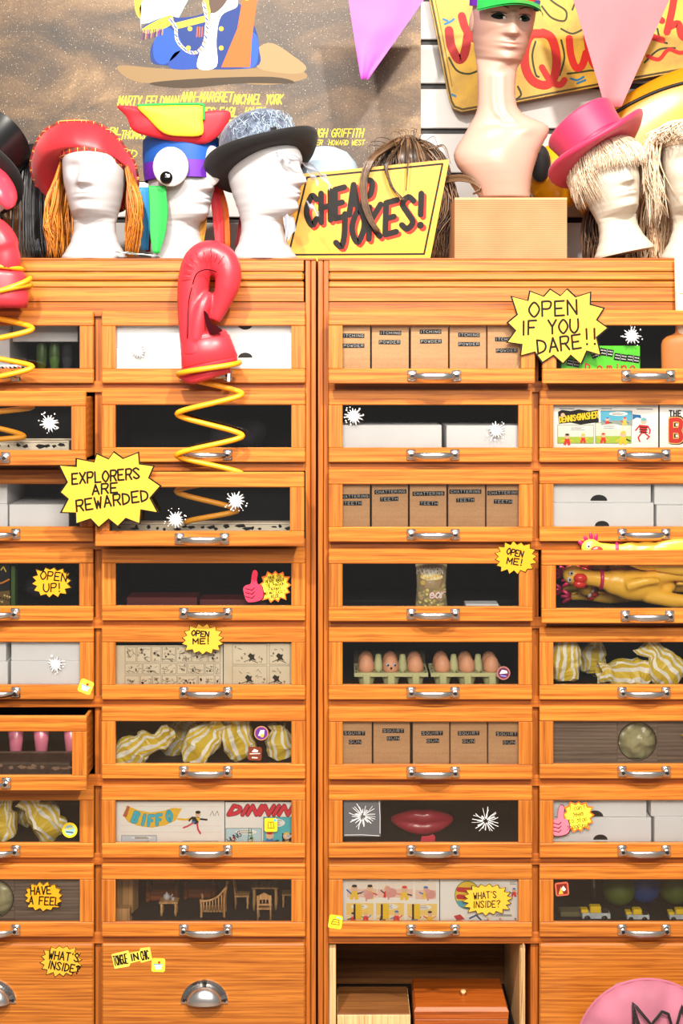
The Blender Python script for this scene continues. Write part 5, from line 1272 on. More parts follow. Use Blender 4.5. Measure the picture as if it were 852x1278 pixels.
# ---- pink round cushion with dark points, in front of the corner
Yc = -.11; k = L(1, Yc); o = empty('round_cushion', W(808, 1308, Yc), 'pink velvet round cushion with black zigzag points in the corner', 'cushion'); R = 89 * k
m = MB(); rings = []
for i in range(1, 17):
    ph = PI * i / 17; ring = []
    for j in range(72):
        a = 2 * PI * j / 72; rr = math.sin(ph) ** .55; puck = 1 - .02 * abs(math.sin(a * 11)) * math.sin(ph) ** 6
        th = .055 * math.cos(ph) * (1 + .26 * math.sin(a * 13 + 1) * math.sin(ph) ** 3 + .30 * noise.noise(Vector((math.cos(a) * 3 * rr, math.sin(a) * 3 * rr, 1))) * math.sin(ph))
        ring.append((R * rr * puck * math.cos(a), -th, R * rr * puck * math.sin(a) * .97))
    rings.append(ring)
m.loft(rings); m.build('cover', 'velvet_pink', o, True)
m = MB(); m.tube([(R * .995 * math.cos(2 * PI * i / 64), 0, R * .965 * math.sin(2 * PI * i / 64)) for i in range(65)], .0035, 8); m.build('piping', 'velvet_piping', o, True)
m = MB(); f = lambda x, y: ((CX + (x - CX) / 1.018 - 808) * k, (1308 - CY - (y - CY) / 1.018) * k)
def on_cushion(x, z):
    r2 = min(.98, (x * x + z * z) / R / R); return -.055 * math.sqrt(max(0, 1 - r2 ** 1.8)) * 1.16 - .004
Q = [(790, 1300), (791, 1254), (812, 1278), (826, 1263), (834, 1266), (840, 1290), (852, 1258), (862, 1300)]
pts = []
for (x0, y0), (x1, y1) in zip(Q, Q[1:]):
    for i in range(6): pts.append(f(x0 + (x1 - x0) * i / 6, y0 + (y1 - y0) * i / 6))
m.tube([(x, on_cushion(x, z), z) for x, z in pts], .0034, 6, True, .5); m.build('zigzag', 'ink_black', o)
m = MB(); m.poly([f(*p) for p in [(791, 1254), (797, 1300), (806, 1300)]], 0); m.v = [Vector((v.x, on_cushion(v.x, v.z) - .0005, v.z)) for v in m.v]; m.build('point', 'ink_black', o)

# ------------------------------------------------------------------ heads and hats on top of the cabinets
ZT = W(0, 322, 0).z + .0004                            # cabinet tops
def lerp(tab, z, i):
    for a, b in zip(tab, tab[1:]):
        if z <= b[0]:
            t = (z - a[0]) / max(1e-9, b[0] - a[0]); t = t * t * (3 - 2 * t) * .5 + t * .5
            return a[i] + (b[i] - a[i]) * t
    return tab[-1][i]
HEAD = [(0, .082, -.080, .080), (.006, .083, -.081, .081), (.02, .074, -.070, .074), (.045, .061, -.054, .064), (.07, .054, -.045, .059), (.092, .053, -.043, .060), (.103, .056, -.052, .062),
        (.112, .058, -.078, .064), (.122, .061, -.090, .067), (.14, .066, -.094, .074), (.165, .071, -.096, .084), (.195, .076, -.098, .094), (.225, .079, -.098, .101), (.255, .080, -.096, .103),
        (.282, .076, -.085, .098), (.302, .064, -.066, .084), (.316, .046, -.044, .061), (.324, .026, -.022, .036), (.3275, .008, -.004, .014)]
def g1(x, s): return math.exp(-.5 * (x / s) ** 2)
def face(x, z, e=1.0):
    """how far the face stands out (towards -Y) at width x and height z"""
    d = 0.0
    if .176 < z < .245:
        t = (.240 - z) / .056; ridge = .026 * max(0, min(1, t)) ** .8 if z >= .184 else .026 * max(0, (z - .176) / .008)
        d += ridge * g1(x, .0072 + .0045 * max(0, min(1, t)))
    d += .004 * (g1(x - .011, .005) + g1(x + .011, .005)) * g1(z - .187, .006)
    for s in (-1, 1):
        d -= .0125 * e * g1(x - s * .030, .014) * g1(z - .222, .0095)
        d += .0075 * e * g1(x - s * .030, .0105) * g1(z - .220, .0060)
        d += .003 * g1(x - s * .036, .016) * g1(z - .196, .012)
    d += .0045 * g1(x, .036) * g1(z - .245, .0075)
    d += .0075 * g1(x, .0165) * (g1(z - .1625, .0038) + 1.05 * g1(z - .1515, .0042)) - .003 * g1(x, .019) * g1(z - .1570, .0018)
    d -= .004 * g1(x, .03) * g1(z - .140, .0055); d += .008 * g1(x, .015) * g1(z - .124, .009)
    return d
def head_pt(a, z, k=1.0):
    w, f, b = lerp(HEAD, z, 1), lerp(HEAD, z, 2), lerp(HEAD, z, 3)
    ca, sa = math.cos(a), math.sin(a)
    x = w * sa; 
    if ca > 0:
        jaw = .16 * max(0, min(1, (.20 - z) / .07)) if z > .10 else 0
        x *= 1 - jaw * ca; y = f * ca
        y -= face(x, z) * min(1, ca * 1.6)
    else: y = -b * ca
    return Vector((x * k, y * k, z * k))
HN = 96
def head_mesh():
    zs = []; z = 0
    while z < .3275: zs.append(z); z += .0028 if .10 < z < .26 else (.004 if z > .005 else .002)
    zs.append(.3275)
    m = MB(); m.loft([[head_pt(2 * PI * j / HN, z) for j in range(HN)] for z in zs]); return m
HEAD_ME = {}
def head(name, px, Y, rz, mat, label, tilt=(0, 0), scale=1.0, pybase=None, group='foam display heads'):
    if mat not in HEAD_ME:
        o = head_mesh().build(name, mat, None, True, angle=60); HEAD_ME[mat] = o.data
    else: o = bpy.data.objects.new(name, HEAD_ME[mat]); COL.objects.link(o)
    p = W(px, 322, Y); z = ZT if pybase is None else W(px, pybase, Y).z
    o.location = (p.x, Y, z); o.rotation_euler = (tilt[0], tilt[1], rz); o.scale = (scale,) * 3
    return tag(o, label, 'display head', group)
def on_head(h, x, y, z):                                # point given in the head's own frame
    M_ = Matrix.Translation(h.location) @ h.rotation_euler.to_matrix().to_4x4() @ Matrix.Diagonal((*h.scale, 1))
    return M_ @ Vector((x, y, z))
def put(o, h, x, y, z, rot=(0, 0, 0)):
    o.location = on_head(h, x, y, z)
    o.rotation_euler = (h.rotation_euler.to_matrix() @ Euler(rot).to_matrix()).to_euler()
    return o
def strands(name, mat, roots, seg=9, r=.0016, parent=None, sides=3, seed=1):
    """hair: each root is a list of control points; tapering locks"""
    q = random.Random(seed); m = MB()
    for pts, rr, shade in roots:
        v = shade; m.c = (v, v, v, 1)
        m.tube(catmull(pts, max(2, seg // max(1, len(pts) - 1))), (lambda t, rr=rr: rr * (1 - .75 * t ** 2)), sides, True)
    return m.build(name, mat, parent, True)
def wig(h, name, mat, label, part, length, seed, n=420, wave=.006, fringe=None, r=.0021, low=.17, grp=None, puff=.008):
    """combed locks falling from the crown over a head; part(az)->(start z), fringe = lowest z allowed in front"""
    q = random.Random(seed); roots = []
    for i in range(n):
        a = q.uniform(-PI, PI); front = math.cos(a) > .55
        zend = (fringe if fringe is not None else .25) + q.uniform(-.008, .012) if front else low + q.uniform(-.03, .03) - length * q.uniform(.4, 1)
        if front and fringe is None: continue
        pts = []; lift = puff * q.uniform(.6, 1.4); ph = q.uniform(0, 6); sw = q.uniform(-.35, .35)
        for t in (0, .15, .35, .55, .75, 1.0):
            z = .324 + (zend - .324) * t ** 1.15
            if z > .10:
                p = head_pt(a + sw * t, max(z, .10)); c_ = Vector((0, 0, p.z)); d = (p - c_)
                if d.length > 1e-4: p = p + d.normalized() * lift * (1.0 + .4 * t)
            else:
                p = Vector((pts[-1].x, pts[-1].y, z))
            p += Vector((math.sin(ph + t * 9) * wave, math.cos(ph + t * 7) * wave, 0)) * t
            pts.append(p)
        roots.append((pts, r * q.uniform(.7, 1.3), q.random()))
    o = strands(name, mat, roots, seed=seed)
    cap = MB(); rings = []
    zs = [.262 + .0655 * i / 10 for i in range(11)]
    for z in zs: rings.append([head_pt(2 * PI * j / 40, min(z, .3274)) * 1.0 + Vector((math.sin(2 * PI * j / 40), -math.cos(2 * PI * j / 40), 0)) * .0035 for j in range(40)])
    cap.c = (.35, .35, .35, 1); cap.loft(rings); cap.build('wig_cap', mat, o, True)
    o.location = h.location; o.rotation_euler = h.rotation_euler; o.scale = h.scale
    return tag(o, label, 'wig', grp or 'wigs on heads')

# --- the head in red tam and ginger hair
h1 = head('foam_head', 118, .075, math.radians(-5), 'white_foam', 'white foam head facing forward under the red tartan tam')
q = random.Random(21); roots = []
for s in (-1, 1):
    for i in range(150):
        a = s * q.uniform(1.35, 2.5); p0 = head_pt(a, .255); rad = Vector((p0.x, p0.y, 0)).normalized()
        out = q.uniform(.012, .030); L_ = q.uniform(.15, .245); ph = q.uniform(0, 6)
        pts = [p0 * 1.02, p0 + rad * out * .7 + Vector((0, 0, -.05)), p0 + rad * (out + .010 * math.sin(ph)) + Vector((s * .006, -.012, -.11)), p0 + rad * (out + .012 * math.sin(ph + 1.5)) + Vector((s * .008, -.016, -.17)), p0 + rad * (out + .006 * math.sin(ph + 3)) + Vector((s * .002, -.018, -min(.25, L_ + .02)))]
        roots.append((pts, q.uniform(.0018, .0036), q.random()))
o = strands('ginger_hair', 'hair_ginger', roots, 12); o.location = h1.location; o.rotation_euler = h1.rotation_euler; tag(o, 'long ginger hair hanging from under the red tam', 'wig')
tam = empty('tam_hat', W(112, 204, .09), 'red satin tam hat with tartan band and tartan edge', 'hat')
NT_ = 72
def tam_ring(c, tilt, rx, ry, droop=0.0, off=0.0, wob=0.0):
    R_ = Euler((math.radians(tilt), math.radians(6), math.radians(-6))).to_matrix(); out = []
    for j in range(NT_):
        a = 2 * PI * j / NT_; w_ = 1 + wob * (noise.noise(Vector((math.cos(a) * 1.7, math.sin(a) * 1.7, 3))) + .5 * noise.noise(Vector((math.cos(a) * 5, math.sin(a) * 5, 9))))
        p = c + R_ @ Vector((rx * w_ * math.cos(a), ry * w_ * math.sin(a), off)); p.z -= droop * max(0, -math.cos(a)) ** 2 * (.5 + .5 * math.cos(a * .5) ** 2) ; out.append(p - tam.location)
    return out
C0, C1 = W(117.5, 207, .085), W(105, 213, .125); rings = []
for i in range(9):
    t = i / 8; rings.append(tam_ring(C0.lerp(C1, t ** .8), -17 - 31 * t, .0875 + .054 * t ** .6, .106 + .044 * t ** .8, .030 * t, -.020 * math.sin(PI * t), .05 * t))
for i in range(1, 10):
    q_ = PI / 2 * i / 9; rings.append(tam_ring(C1, -48, .1415 * math.cos(q_) + .0005, .150 * math.cos(q_) + .0005, .030 * math.cos(q_), .046 * math.sin(q_), .05 * math.cos(q_)))
m = MB(); m.loft(rings, False); m.build('crown', 'tam_red', tam, True)
m = MB(); m.loft([tam_ring(W(117.5, 213, .085), -17, .0835, .1035), tam_ring(W(117.5, 213, .085), -17, .087, .107), tam_ring(C0, -17, .0892, .109, 0, .002), tam_ring(C0, -17, .0885, .107, 0, .006)], False); m.build('band', 'tartan', tam, True)
m = MB(); e_ = rings[8]; m.tube(e_ + [e_[0]], .0042, 8); m.build('edge_piping', 'tartan', tam, True)

# --- head with the rainbow bird hat
h2 = head('foam_head', 226, .165, math.radians(46), 'white_foam', 'white foam head turned aside under the rainbow hat')
bird = empty('rainbow_hat', (0, 0, 0), 'rainbow felt hat with googly eyes, red brim and yellow flap', 'hat')
def hat_ring(z, grow=.006):
    zz = min(z, .262); return [head_pt(2 * PI * j / 56, zz) + Vector((math.sin(2 * PI * j / 56), -math.cos(2 * PI * j / 56), 0)) * grow for j in range(56)]
def flat_ring(z, grow):                                     # plain oval around the skull, ignoring the face
    w, f, b = lerp(HEAD, min(z, .255), 1) + grow, lerp(HEAD, min(z, .255), 2) - grow - .006, lerp(HEAD, min(z, .255), 3) + grow
    return [Vector((w * math.sin(2 * PI * j / 56), (f if math.cos(2 * PI * j / 56) > 0 else -b) * math.cos(2 * PI * j / 56), z)) for j in range(56)]
for mat, nm, z0, z1, g0, g1_ in (('felt_purple', 'purple_band', .212, .256, .0085, .0095), ('felt_blue', 'blue_band', .2562, .318, .0095, .010)):
    m = MB(); m.loft([flat_ring(z0, g0), flat_ring((z0 + z1) / 2, g0 + .001), flat_ring(z1, g1_)], False); 
    m.loft([flat_ring(z0, g0 - .003), flat_ring(z1, g1_ - .003)], False); m.build(nm, mat, bird, True)
m = MB(); m.loft([flat_ring(.318, .010), flat_ring(.328, .002), [Vector((0, 0.0, .330))] * 56], False); m.build('crown_top', 'felt_blue', bird, True)
put(bird, h2, 0, 0, 0)
# parts laid out in the hat's front plane
def hat_sheet(nm, mat, pts3, th, parent):
    m = MB(); n = len(pts3); c = sum((Vector(p) for p in pts3), Vector()) / n
    front = [Vector(p) + Vector((0, -th / 2, 0)) for p in pts3]; back = [Vector(p) + Vector((0, th / 2, 0)) for p in pts3]
    P2 = catmull(front, 4, True); B2 = catmull(back, 4, True); k = len(P2)
    cf = sum(P2, Vector()) / k; cb = sum(B2, Vector()) / k
    rings = [[cf + (p - cf) * s + Vector((0, -th * .8 * (1 - s * s), 0)) for p in P2] for s in (.02, .35, .7, .92, 1.0)] + [[cb + (p - cb) * s + Vector((0, th * .8 * (1 - s * s), 0)) for p in B2] for s in (1.0, .92, .7, .35, .02)]
    m.loft(rings); return m.build(nm, mat, parent, True)
root = bird.matrix_world
brim = empty('x', (0, 0, 0)); bpy.data.objects.remove(brim)
Yb = h2.location.y - .125; kb = L(1, Yb)
inv = (Matrix.Translation(bird.location) @ bird.rotation_euler.to_matrix().to_4x4()).inverted()
def bp(px, py, dy=0.0): return inv @ W(px, py, Yb + dy)
def bird_sheet(nm, mat, pts, th, dy):                        # pts in the picture plane of the hat front, sewn on
    q_ = [W(px, py, Yb + dy + (e[0] if e else 0)) for px, py, *e in pts]
    P2 = catmull(q_, 4, True); k = len(P2); c = sum(P2, Vector()) / k
    rings = [[c + (p - c) * s + Vector((0, -th * (1 - s ** 2.5) - th * .2, 0)) for p in P2] for s in (.02, .3, .6, .85, 1.0)] + [[c + (p - c) * s + Vector((0, th * (1 - s ** 2.5) + th * .2, 0)) for p in P2] for s in (1.0, .85, .6, .3, .02)]
    m = MB(); m.xf = inv; m.loft(rings); return m.build(nm, mat, bird, True)
bird_sheet('brim', 'felt_red', [(146, 133), (158, 146), (166, 163), (190, 171), (220, 177), (250, 180), (268, 173), (283, 155), (287, 140), (270, 138), (245, 140), (215, 136), (180, 134), (160, 132)], .022, .03)
bird_sheet('flap', 'felt_yellow', [(172, 133), (184, 147), (204, 166), (228, 170), (252, 168), (253, 150), (253, 133), (225, 131), (196, 132)], .006, .003)
m = MB(); m.xf = inv; m.tube(catmull([W(171, 132, Yb + .004), W(196, 130.5, Yb + .003), (W(228, 130, Yb + .002)), W(252, 130.5, Yb + .003), W(254, 136, Yb + .003), W(254, 150, Yb + .003)], 5), .0036, 8); m.build('flap_edging', 'felt_green', bird, True)
for px, py, rx, rz_, dy, pup in ((213, 208, 22.5, 25, .012, (207.5, 221.5)), (263, 207, 15, 26, .05, None)):
    m = MB(); c_ = W(px, py, Yb + dy); m.xf = inv; m.ell(c_, (rx * kb, .012, rz_ * kb), 28); e = m.build('eye', 'eye_white', bird, True)
    if pup:
        m = MB(); m.xf = inv; m.ell(W(pup[0], pup[1], Yb + dy - .010), (8 * kb, .006, 8 * kb), 20); m.build('pupil', 'lens_black', e, True)
        m = MB(); m.xf = inv; m.ell(W(pup[0] + 2.5, pup[1] - 2, Yb + dy - .0155), (2.2 * kb, .0015, 2.2 * kb), 12); m.build('glint', 'eye_white', e, True)
def tassel(nm, mat, pts, w, Y, th=.004):
    m = MB(); m.xf = inv
    P_ = catmull([W(x, y, Y) for x, y, _ in pts], 5); ws = catmull([(w_, 0, 0) for _, _, w_ in pts], 5)
    m.loft([[p + Vector((ww.x * kb / 2 * math.cos(a), th * math.sin(a) - .004 * math.cos(2 * a), 0)) for a in [2 * PI * j / 12 for j in range(12)]] for p, ww in zip(P_, ws)]); return m.build(nm, mat, bird, True)
tassel('tassel', 'felt_sky', [(180, 234, 12), (181, 270, 13), (181, 312, 9)], 1, h2.location.y - .02)
tassel('tassel', 'felt_maroon', [(187, 240, 8), (186, 280, 8), (185, 314, 6)], 1, h2.location.y - .004)
tassel('tassel', 'felt_green', [(196, 232, 22), (198, 262, 23), (197, 290, 20), (195, 316, 8)], 1, h2.location.y - .094)
tassel('tassel', 'felt_mustard', [(254, 250, 10), (252, 280, 12), (250, 305, 8)], 1, h2.location.y - .0)
tassel('tassel', 'felt_red', [(266, 230, 12), (271, 262, 14), (274, 306, 11)], 1, h2.location.y + .03)
tassel('tassel', 'felt_orange', [(272, 232, 10), (279, 262, 13), (283, 308, 9)], 1, h2.location.y + .045)
tassel('tassel', 'felt_maroon', [(305, 262, 9), (301, 285, 10), (297, 308, 7)], 1, h2.location.y + .055)

# --- head with the cobwebbed bowler
h3 = head('foam_head', 330, .075, math.radians(58), 'white_foam', 'white foam head in profile under the cobwebbed bowler', scale=1.03)
bow = empty('bowler_hat', (0, 0, 0), 'black bowler hat with torn grey cobweb over its crown', 'hat')
def brim_pts(r, z, curl):
    return [(r * math.cos(a) * (1.0), r * 1.12 * math.sin(a), z + curl * (abs(math.cos(a)) ** 2)) for a in [2 * PI * j / 64 for j in range(64)]]
m = MB(); m.loft([brim_pts(.080, .0, 0), brim_pts(.100, -.004, .004), brim_pts(.120, -.004, .014), brim_pts(.131, .002, .024), brim_pts(.134, .008, .028), brim_pts(.131, .012, .028), brim_pts(.122, .006, .018), brim_pts(.100, .003, .006), brim_pts(.082, .006, 0)], False)
m.build('brim', 'felt_black', bow, True)
m = MB(); m.loft([brim_pts(r, z, 0) for r, z in ((.082, .0), (.084, .012), (.086, .04), (.0855, .068), (.080, .088), (.066, .102), (.045, .109), (.02, .1125), (.003, .113))], True); m.build('crown', 'felt_black', bow, True)
m = MB(); rings = []
for r, z in ((.0855, .013), (.0868, .02), (.0882, .04), (.0876, .068), (.082, .0898), (.068, .1042), (.046, .1113), (.02, .1147), (.003, .1152)):
    rings.append([Vector(p) + Vector((0, 0, .0012 * noise.noise(Vector(p) * 60))) for p in brim_pts(r, z, 0)])
mm = MB(); n = 64
for i in range(len(rings) - 1):
    for j in range(n):
        c_ = (rings[i][j] + rings[i + 1][j]) / 2
        az = math.atan2(c_.y, c_.x)
        mm.add([rings[i][j], rings[i][(j + 1) % n], rings[i + 1][(j + 1) % n], rings[i + 1][j]], [(0, 1, 2, 3)])
mm.build('cobweb_cover', 'web_felt', bow, True, angle=80)
for ang_, zz, s_ in ((-1.30, .035, .013), (-.42, .028, .012)):                     # torn holes in the web
    m = MB(); q = random.Random(int(zz * 1000)); ps = []
    for i in range(14):
        a = 2 * PI * i / 14; r = s_ * q.uniform(.6, 1.25); du = r * math.cos(a); dv = r * .6 * math.sin(a); aa = ang_ + du / .09
        ps.append((.0895 * math.cos(aa), .0895 * 1.12 * math.sin(aa), zz + dv))
    m.add(ps, [tuple(range(14))]); m.build('web_hole', 'ink_black', bow)
m = MB(); m.c = (1, 1, 1, 1); q = random.Random(31)
for i in range(90):                                                               # web threads
    aa = q.uniform(-2.4, .8); z0 = q.uniform(.015, .085); pts = []
    for t in range(5): pts.append((.0895 * math.cos(aa), .0895 * 1.12 * math.sin(aa), z0)); aa += q.uniform(-.12, .2); z0 = max(.012, min(.085, z0 + q.uniform(-.02, .022)))
    m.tube(catmull(pts, 3), .00045, 3)
m.build('web_threads', 'pale_blue', bow)
def drape(pts, w, seed):
    m = MB(); P_ = catmull(pts, 6); q = random.Random(seed); rows_ = []
    for i, p in enumerate(P_):
        t = i / (len(P_) - 1); ww = w * (.5 + .5 * math.sin(PI * (.15 + .8 * t))) * (1 - .6 * t ** 3)
        rows_.append([p + Vector((ww * (u - .5), .006 * math.sin(u * 9 + t * 4), .010 * math.sin(u * 5 + i) * .5)) for u in [j / 6 for j in range(7)]])
    m.loft(rows_, False, False); return m
bow.scale = (1.14,) * 3; bow.location = W(331, 207, .088); bow.rotation_euler = Euler((math.radians(-19), math.radians(-14), math.radians(14)), 'XYZ')
binv = (Matrix.Translation(bow.location) @ bow.rotation_euler.to_matrix().to_4x4() @ Matrix.Scale(1.14, 4)).inverted()
for pts, w, sd in (([(335, 188, .0), (352, 192, -.055), (372, 200, -.06), (392, 212, -.03), (408, 226, -.02), (412, 236, -.02)], .022, 1), ([(350, 190, -.05), (356, 200, -.065), (361, 206, -.06)], .024, 2), ([(385, 215, .0), (394, 224, .0), (397, 232, .0)], .016, 3), ([(384, 252, -.005), (392, 262, -.01), (398, 269, -.01)], .014, 4), ([(358, 268, .0), (362, 285, .0), (358, 300, .0)], .03, 5)):
    m = drape([W(x, y, h3.location.y + d - .045) for x, y, d in pts], w, sd); m.xf = None
    m.v = [binv @ v for v in m.v]; m.build('cobweb_shred', 'gauze', bow, True)
# --- pale blue hat behind
m = MB(); m.lathe([(.095, 0), (.094, .02), (.085, .05), (.062, .078), (.03, .092), (.002, .095)], 40); p = W(405, 238, .30); o = m.build('pale_hat', 'pale_blue', None, True, p); tag(o, 'pale blue domed cap showing behind the bowler', 'hat')
o.location.z = W(0, 183, .30).z - .095; stnd = MB().lathe([(.05, 0), (.045, .01), (.03, .02), (.03, o.location.z - ZT - .001), (.02, o.location.z - ZT)], 20).build('hat_stand', 'white_foam', o, True, (0, 0, ZT - o.location.z))

# --- CHEAP JOKES sign
Ys = .135; o, f, k = flat_thing('shop_sign', 457, 322, Ys, 'yellow board sign reading CHEAP JOKES with black border', 'sign'); o.location.z = ZT
f0 = lambda x, y: ((x - 457) * k, (CY - y) * k + ZC - ZT)
zlo = 322 + 9.5
corner = [f0(352, 0), f0(536, 0), f0(560.5, 199), f0(376, 217)]; corner[0] = (corner[0][0], .001); corner[1] = (corner[1][0], .001)
MB().prism(corner, 0, .017).build('board', 'sign_edge', o); MB().prism(corner, -.0012, -.0001).build('face', 'sign_yellow', o)
m = MB(); cx_, cz_ = sum(p[0] for p in corner) / 4, sum(p[1] for p in corner) / 4
bl_ = [f0(360, 318), f0(529, 317), f0(552, 204.5), f0(383, 221.5)]
m.stroke(bl_ + [bl_[0]], 2.3 * k, -.0016, (18, 14, 10))
for s, x, y, h, sl, rt_, ft in (('CHEAP', 424, 254, 35, .26, 15, 84), ('JOKES!', 473, 276, 38, .30, 15, 112)):
    X, Z = f0(x, y)
    write(m, s, X + 3 * k, Z - h * k / 2 - 3 * k, h * k, 7.4 * k, -.0018, (206, 44, 26), 2.0, 1, sl, math.radians(rt_), fit=ft * k)
    write(m, s, X, Z - h * k / 2, h * k, 7.4 * k, -.0021, (20, 15, 12), 2.0, 1, sl, math.radians(rt_), fit=ft * k)
m.build('lettering', 'ink', o)

# --- brown wig on a hidden dark stand
Yw = .24; cw = W(508, 215, Yw); st_ = MB(); st_.lathe([(.06, 0), (.06, .01), (.035, .03), (.03, .09), (.055, .13), (.070, .17), (.064, .22), (.03, .25), (.002, .256)], 28)
q = random.Random(44); roots = []
kw = L(1, Yw)
for i in range(900):
    a = q.uniform(-PI, PI); rr = q.uniform(.0, 1) ** .5
    top = Vector((cw.x + .035 * rr * math.cos(a), Yw + .05 * rr * math.sin(a), W(0, 172, Yw).z - .012 * rr * rr + q.uniform(-.004, .006)))
    b = q.uniform(-.5, PI + .5) if q.random() < .75 else a
    side = Vector((cw.x + (.088 + .02 * q.random()) * math.cos(b), Yw + .085 * math.sin(b) - .0, W(0, 205, Yw).z + q.uniform(-.03, .012)))
    low = side + Vector((math.cos(b) * .012, .0, -q.uniform(.06, .19))); w_ = q.uniform(.006, .018); ph = q.uniform(0, 6)
    mid = (side + low) / 2 + Vector((math.sin(ph) * w_, .3 * w_ * math.cos(ph), 0))
    low2 = low + Vector((math.cos(ph) * w_, -.01, -.01)); low2.z = max(low2.z, ZT + .004)
    if b < .35 or b > PI - .35: pass
    roots.append(([p - Vector((cw.x, Yw, ZT)) for p in (top, (top + side) / 2 + Vector((0, 0, .016)), side, mid, low2)], q.uniform(.0010, .0022), q.random() ** 1.3))
for i in range(90):                                                                # curls spilling out to the box side
    y0 = Yw - q.uniform(-.02, .06); x0 = q.uniform(530, 556); ph = q.uniform(0, 6)
    pts = [W(x0 - 14, 185 + q.uniform(-6, 20), y0), W(x0 + 8, 222 + q.uniform(-12, 12), y0 - .01), W(x0 + 14 + 6 * math.sin(ph), 262, y0 - .012), W(x0 + 4 + 8 * math.cos(ph), 292, y0 - .01), W(x0 + q.uniform(-6, 8), 325, y0)]
    for p in pts: p.z = max(p.z, ZT + .004)
    roots.append(([p - Vector((cw.x, Yw, ZT)) for p in pts], q.uniform(.0018, .0034), q.random() ** 1.2))
for i in range(26):                                                                # one flick curling over towards the box
    j = q.uniform(-4, 4); pts = [W(548, 226 + j, Yw - .05), W(572, 222 + j, Yw - .11), W(590 + j * .5, 226 + j, Yw - .14), W(600, 236 + j * .6, Yw - .145), W(590, 242 + j * .3, Yw - .15)]
    roots.append(([p - Vector((cw.x, Yw, ZT)) for p in pts], .0018, q.random()))
def over_sign(px_list, n, wd, seed):
    q2 = random.Random(seed)
    for i in range(n):
        j = q2.uniform(-wd, wd); pts = []
        for t, (x, y, d) in enumerate(px_list): pts.append(W(x + j * (1 - .5 * t / len(px_list)) + q2.uniform(-1, 1), y + q2.uniform(-1.5, 1.5), d) - Vector((cw.x, Yw, ZT)))
        roots.append((pts, q2.uniform(.0013, .0026), q2.random() * .6))
over_sign([(492, 178, .18), (466, 196, .115), (456, 212, .108), (453, 235, .109), (456, 258, .110), (464, 278, .112), (472, 289, .113)], 34, 5, 3)
over_sign([(498, 182, .17), (484, 200, .113), (482, 214, .110), (488, 232, .111), (499, 246, .112), (507, 249, .112)], 7, 1.5, 5)
over_sign([(508, 184, .17), (509, 199, .113), (508, 212, .111), (506, 238, .112)], 4, 1.2, 6)
for i in range(16):                                                                # flyaway locks round the crown
    a = q.uniform(.2, PI - .2); y0 = Yw - .05 + q.uniform(-.03, .03)
    c0 = Vector((cw.x + .05 * math.cos(a), y0, W(0, 196, Yw).z + .04 * math.sin(a)))
    roots.append(([c0 - Vector((cw.x, Yw, ZT)), c0 + Vector((.030 * math.cos(a), 0, .024 * math.sin(a))) - Vector((cw.x, Yw, ZT)), c0 + Vector((.060 * math.cos(a + .3), -.01, .016 * math.sin(a))) - Vector((cw.x, Yw, ZT)), c0 + Vector((.066 * math.cos(a), -.01, -.04)) - Vector((cw.x, Yw, ZT))], .0011, q.random()))
o = strands('brown_wig', 'hair_brown', roots, 14); o.location = (cw.x, Yw, ZT); tag(o, 'tousled brown wig spilling over the yellow board sign', 'wig')
st_.build('wig_stand', 'cloth_black', o, True)
m = MB(); m.c = (.12, .12, .12, 1); m.ell((0, .0, W(0, 205, Yw).z - ZT), (.082, .08, .062), 28); m.build('wig_cap', 'hair_brown', o, True)

# --- cardboard box and the bust on it
Yx = .03; o = box_at('cardboard_box', 'cardboard', 567, 707.5, 246.5, 322, Yx, .20, 'brown cardboard box under the long necked bust', 'box', None, floor=ZT); bx0 = o
m = MB(); w_ = L(1, Yx) * 70; hb = W(0, 246.5, Yx).z - ZT
m.box(-w_, w_, -.1005, -.1001, hb - .006, hb - .0005); m.build('flap_edge', 'kraft', o)
zb_ = ZT + hb + .0005; Yb2 = .14; kB = L(1, Yb2); zpx = lambda y: W(0, y, Yb2).z - zb_; xpx = lambda x: (x - 630) * kB
bust = empty('bust', (W(630, 0, Yb2).x, Yb2, zb_), 'pale long necked mannequin bust with painted face, standing on the cardboard box', 'mannequin')
# rows: picture row, left x, right x, half depth front, back
BT = [(247.5, 598, 661, .050, .045), (240, 594, 661, .055, .050), (228, 586, 662, .062, .055), (216, 577, 664, .066, .058), (207, 570, 666.5, .067, .058), (199, 566.5, 669, .066, .057), (192, 566, 671, .064, .056), (184, 569, 675, .060, .053), (176, 574, 679, .056, .050), (169, 578.5, 683, .052, .047), (162, 582.5, 685, .048, .044), (157, 585, 683, .046, .043),
      (152, 588, 673, .044, .043), (147, 591, 660, .043, .043), (142, 593.5, 651, .041, .043), (134, 595.5, 645, .039, .042), (120, 596, 642.5, .038, .042), (106, 596, 642.5, .038, .043), (95, 595.5, 643.5, .038, .046)]
HRot = Euler((math.radians(14), math.radians(3), math.radians(9))).to_matrix(); hs = 1.02
hc = Vector((xpx(626), .004, zpx(73)))
def bust_pt(p): return hc + HRot @ ((Vector(p) - Vector((0, -.03, .118))) * hs)
m = MB(); rings = []
def sm(tab, y):
    for a, b in zip(tab, tab[1:]):
        if a[0] >= y >= b[0]:
            t = (a[0] - y) / (a[0] - b[0]); return [u + (v - u) * t for u, v in zip(a, b)]
    return list(tab[-1])
y = 247.5
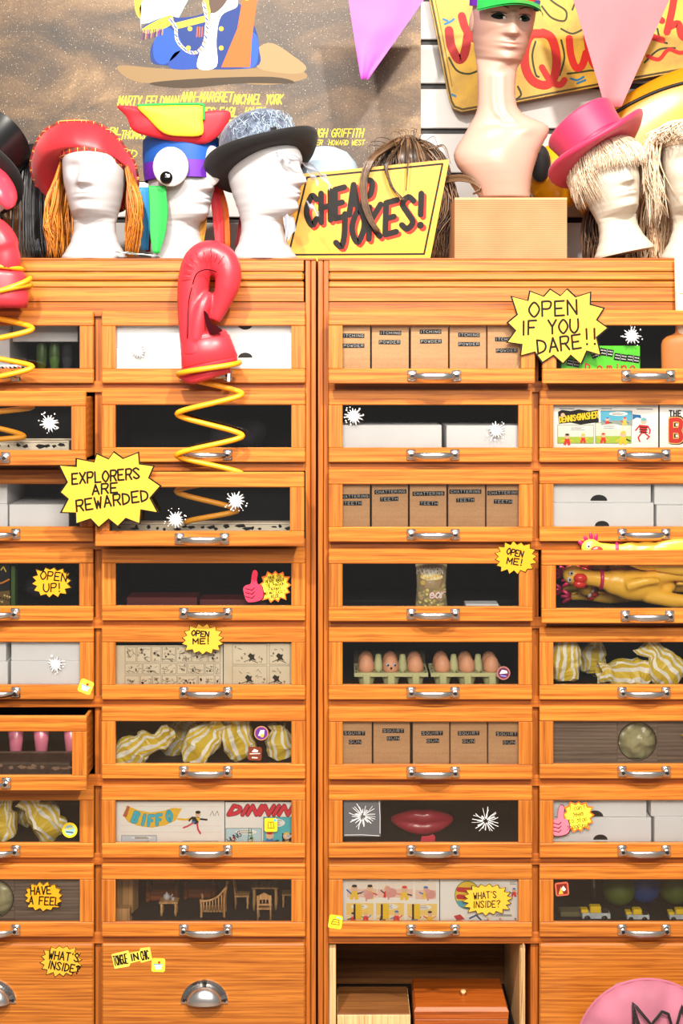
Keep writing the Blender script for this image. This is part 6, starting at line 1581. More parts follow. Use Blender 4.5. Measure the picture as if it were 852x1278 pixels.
while y > 94.9:
    r = sm(BT, y); cx0 = (xpx(r[1]) + xpx(r[2])) / 2; w2 = (xpx(r[2]) - xpx(r[1])) / 2
    ring = []
    for j in range(HN):
        a = 2 * PI * j / HN; sa, ca = math.sin(a), math.cos(a); x = cx0 + w2 * sa
        yy = (-r[3] if ca > 0 else r[4]) * abs(ca) ** .9
        if ca > 0 and 160 < y < 245:                                              # breast bone and collar bones
            yy -= .012 * g1((x - cx0), .03) * g1(y - 200, 18); yy -= .006 * (g1((x - cx0) - .045, .016) + g1((x - cx0) + .045, .016)) * g1(y - 166, 5)
        if ca > 0 and 95 < y < 160: yy -= .004 * (g1((x - cx0) - .012, .006) + g1((x - cx0) + .012, .006))
        ring.append(Vector((x, yy, zpx(y))))
    rings.append(ring); y -= 2.5
zs = [.112 + (.3275 - .112) * i / 84 for i in range(85)]; hr = [[bust_pt(head_pt(2 * PI * j / HN, z)) for j in range(HN)] for z in zs]
last = rings[-1]
for i in range(1, 8):
    t = i / 8; t2 = t * t; rings.append([last[j].lerp(hr[0][j], t2) + Vector((0, 0, (hr[0][j].z - last[j].z) * (t - t2) * .9)) for j in range(HN)])
rings += hr
m.loft(rings); hd = m.build('figure', 'mannequin_skin', bust, True)
def decal(name, mat, fn, nu, nv, x0, x1, z0, z1, lift, par, wr=1.0):
    m = MB(); rows_ = []
    for i in range(nv):
        row = []
        for j in range(nu):
            u, v = j / (nu - 1), i / (nv - 1); x, z = fn(u, v)
            w = lerp(HEAD, z, 1); sa = max(-.98, min(.98, x / w)); a = math.asin(sa); p = head_pt(a, z); p.y -= lift; row.append(bust_pt(p))
        rows_.append(row)
    m.loft(rows_, False, False); return m.build(name, mat, par, True)
for s in (-1, 1):
    ex, ez = s * .0335, .2205
    decal('eye', 'lens_black', lambda u, v: (ex + (u - .5) * .034, ez + (v - .5) * .017 * math.sin(PI * min(.98, max(.02, u))) ** .7 + .002 * math.sin(PI * u)), 12, 5, 0, 0, 0, 0, .0007, hd)
    decal('eye_white', 'eye_white', lambda u, v: (ex - s * .0125 + (u - .5) * .006, ez - .001 + (v - .5) * .006), 5, 4, 0, 0, 0, 0, .0013, hd)
    decal('eyelid', 'felt_maroon' if False else 'book_dark', lambda u, v: (ex + (u - .5) * .036, ez + .0085 + (v - .5) * .002 + .003 * math.sin(PI * u)), 12, 3, 0, 0, 0, 0, .0010, hd)
    decal('eyebrow', 'book_dark', lambda u, v: (s * (.014 + .036 * u), .243 + .006 * math.sin(PI * u * .8) + (v - .5) * .0035 * (1 - u * .7)), 12, 3, 0, 0, 0, 0, .0008, hd)
plain('lip_rose', (232, 158, 140), .35)
decal('lips', 'lip_rose', lambda u, v: ((u - .5) * .042, .157 + (v - .5) * .0185 * math.sin(PI * min(.97, max(.03, u))) ** .8), 14, 9, 0, 0, 0, 0, .0006, hd)
for s in (-1, 1):
    m = MB(); c0 = Vector((s * .076, .012, .205))
    m.v = []; m.ell((0, 0, 0), (.008, .015, .028), 14); m.v = [bust_pt(v + c0) for v in m.v]; m.build('ear', 'mannequin_skin', hd, True)
cap = empty('peaked_hat', bust.location + Vector((0, 0, .011)), 'green, red and blue peaked cap on the mannequin bust', 'hat')
def cap_ring(z, g): return [bust_pt(p) for p in flat_ring(z, g)]
secs = ['rubber_red', 'felt_green', 'felt_purple', 'felt_blue', 'felt_yellow', 'felt_maroon']
ringsC = [cap_ring(.252, .006), cap_ring(.275, .007), cap_ring(.300, .0), [bust_pt((p.x * .72, p.y * .72, .325)) for p in flat_ring(.30, 0)], [bust_pt((p.x * .3, p.y * .3, .338)) for p in flat_ring(.30, 0)], [bust_pt((p.x * .02, p.y * .02, .341)) for p in flat_ring(.30, 0)]]
for si, mt in enumerate(secs):
    j0 = round(56 * si / 6); j1 = round(56 * (si + 1) / 6); m = MB(); m.loft([[r[j % 56] for j in range(j0, j1 + 1)] for r in ringsC], False, False); m.build('panel', mt, cap, True)
m = MB(); rows_ = []
for i in range(9):
    t = i / 8; row = []
    for j in range(21):
        a = -1.15 + 2.3 * j / 20; w = .088 * (1 - .05 * t); yy = -.102 * math.cos(a) - .068 * t * math.cos(a * 1.1) ** .8; row.append(bust_pt((w * math.sin(a) * (1 + .12 * t), yy, .254 - .012 * t - .020 * (math.sin(a) ** 2) * (.4 + t))))
    rows_.append(row)
m.loft(rows_, False, False); m.loft([[p + Vector((0, 0, .004)) for p in r] for r in rows_], False, False); m.build('peak', 'felt_green', cap, True)
cb_ = [bust_pt(p) for p in flat_ring(.249, .008)]; ct_ = [bust_pt(p) for p in flat_ring(.258, .0085)]
for j0, j1, mt in ((6, 22, 'felt_blue'), (34, 50, 'felt_purple')):
    m = MB(); lo = [bust_pt(p) for p in flat_ring(.232, .008)]; m.loft([lo[j0:j1], ct_[j0:j1]], False, False); m.build('side_panel', mt, cap, True)

# --- pink top hat and blonde wig on a leaning head
h4 = head('foam_head', 779, .085, math.radians(16), 'ivory_foam', 'ivory foam head leaning aside under the pink top hat', tilt=(math.radians(-4), math.radians(-11)), scale=.93)
h4.location.z = ZT + .017
wig(h4, 'blonde_wig', 'hair_blonde', 'short blonde bob wig under the pink top hat', None, .02, 51, 1000, .006, .224, .0017, .185, puff=.016)
th = empty('top_hat', (0, 0, 0), 'bright pink felt top hat tilted on a blonde wig', 'hat')
m = MB(); E_r = lambda r, z, c=0.0: [(r * math.cos(a), r * 1.08 * math.sin(a), z + c * math.cos(a) ** 2) for a in [2 * PI * j / 64 for j in range(64)]]
m.loft([E_r(.088, .0), E_r(.108, -.006, .010), E_r(.128, -.010, .022), E_r(.141, -.008, .032), E_r(.1435, -.002, .034), E_r(.140, .003, .033), E_r(.125, .001, .020), E_r(.105, .004, .008), E_r(.088, .010)], False); m.build('brim', 'pink_felt', th, True)
m = MB(); m.loft([E_r(r, z) for r, z in ((.0885, .0), (.088, .02), (.089, .05), (.092, .075), (.0955, .094), (.096, .100), (.093, .104), (.08, .1045), (.05, .104), (.004, .103))]); m.build('crown', 'pink_felt', th, True, angle=50)
m = MB(); m.loft([E_r(.0892, .009), E_r(.0896, .012), E_r(.0893, .028), E_r(.0886, .030)], False); m.build('band', 'pink_satin', th, True)
th.location = W(751, 192, .088); th.rotation_euler = (math.radians(-20), math.radians(-31), math.radians(8))

# --- head at the picture edge in sandy waves
h5 = head('foam_head', 868, .07, math.radians(-14), 'ivory_foam', 'ivory foam head cut by the picture edge in a wavy sandy wig', tilt=(0, 0), scale=1.08)
wig(h5, 'sandy_wig', 'hair_blonde', 'wavy sandy wig on the head at the picture edge', None, .05, 61, 800, .012, .270, .0024, .15, puff=.026)
# dark wigs low behind the ivory heads
for px, Yd, pz, mt, lb, sd in ((758, .27, 300, 'hair_brown', 'dark brown wig slumped behind the leaning ivory head', 71), (812, .24, 290, 'hair_sandy', 'brown wavy wig tucked between the two ivory heads', 72)):
    q = random.Random(sd); roots = []; c0 = W(px, 0, Yd); top = W(0, 248 if sd == 71 else 230, Yd).z - ZT; w_ = L(30 if sd == 71 else 24, Yd)
    for i in range(230):
        a = q.uniform(-PI, PI); ph = q.uniform(0, 6)
        roots.append(([(w_ * .3 * math.cos(a), .03 * math.sin(a), top), (w_ * .85 * math.cos(a), .055 * math.sin(a), top * .86), (w_ * math.cos(a) + .008 * math.sin(ph), .06 * math.sin(a), top * .5), (w_ * .95 * math.cos(a) + .008 * math.cos(ph), .06 * math.sin(a), top * .22), (w_ * math.cos(a), .06 * math.sin(a), .006)], q.uniform(.002, .0036), q.random()))
    o = strands('dark_wig', mt, roots, 12); o.location = (c0.x, Yd, ZT); tag(o, lb, 'wig', 'wigs on heads')
    MB().lathe([(w_ * .8, 0), (w_ * .85, top * .4), (w_ * .7, top * .8), (w_ * .3, top * .96), (.001, top)], 24).build('wig_stand', 'cloth_black', o, True)
# yellow inflatable with a black knob behind the hat
Yq = .36; o = empty('yellow_float', (W(693, 0, Yq).x, Yq, ZT), 'round yellow inflatable with a black knob behind the pink top hat', 'inflatable'); kq = L(1, Yq)
hq = W(0, 180, Yq).z - ZT; m = MB(); m.ell((0, 0, hq - 42 * kq), (36 * kq, .06, 42 * kq), 28); m.lathe([(.03, 0), (.028, .01), (.02, hq - 80 * kq)], 16); m.build('ball', 'vinyl_yellow', o, True)
m = MB(); m.ell((-23 * kq, -.062, hq - 28 * kq), (13 * kq, .03, 23 * kq), 20); m.build('knob', 'soft_black', o, True)

# --- picture-edge black top hat, dark wig and pink tongue mask
h6 = head('foam_head', -30, .08, math.radians(24), 'white_foam', 'white foam head beyond the picture edge under the black top hat')
bt = empty('top_hat', (0, 0, 0), 'black top hat cut by the picture edge beside the red tam', 'hat')
m = MB(); m.loft([E_r(.088, .0), E_r(.108, -.006, .008), E_r(.130, -.010, .02), E_r(.143, -.008, .03), E_r(.1455, -.002, .032), E_r(.142, .003, .03), E_r(.125, .001, .018), E_r(.105, .004, .006), E_r(.088, .010)], False); m.build('brim', 'soft_black', bt, True)
m = MB(); m.loft([E_r(r, z) for r, z in ((.0885, .0), (.088, .02), (.090, .06), (.095, .105), (.100, .128), (.101, .133), (.098, .136), (.08, .136), (.004, .134))]); m.build('crown', 'gloss_black', bt, True, angle=50)
bt.location = W(-40, 214, .06); bt.rotation_euler = (math.radians(-36), math.radians(30), 0)
Ym = -.035; kM = L(1, Ym); o = empty('tongue_mask', W(-2, 240, Ym), 'glossy pink rubber tongue mask at the picture edge below the black top hat', 'mask')
m = MB(); m.tube([W(x, y, Ym + d) - o.location for x, y, d in [(v.x, v.y, v.z) for v in catmull([(-26, 205, .05), (-8, 222, .02), (4, 238, 0), (11, 252, -.004), (14.5, 259, .0)], 5)]], lambda t: kM * (24 - 17 * t ** 2.2), 20, True, .55); m.build('tongue', 'lips_pink', o, True)
m = MB(); m.ell(W(-9, 258, Ym + .02) - o.location, (15 * kM, .02, 8 * kM), 18); m.build('teeth', 'eye_white', o, True)
Yk = .22; q = random.Random(81); roots = []; c0 = W(46, 0, Yk)
tan = head('foam_head', 34, .27, math.radians(-20), 'tan_skin', 'tan mannequin head in the shade under a long black wig', scale=.96)
for i in range(420):
    a = q.uniform(-PI, PI)
    if abs(a) < .55 and q.random() < .9: continue
    p = [head_pt(a, .318), head_pt(a * 1.0, .27), head_pt(a, .20), head_pt(a, .16)]
    rad = Vector((math.sin(a), -math.cos(a), 0)); pts = [p[0] + Vector((0, 0, .012)), p[1] + rad * .018, p[2] + rad * .026, p[3] + rad * .036, Vector((p[3].x, p[3].y, .07)) + rad * .045, Vector((p[3].x, p[3].y, .012)) + rad * (.05 + .02 * q.random())]
    roots.append((pts, q.uniform(.004, .007), q.random()))
o = strands('black_wig', 'hair_black', roots, 14); o.location = tan.location; o.rotation_euler = tan.rotation_euler; o.scale = tan.scale; tag(o, 'long black wig beside the red tam', 'wig', 'wigs on heads')
m = MB(); m.c = (.2, .2, .2, 1); m.ell((0, .006, .262), (.092, .108, .072), 28); m.build('wig_cap', 'hair_black', o, True)
# clear packet lying by the first two heads
m = MB(); q = random.Random(9); rows_ = []; Yp = -.0
pk = empty('clear_packet', W(172, 318, .005), 'crumpled clear plastic packet lying between the red tam and rainbow heads', 'packet'); pk.location.z = ZT + .001
for i in range(8):
    rows_.append([(-.055 + .11 * j / 13, .0 - .05 * (i / 7 - .5) * .5, .004 + .010 * (1 - j / 13) + .005 * noise.noise(Vector((j * .6, i * .9, 2)))) for j in range(14)])
m.loft(rows_, False, False); m.loft([[(x, y, .0005) for x, y, z in r] for r in rows_], False, False); m.build('wrapper', 'sheet_clear', pk)
m = MB(); m.loft([[(x, y - .0, z + .0012) for x, y, z in r[4:9]] for r in rows_[3:6]], False, False); m.build('insert', 'green_plastic', pk)

# ------------------------------------------------------------------ wall: poster, painted board, bunting, inflatable
Yp = WY - .004; o, f, k = flat_thing('wall_poster', 262, 100, Yp, 'large sandy film poster with yellow actor credits', 'poster')
m = MB(); a = f(-60, 226); b = f(525, -60); m.box(a[0], b[0], 0, .0015, a[1], b[1]); m.build('sheet', 'sand_print', o)
m = MB(); q = random.Random(17)
def sm2(pts, n=5): return [(v.x, v.y) for v in catmull([(x, y, 0) for x, y in pts], n, True)]
def P2(pts, y, c, curve=True): m.poly([f(*p) for p in (sm2(pts) if curve else pts)], y, c)
# printed dune hollows and ridge
P2([(148, 82), (160, 98), (190, 104), (260, 100), (330, 106), (376, 100), (382, 92), (360, 84), (300, 86), (210, 86)], -.0003, (138, 112, 76))
P2([(186, 104), (230, 110), (300, 104), (366, 104), (340, 96), (250, 98)], -.0004, (62, 48, 32))
P2([(322, 60), (340, 54), (366, 70), (382, 84), (370, 92), (330, 88), (318, 78)], -.0004, (156, 128, 90))
# a plain seated drummer-boy coat: blue coat, white scarf, cords and tassels
P2([(182, -10), (240, -10), (222, 24), (176, 30), (176, 40), (174, 10)], -.0005, (176, 220, 240), False)
P2([(168, -6), (176, -6), (175, 22), (169, 14)], -.0005, (220, 180, 60))
P2([(178, 34), (208, 20), (224, 22), (250, 18), (276, 2), (300, 6), (318, 34), (323, 60), (317, 84), (236, 86), (208, 82), (190, 78), (188, 60), (196, 42)], -.0006, (22, 52, 120))
P2([(192, 52), (206, 34), (222, 44), (226, 62), (206, 80), (193, 74)], -.0007, (30, 78, 178)); P2([(218, 66), (238, 64), (248, 84), (212, 85)], -.0007, (28, 66, 150))
P2([(300, 40), (320, 44), (322, 70), (316, 84), (298, 80)], -.0007, (36, 84, 184))
P2([(246, 84), (254, 50), (258, 24), (276, 6), (292, -8), (296, 8), (276, 20), (270, 50), (270, 83)], -.0008, (226, 226, 226))
P2([(276, 84), (296, 36), (304, -10), (322, -10), (314, 50), (312, 84)], -.0009, (214, 96, 36), False)
P2([(178, 36), (208, 20), (216, 22), (212, 32), (186, 42)], -.0009, (222, 180, 56)); P2([(213, 30), (262, 18), (262, 26), (218, 37)], -.0009, (226, 186, 62), False)
for i in range(12): m.stroke([f(178 + i * 2.3, 38 - i * .2), f(177 + i * 2.3, 50 - i * .6)], 1.4 * k, -.0010, [(110, 60, 110), (60, 40, 80), (180, 120, 90)][i % 3])
cord = catmull([(212, 24, 0), (219, 34, 0), (221, 50, 0), (231, 62, 0), (243, 66, 0), (253, 58, 0), (258, 40, 0), (258, 24, 0), (254, 4, 0)], 6)
m.stroke([f(v.x, v.y) for v in cord], 4 * k, -.0011, (236, 236, 240))
for i, v in enumerate(cord[::2]): m.stroke([f(v.x - 1.2, v.y - 1.4), f(v.x + 1.2, v.y + 1.4)], 1.7 * k, -.0012, (40, 60, 140) if i % 2 else (216, 110, 50))
for i in range(7): m.stroke([f(245 + i * 1.5, 34), f(244 + i * 1.5, 46)], 1.3 * k, -.0012, (206, 96, 50) if i % 2 else (60, 56, 110))
for x, y in ((237, 36), (235, 60), (276, 36), (276, 60), (308, -2)): m.disc(*f(x, y), 3 * k, -.0012, (226, 178, 60))
P2([(254, -10), (262, -10), (262, 20), (255, 16)], -.0010, (226, 186, 62)); P2([(262, -10), (286, -10), (278, 8), (264, 16)], -.0011, (86, 66, 56))
yl = (222, 200, 62)
for s, x, y, h, ft in (('MARTY FELDMAN', 184, 126, 11.5, 74), ('ANN-MARGRET', 257, 121, 11.5, 64), ('MICHAEL YORK', 321, 124, 11.5, 60), ('PETER USTINOV', 196, 141, 11, 70), ('JAMES EARL JONES', 284, 140, 11, 92), ('TREVOR HOWARD', 196, 155, 11, 70), ('HENRY GIBSON', 300, 155, 10, 60),
                       ('TERRY-THOMAS', 150, 168, 10, 60), ('AND HUGH GRIFFITH', 408, 166, 10, 88), ('EXECUTIVE PRODUCER  HOWARD WEST', 392, 178, 6, 124), ('SCREENPLAY BY', 120, 178, 9, 60), ('ROLAND KIBBEE', 270, 170, 9, 66), ('DIRECTED BY', 150, 192, 9, 90), ('CHRIS ALLEN', 120, 164, 9, 50), ('MUSIC BY', 260, 190, 8, 50)):
    X, Z = f(x, y); write(m, s, X, Z - h * k / 2, h * k, h * .15 * k, -.0007, yl, 1.5, 1, .22, 0, fit=ft * k)
for i in range(5): m.stroke([f(10, 186 + i * 8), f(60 + q.uniform(0, 30), 186 + i * 8)], 3 * k, -.0007, yl)
m.build('print', 'ink', o)

Yb_ = WY - .05; o, f, k = flat_thing('painted_sign', 690, 40, Yb_, 'worn yellow fairground board with red script letters and black scrolls', 'sign')
bd = [(523, -80), (536, 0), (546, 50), (557, 108), (561, 126), (566, 135), (576, 139), (640, 128), (760, 105), (900, 80), (960, 66), (960, -80)]
pts = [f(*p) for p in bd]; MB().prism(pts, 0, .018).build('board', 'painted_board', o)
m = MB(); m.c = rgb(40, 34, 20)
m.stroke([f(x + 2.2, y) for x, y in bd[:5]] + [f(*p) for p in ((567, 133), (577, 136.5), (640, 125.5), (760, 102.5), (900, 77.5))], 2.6 * k, -.0004, (74, 58, 22))
m.stroke([f(x + 7, y) for x, y in bd[:4]], 1.2 * k, -.0003, (120, 96, 30))
red, dk = (186, 34, 24), (50, 54, 22)
def cur(pts, w, y, c): m.stroke([f(v.x, v.y) for v in catmull([(x, y_, 0) for x, y_ in pts], 6)], w * k, y, c)
cur([(560, 38), (563, 58), (572, 74), (579, 68), (583, 48), (584, 40)], 11, -.0006, (150, 26, 26)); cur([(576, 20), (580, 34), (588, 46), (596, 50)], 10, -.0006, (150, 26, 26))
cur([(675, 42), (662, 44), (655, 62), (656, 86), (666, 102), (682, 106), (692, 94), (694, 70), (688, 48), (677, 41)], 11, -.0006, red); cur([(676, 84), (686, 100), (698, 106), (704, 100)], 8, -.0007, red)
cur([(710, 48), (712, 68), (718, 84), (726, 82), (731, 66)], 9, -.0006, red); cur([(732, 44), (735, 66), (742, 82), (750, 76)], 9, -.0006, red)
cur([(770, 52), (774, 76), (782, 70)], 9, -.0006, red); cur([(826, 50), (812, 44), (808, 30), (818, 22), (826, 26)], 8, -.0006, red); cur([(842, -10), (838, 14), (832, 40)], 9, -.0006, red); cur([(834, 34), (846, 30), (850, 44), (860, 50)], 9, -.0006, red); cur([(808, 70), (822, 74), (834, 62), (850, 66), (870, 58)], 5, -.0006, red)
for pts in ([(560, 72), (570, 88), (586, 92), (604, 84)], [(668, 52), (664, 70), (668, 92), (672, 96)], [(700, 50), (704, 72), (698, 94)], [(700, 36), (714, 42), (728, 36)], [(676, 8), (688, 22), (704, 26), (706, 14), (692, 4), (680, -6)], [(708, 92), (724, 90), (740, 88), (760, 92)], [(646, 108), (650, 118), (644, 124)], [(752, 40), (756, 60), (764, 74)], [(714, 12), (720, -2), (728, -8)], [(804, 78), (822, 62), (842, 60)], [(820, 36), (824, 50), (832, 54)]): cur(pts, 2.4, -.0005, dk)
for pts in ([(555, 30), (562, 27), (566, 24)], [(553, 24), (558, 26)], [(712, 98), (720, 100), (728, 96)], [(720, 104), (730, 100)], [(564, 118), (568, 120)], [(768, 86), (774, 92)]): cur(pts, 2.6, -.0005, (40, 110, 150))
m.build('print', 'ink', o)
# bunting: two cloth pennants hung from a cord
def pennant(pts, Y, mat, label, seed):
    px = sum(p[0] for p in pts) / len(pts); py = min(p[1] for p in pts); o, f, k = flat_thing('pennant', px, py, Y, label, 'pennant', 'cloth pennants')
    a, b, c, d = [f(*p) for p in pts]                         # top-left, top-right, bottom-right, bottom-left
    rows_ = []; n = 14
    for s in (0, .0012):
        for i in range(n + 1) if s == 0 else range(n, -1, -1):
            t = i / n; l_ = (a[0] + (d[0] - a[0]) * t, a[1] + (d[1] - a[1]) * t); r_ = (b[0] + (c[0] - b[0]) * t, b[1] + (c[1] - b[1]) * t)
            rows_.append([(l_[0] + (r_[0] - l_[0]) * u, s + .006 * math.sin(u * 5 + t * 3 + seed) * (.3 + .7 * t) + .003 * noise.noise(Vector((u * 4, t * 5, seed))), l_[1] + (r_[1] - l_[1]) * u) for u in [j / 10 for j in range(11)]])
    MB().loft(rows_, False, False).build('cloth', mat, o, True)
    m = MB(); m.tube([(a[0] - .02, -.001, a[1]), (b[0] + .02, -.001, b[1])], .0035, 8); m.build('cord', mat, o, True)
pennant([(431, -25), (546, -25), (459, 99), (450, 99)], .25, 'flag_magenta', 'magenta cloth pennant hanging in front of the poster', 1)
pennant([(704, -40), (853, -40), (775, 133), (754, 133)], .20, 'flag_pink', 'pale pink cloth pennant hanging above the pink top hat', 2)
# second rounded yellow board behind the hats
Yi = WY - .075; o, f, k = flat_thing('yellow_balloon', 850, 190, Yi, 'shiny yellow inflatable with a curved black line, on the wall at the picture edge', 'inflatable')
m = MB(); ol = sm2([(700, 190), (740, 150), (790, 112), (850, 84), (920, 70), (990, 90), (1000, 190), (960, 290), (850, 310), (740, 280)], 5); c0 = Vector((0, 0)); n = len(ol)
rings = []
for s, y in ((1, .024), (1.0, .018), (.985, .008), (.93, -.004), (.8, -.016), (.5, -.026), (.02, -.030)): rings.append([(f(*p)[0] * s, y, f(*p)[1] * s) for p in ol])
m.loft(rings[::-1]); m.build('body', 'vinyl_yellow', o, True)
m = MB(); lp = catmull([(752, 150, 0), (790, 128, 0), (830, 111, 0), (880, 98, 0)], 6)
m.tube([(f(v.x, v.y)[0], -.010 - .010 * i / len(lp), f(v.x, v.y)[1]) for i, v in enumerate(lp)], .005, 8); m.build('black_line', 'ink_black', o, True)

# ------------------------------------------------------------------ boxing gloves on springs
def coil(name, px_pts, Y, ry, wire, label, group='yellow spring coils', first=.062):
    """flattened spring: the listed picture points are its alternate turns"""
    pts = []
    for i, (x, y) in enumerate(px_pts): pts.append((x, y))
    o = empty(name, W(px_pts[-1][0], px_pts[-1][1], Y), label, 'spring', group)
    path = []
    for i in range(len(pts) - 1):
        (x0, y0), (x1, y1) = pts[i], pts[i + 1]
        for j in range(14):
            t = j / 14; e = .5 - .5 * math.cos(PI * t)
            path.append(W(x0 + (x1 - x0) * e, y0 + (y1 - y0) * (t * .72 + e * .28), Y + (-(first if i == 0 else ry) if i % 2 == 0 else ry) * math.sin(PI * t) ** (.5 if i == 0 else 1)) - o.location)
    path.append(W(*pts[-1], Y) - o.location)
    m = MB(); m.tube(path, wire, 12); m.build('wire', 'coil_yellow', o, True); return o
Yg = gy('B', 3) + .045
coil('glove_spring', [(299, 452), (222.5, 467), (302, 491.5), (221, 516.5), (302.5, 544), (220.5, 568), (302, 592), (220, 613), (296, 637), (232, 652)], Yg, .015, .0068, 'yellow spring coil standing in a drawer and carrying the whole red glove')
def glove(cx, cy, Y, label, sc_=1.0):
    o = empty('boxing_glove', W(cx, cy, Y), label, 'boxing glove', 'red boxing gloves'); k = L(1, Y) * sc_
    G = lambda x, y, d=0.0: Vector(((x - 261) * k, d * sc_, (391 - y) * k))
    m = MB()
    # back of the hand up to the padded dome, then fingers curling down in front
    spine = catmull([G(247, 442, .0), G(243, 410, .0), G(241, 380, .002), G(242, 350, .0), G(249, 326, -.002), G(263, 318, -.006), G(278, 324, -.012), G(285, 340, -.018), G(284, 358, -.018), G(277, 378, -.014), G(268, 400, -.01)], 7)
    n = len(spine); rad = []
    for i in range(n):
        t = i / (n - 1)
        r = [(0, 21), (.1, 20), (.25, 20), (.38, 20), (.5, 18), (.6, 17.5), (.7, 17), (.8, 15.5), (.9, 12), (1, 7)]
        for a, b in zip(r, r[1:]):
            if t <= b[0]: rr = a[1] + (b[1] - a[1]) * (t - a[0]) / (b[0] - a[0]); break
        rad.append(rr * k)
    m.tube(spine, rad, 20, True)
    m.ell(G(252, 322, .0), (24 * k, .042 * sc_, 16 * k), 20, (0, -.2, 0)); m.ell(G(240, 350, .006), (17 * k, .044 * sc_, 34 * k), 20, (0, .02, 0)); m.ell(G(278, 330, -.006), (19 * k, .040 * sc_, 20 * k), 20)
    m.ell(G(254, 432, .0), (25 * k, .038 * sc_, 20 * k), 18)
    th_ = catmull([G(246, 424, -.024), G(249, 402, -.027), G(255, 380, -.024), G(262, 366, -.014)], 6); m.tube(th_, [10 * k] * 12 + [9.5 * k, 9 * k, 8.5 * k, 8 * k, 7 * k, 6 * k, 5 * k][:len(th_) - 12], 16)
    hand = bake(m, 'hand', 'glove_red', o, .0036, 5)
    # cuff: a tapered sleeve with a strap and an opening below
    m = MB(); rings = []
    for yy, w_, x0, dd in ((416, 27, 252.5, .036), (420, 29, 254, .038), (440, 33, 259, .040), (456, 35, 261.5, .041), (462, 34, 261.5, .040), (461, 31, 261.5, .036), (445, 29, 260, .034)):
        rings.append([G(x0 + w_ * math.cos(a) + 0, yy - (x0 + w_ * math.cos(a) - 255) * .22, dd * math.sin(a)) for a in [2 * PI * j / 40 for j in range(40)]])
    m.loft(rings, True); m.build('cuff', 'glove_red', o, True)
    m = MB(); rings = []
    for yy, g_ in ((423, .0), (424, 1.4), (453, 1.4), (454, .0)):
        t = (yy - 420) / 36; w_ = 29 + 6 * t + g_; x0 = 254 + 7.5 * t; dd = .038 + .003 * t + g_ * k
        rings.append([G(x0 + w_ * math.cos(a), yy - (x0 + w_ * math.cos(a) - 255) * .22, dd * math.sin(a)) for a in [math.radians(-150 + 210 * j / 30) for j in range(31)]])
    m.loft(rings, False, False); m.build('strap', 'glove_red', o, True)
    m = MB(); m.tube(catmull([G(229, 466, .01), G(240, 472, -.012), G(262, 466, -.026), G(286, 458, -.02)], 6), 9.5 * k, 12, True, .8); m.build('wrist_edge', 'glove_red', o, True)
    m = MB(); pts = catmull([G(256.5, 389, -.0475), G(260.5, 392, -.046), G(266, 403, -.046), G(279, 412.5, -.043), G(272, 416, -.046), G(264, 416.5, -.046), G(259, 405, -.0475)], 4, True)
    m.add(pts, [tuple(range(len(pts)))[::-1]]); m.add([p + Vector((0, .006, 0)) for p in pts], [tuple(range(len(pts)))]); m.build('finger_slot', 'glove_inner', o)
    # pleats fanning over the knuckles
    m = MB()
    for i in range(11):
        a = math.radians(178 - i * 15.5); x0, y0 = 262, 347; c_, s_ = math.cos(a), math.sin(a)
        r0, r1 = 20, 33 if i % 2 else 36
        p = [(x0 + r0 * c_ * 1.0, y0 - r0 * s_), (x0 + (r0 + r1) / 2 * c_ * 1.02, y0 - (r0 + r1) / 2 * s_), (x0 + r1 * c_ * 1.05, y0 - r1 * s_)]
        m.tube(catmull([G(p[0][0], p[0][1], -.0475), G(p[1][0], p[1][1], -.0475), G(p[2][0], p[2][1], -.038)], 4), lambda t: .0016 * math.sin(PI * (.1 + .8 * t)), 6)
    m.build('pleats', 'glove_inner' if False else 'glove_red', o, True)
    m = MB(); m.tube(catmull([G(243, 356, -.050), G(248, 343, -.049), G(260, 338, -.048), G(272, 341, -.048)], 6), .0013, 6); m.tube(catmull([G(236, 423, -.044), G(238, 380, -.048), G(242, 360, -.050)], 6), .0011, 6); m.build('seam', 'glove_inner', o, True)
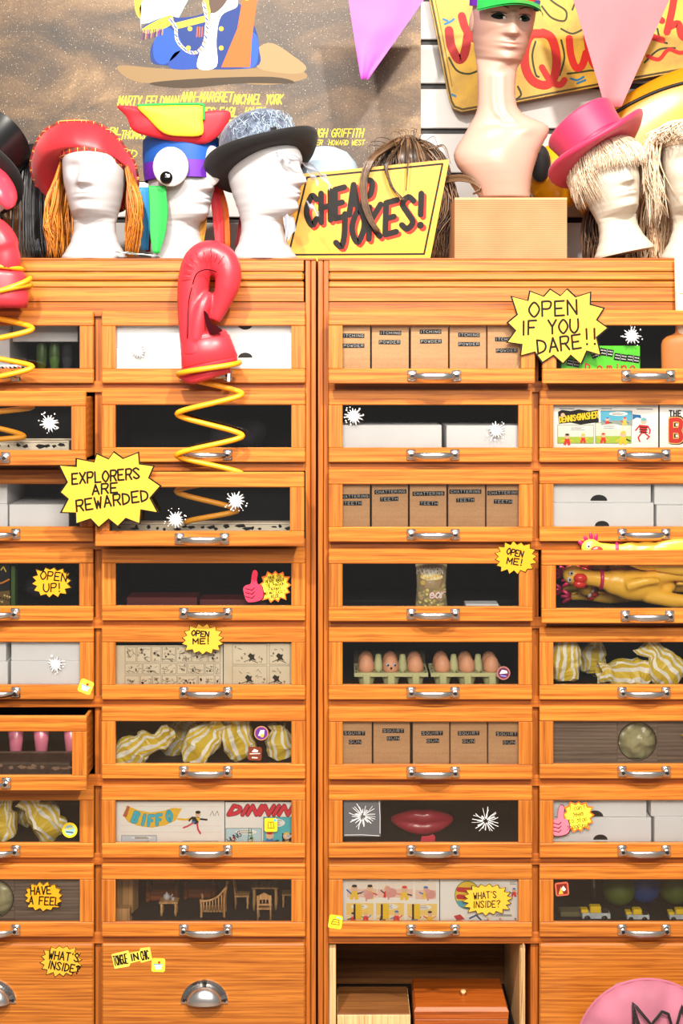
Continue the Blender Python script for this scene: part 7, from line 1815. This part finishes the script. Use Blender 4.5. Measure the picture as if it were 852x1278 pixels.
    MB().box(*[G(285, 472).x, G(288, 472).x], -.03, -.027, G(0, 476).z, G(0, 466).z).build('tag', 'white_card', o)
    return o
g1_ = glove(261, 391, Yg - .008, 'whole red boxing glove with a wrinkled dome, standing upright on a yellow coil')
Yg2 = gy('A', 2) + .05
coil('glove_spring', [(38, 346), (-50, 362), (40, 378) if False else (-50, 372), (40.5, 410), (-52, 432), (40.5, 457), (-52, 478), (40, 507), (-52, 524), (30, 544)][0:1] + [(-50, 384), (40.5, 410), (-52, 436), (40.5, 458), (-52, 484), (40, 508), (-52, 520), (30, 545), (-40, 552)], Yg2, .015, .0068, 'yellow spring coil at the picture edge carrying the cropped red glove')
o = empty('boxing_glove', W(-10, 330, Yg2 - .02), 'red boxing glove cropped by the picture edge, wrapped in yellow coil', 'boxing glove', 'red boxing gloves'); k = L(1, Yg2 - .02)
G2 = lambda x, y, d=0.0: Vector(((x + 10) * k, d, (330 - y) * k))
m = MB(); m.tube(catmull([G2(-30, 345), G2(-28, 312), G2(-20, 290), G2(-2, 298, -.01), G2(8, 322, -.01), G2(6, 334, -.008)], 6), [24 * k] * 14 + [22 * k] * 8 + [19 * k] * 9, 18); m.ell(G2(-4, 320, -.004), (27 * k, .045, 20 * k), 20)
bake(m, 'hand', 'glove_red', o, .004, 5)
m = MB(); m.loft([[G2(x0 + w_ * math.cos(a), yy, dd * math.sin(a)) for a in [2 * PI * j / 36 for j in range(36)]] for yy, w_, x0, dd in ((336, 32, -4, .038), (345, 35, -3, .040), (372, 38, -2, .042), (384, 36, -2, .040), (383, 30, -2, .034))]); m.build('cuff', 'glove_red', o, True)
m = MB(); m.tube([G2(31 * math.cos(a) - 3, 333 - 3 * math.cos(a) * -1, .042 * math.sin(a)) for a in [2 * PI * j / 30 for j in range(31)]], .006, 10); m.build('coil_ring', 'coil_yellow', o, True)
m = MB(); m.tube([G2(40 * math.cos(a) - 2, 366 - 10 * math.cos(a), .046 * math.sin(a)) for a in [2 * PI * j / 30 for j in range(31)]], .0066, 10); m.build('coil_ring', 'coil_yellow', o, True)
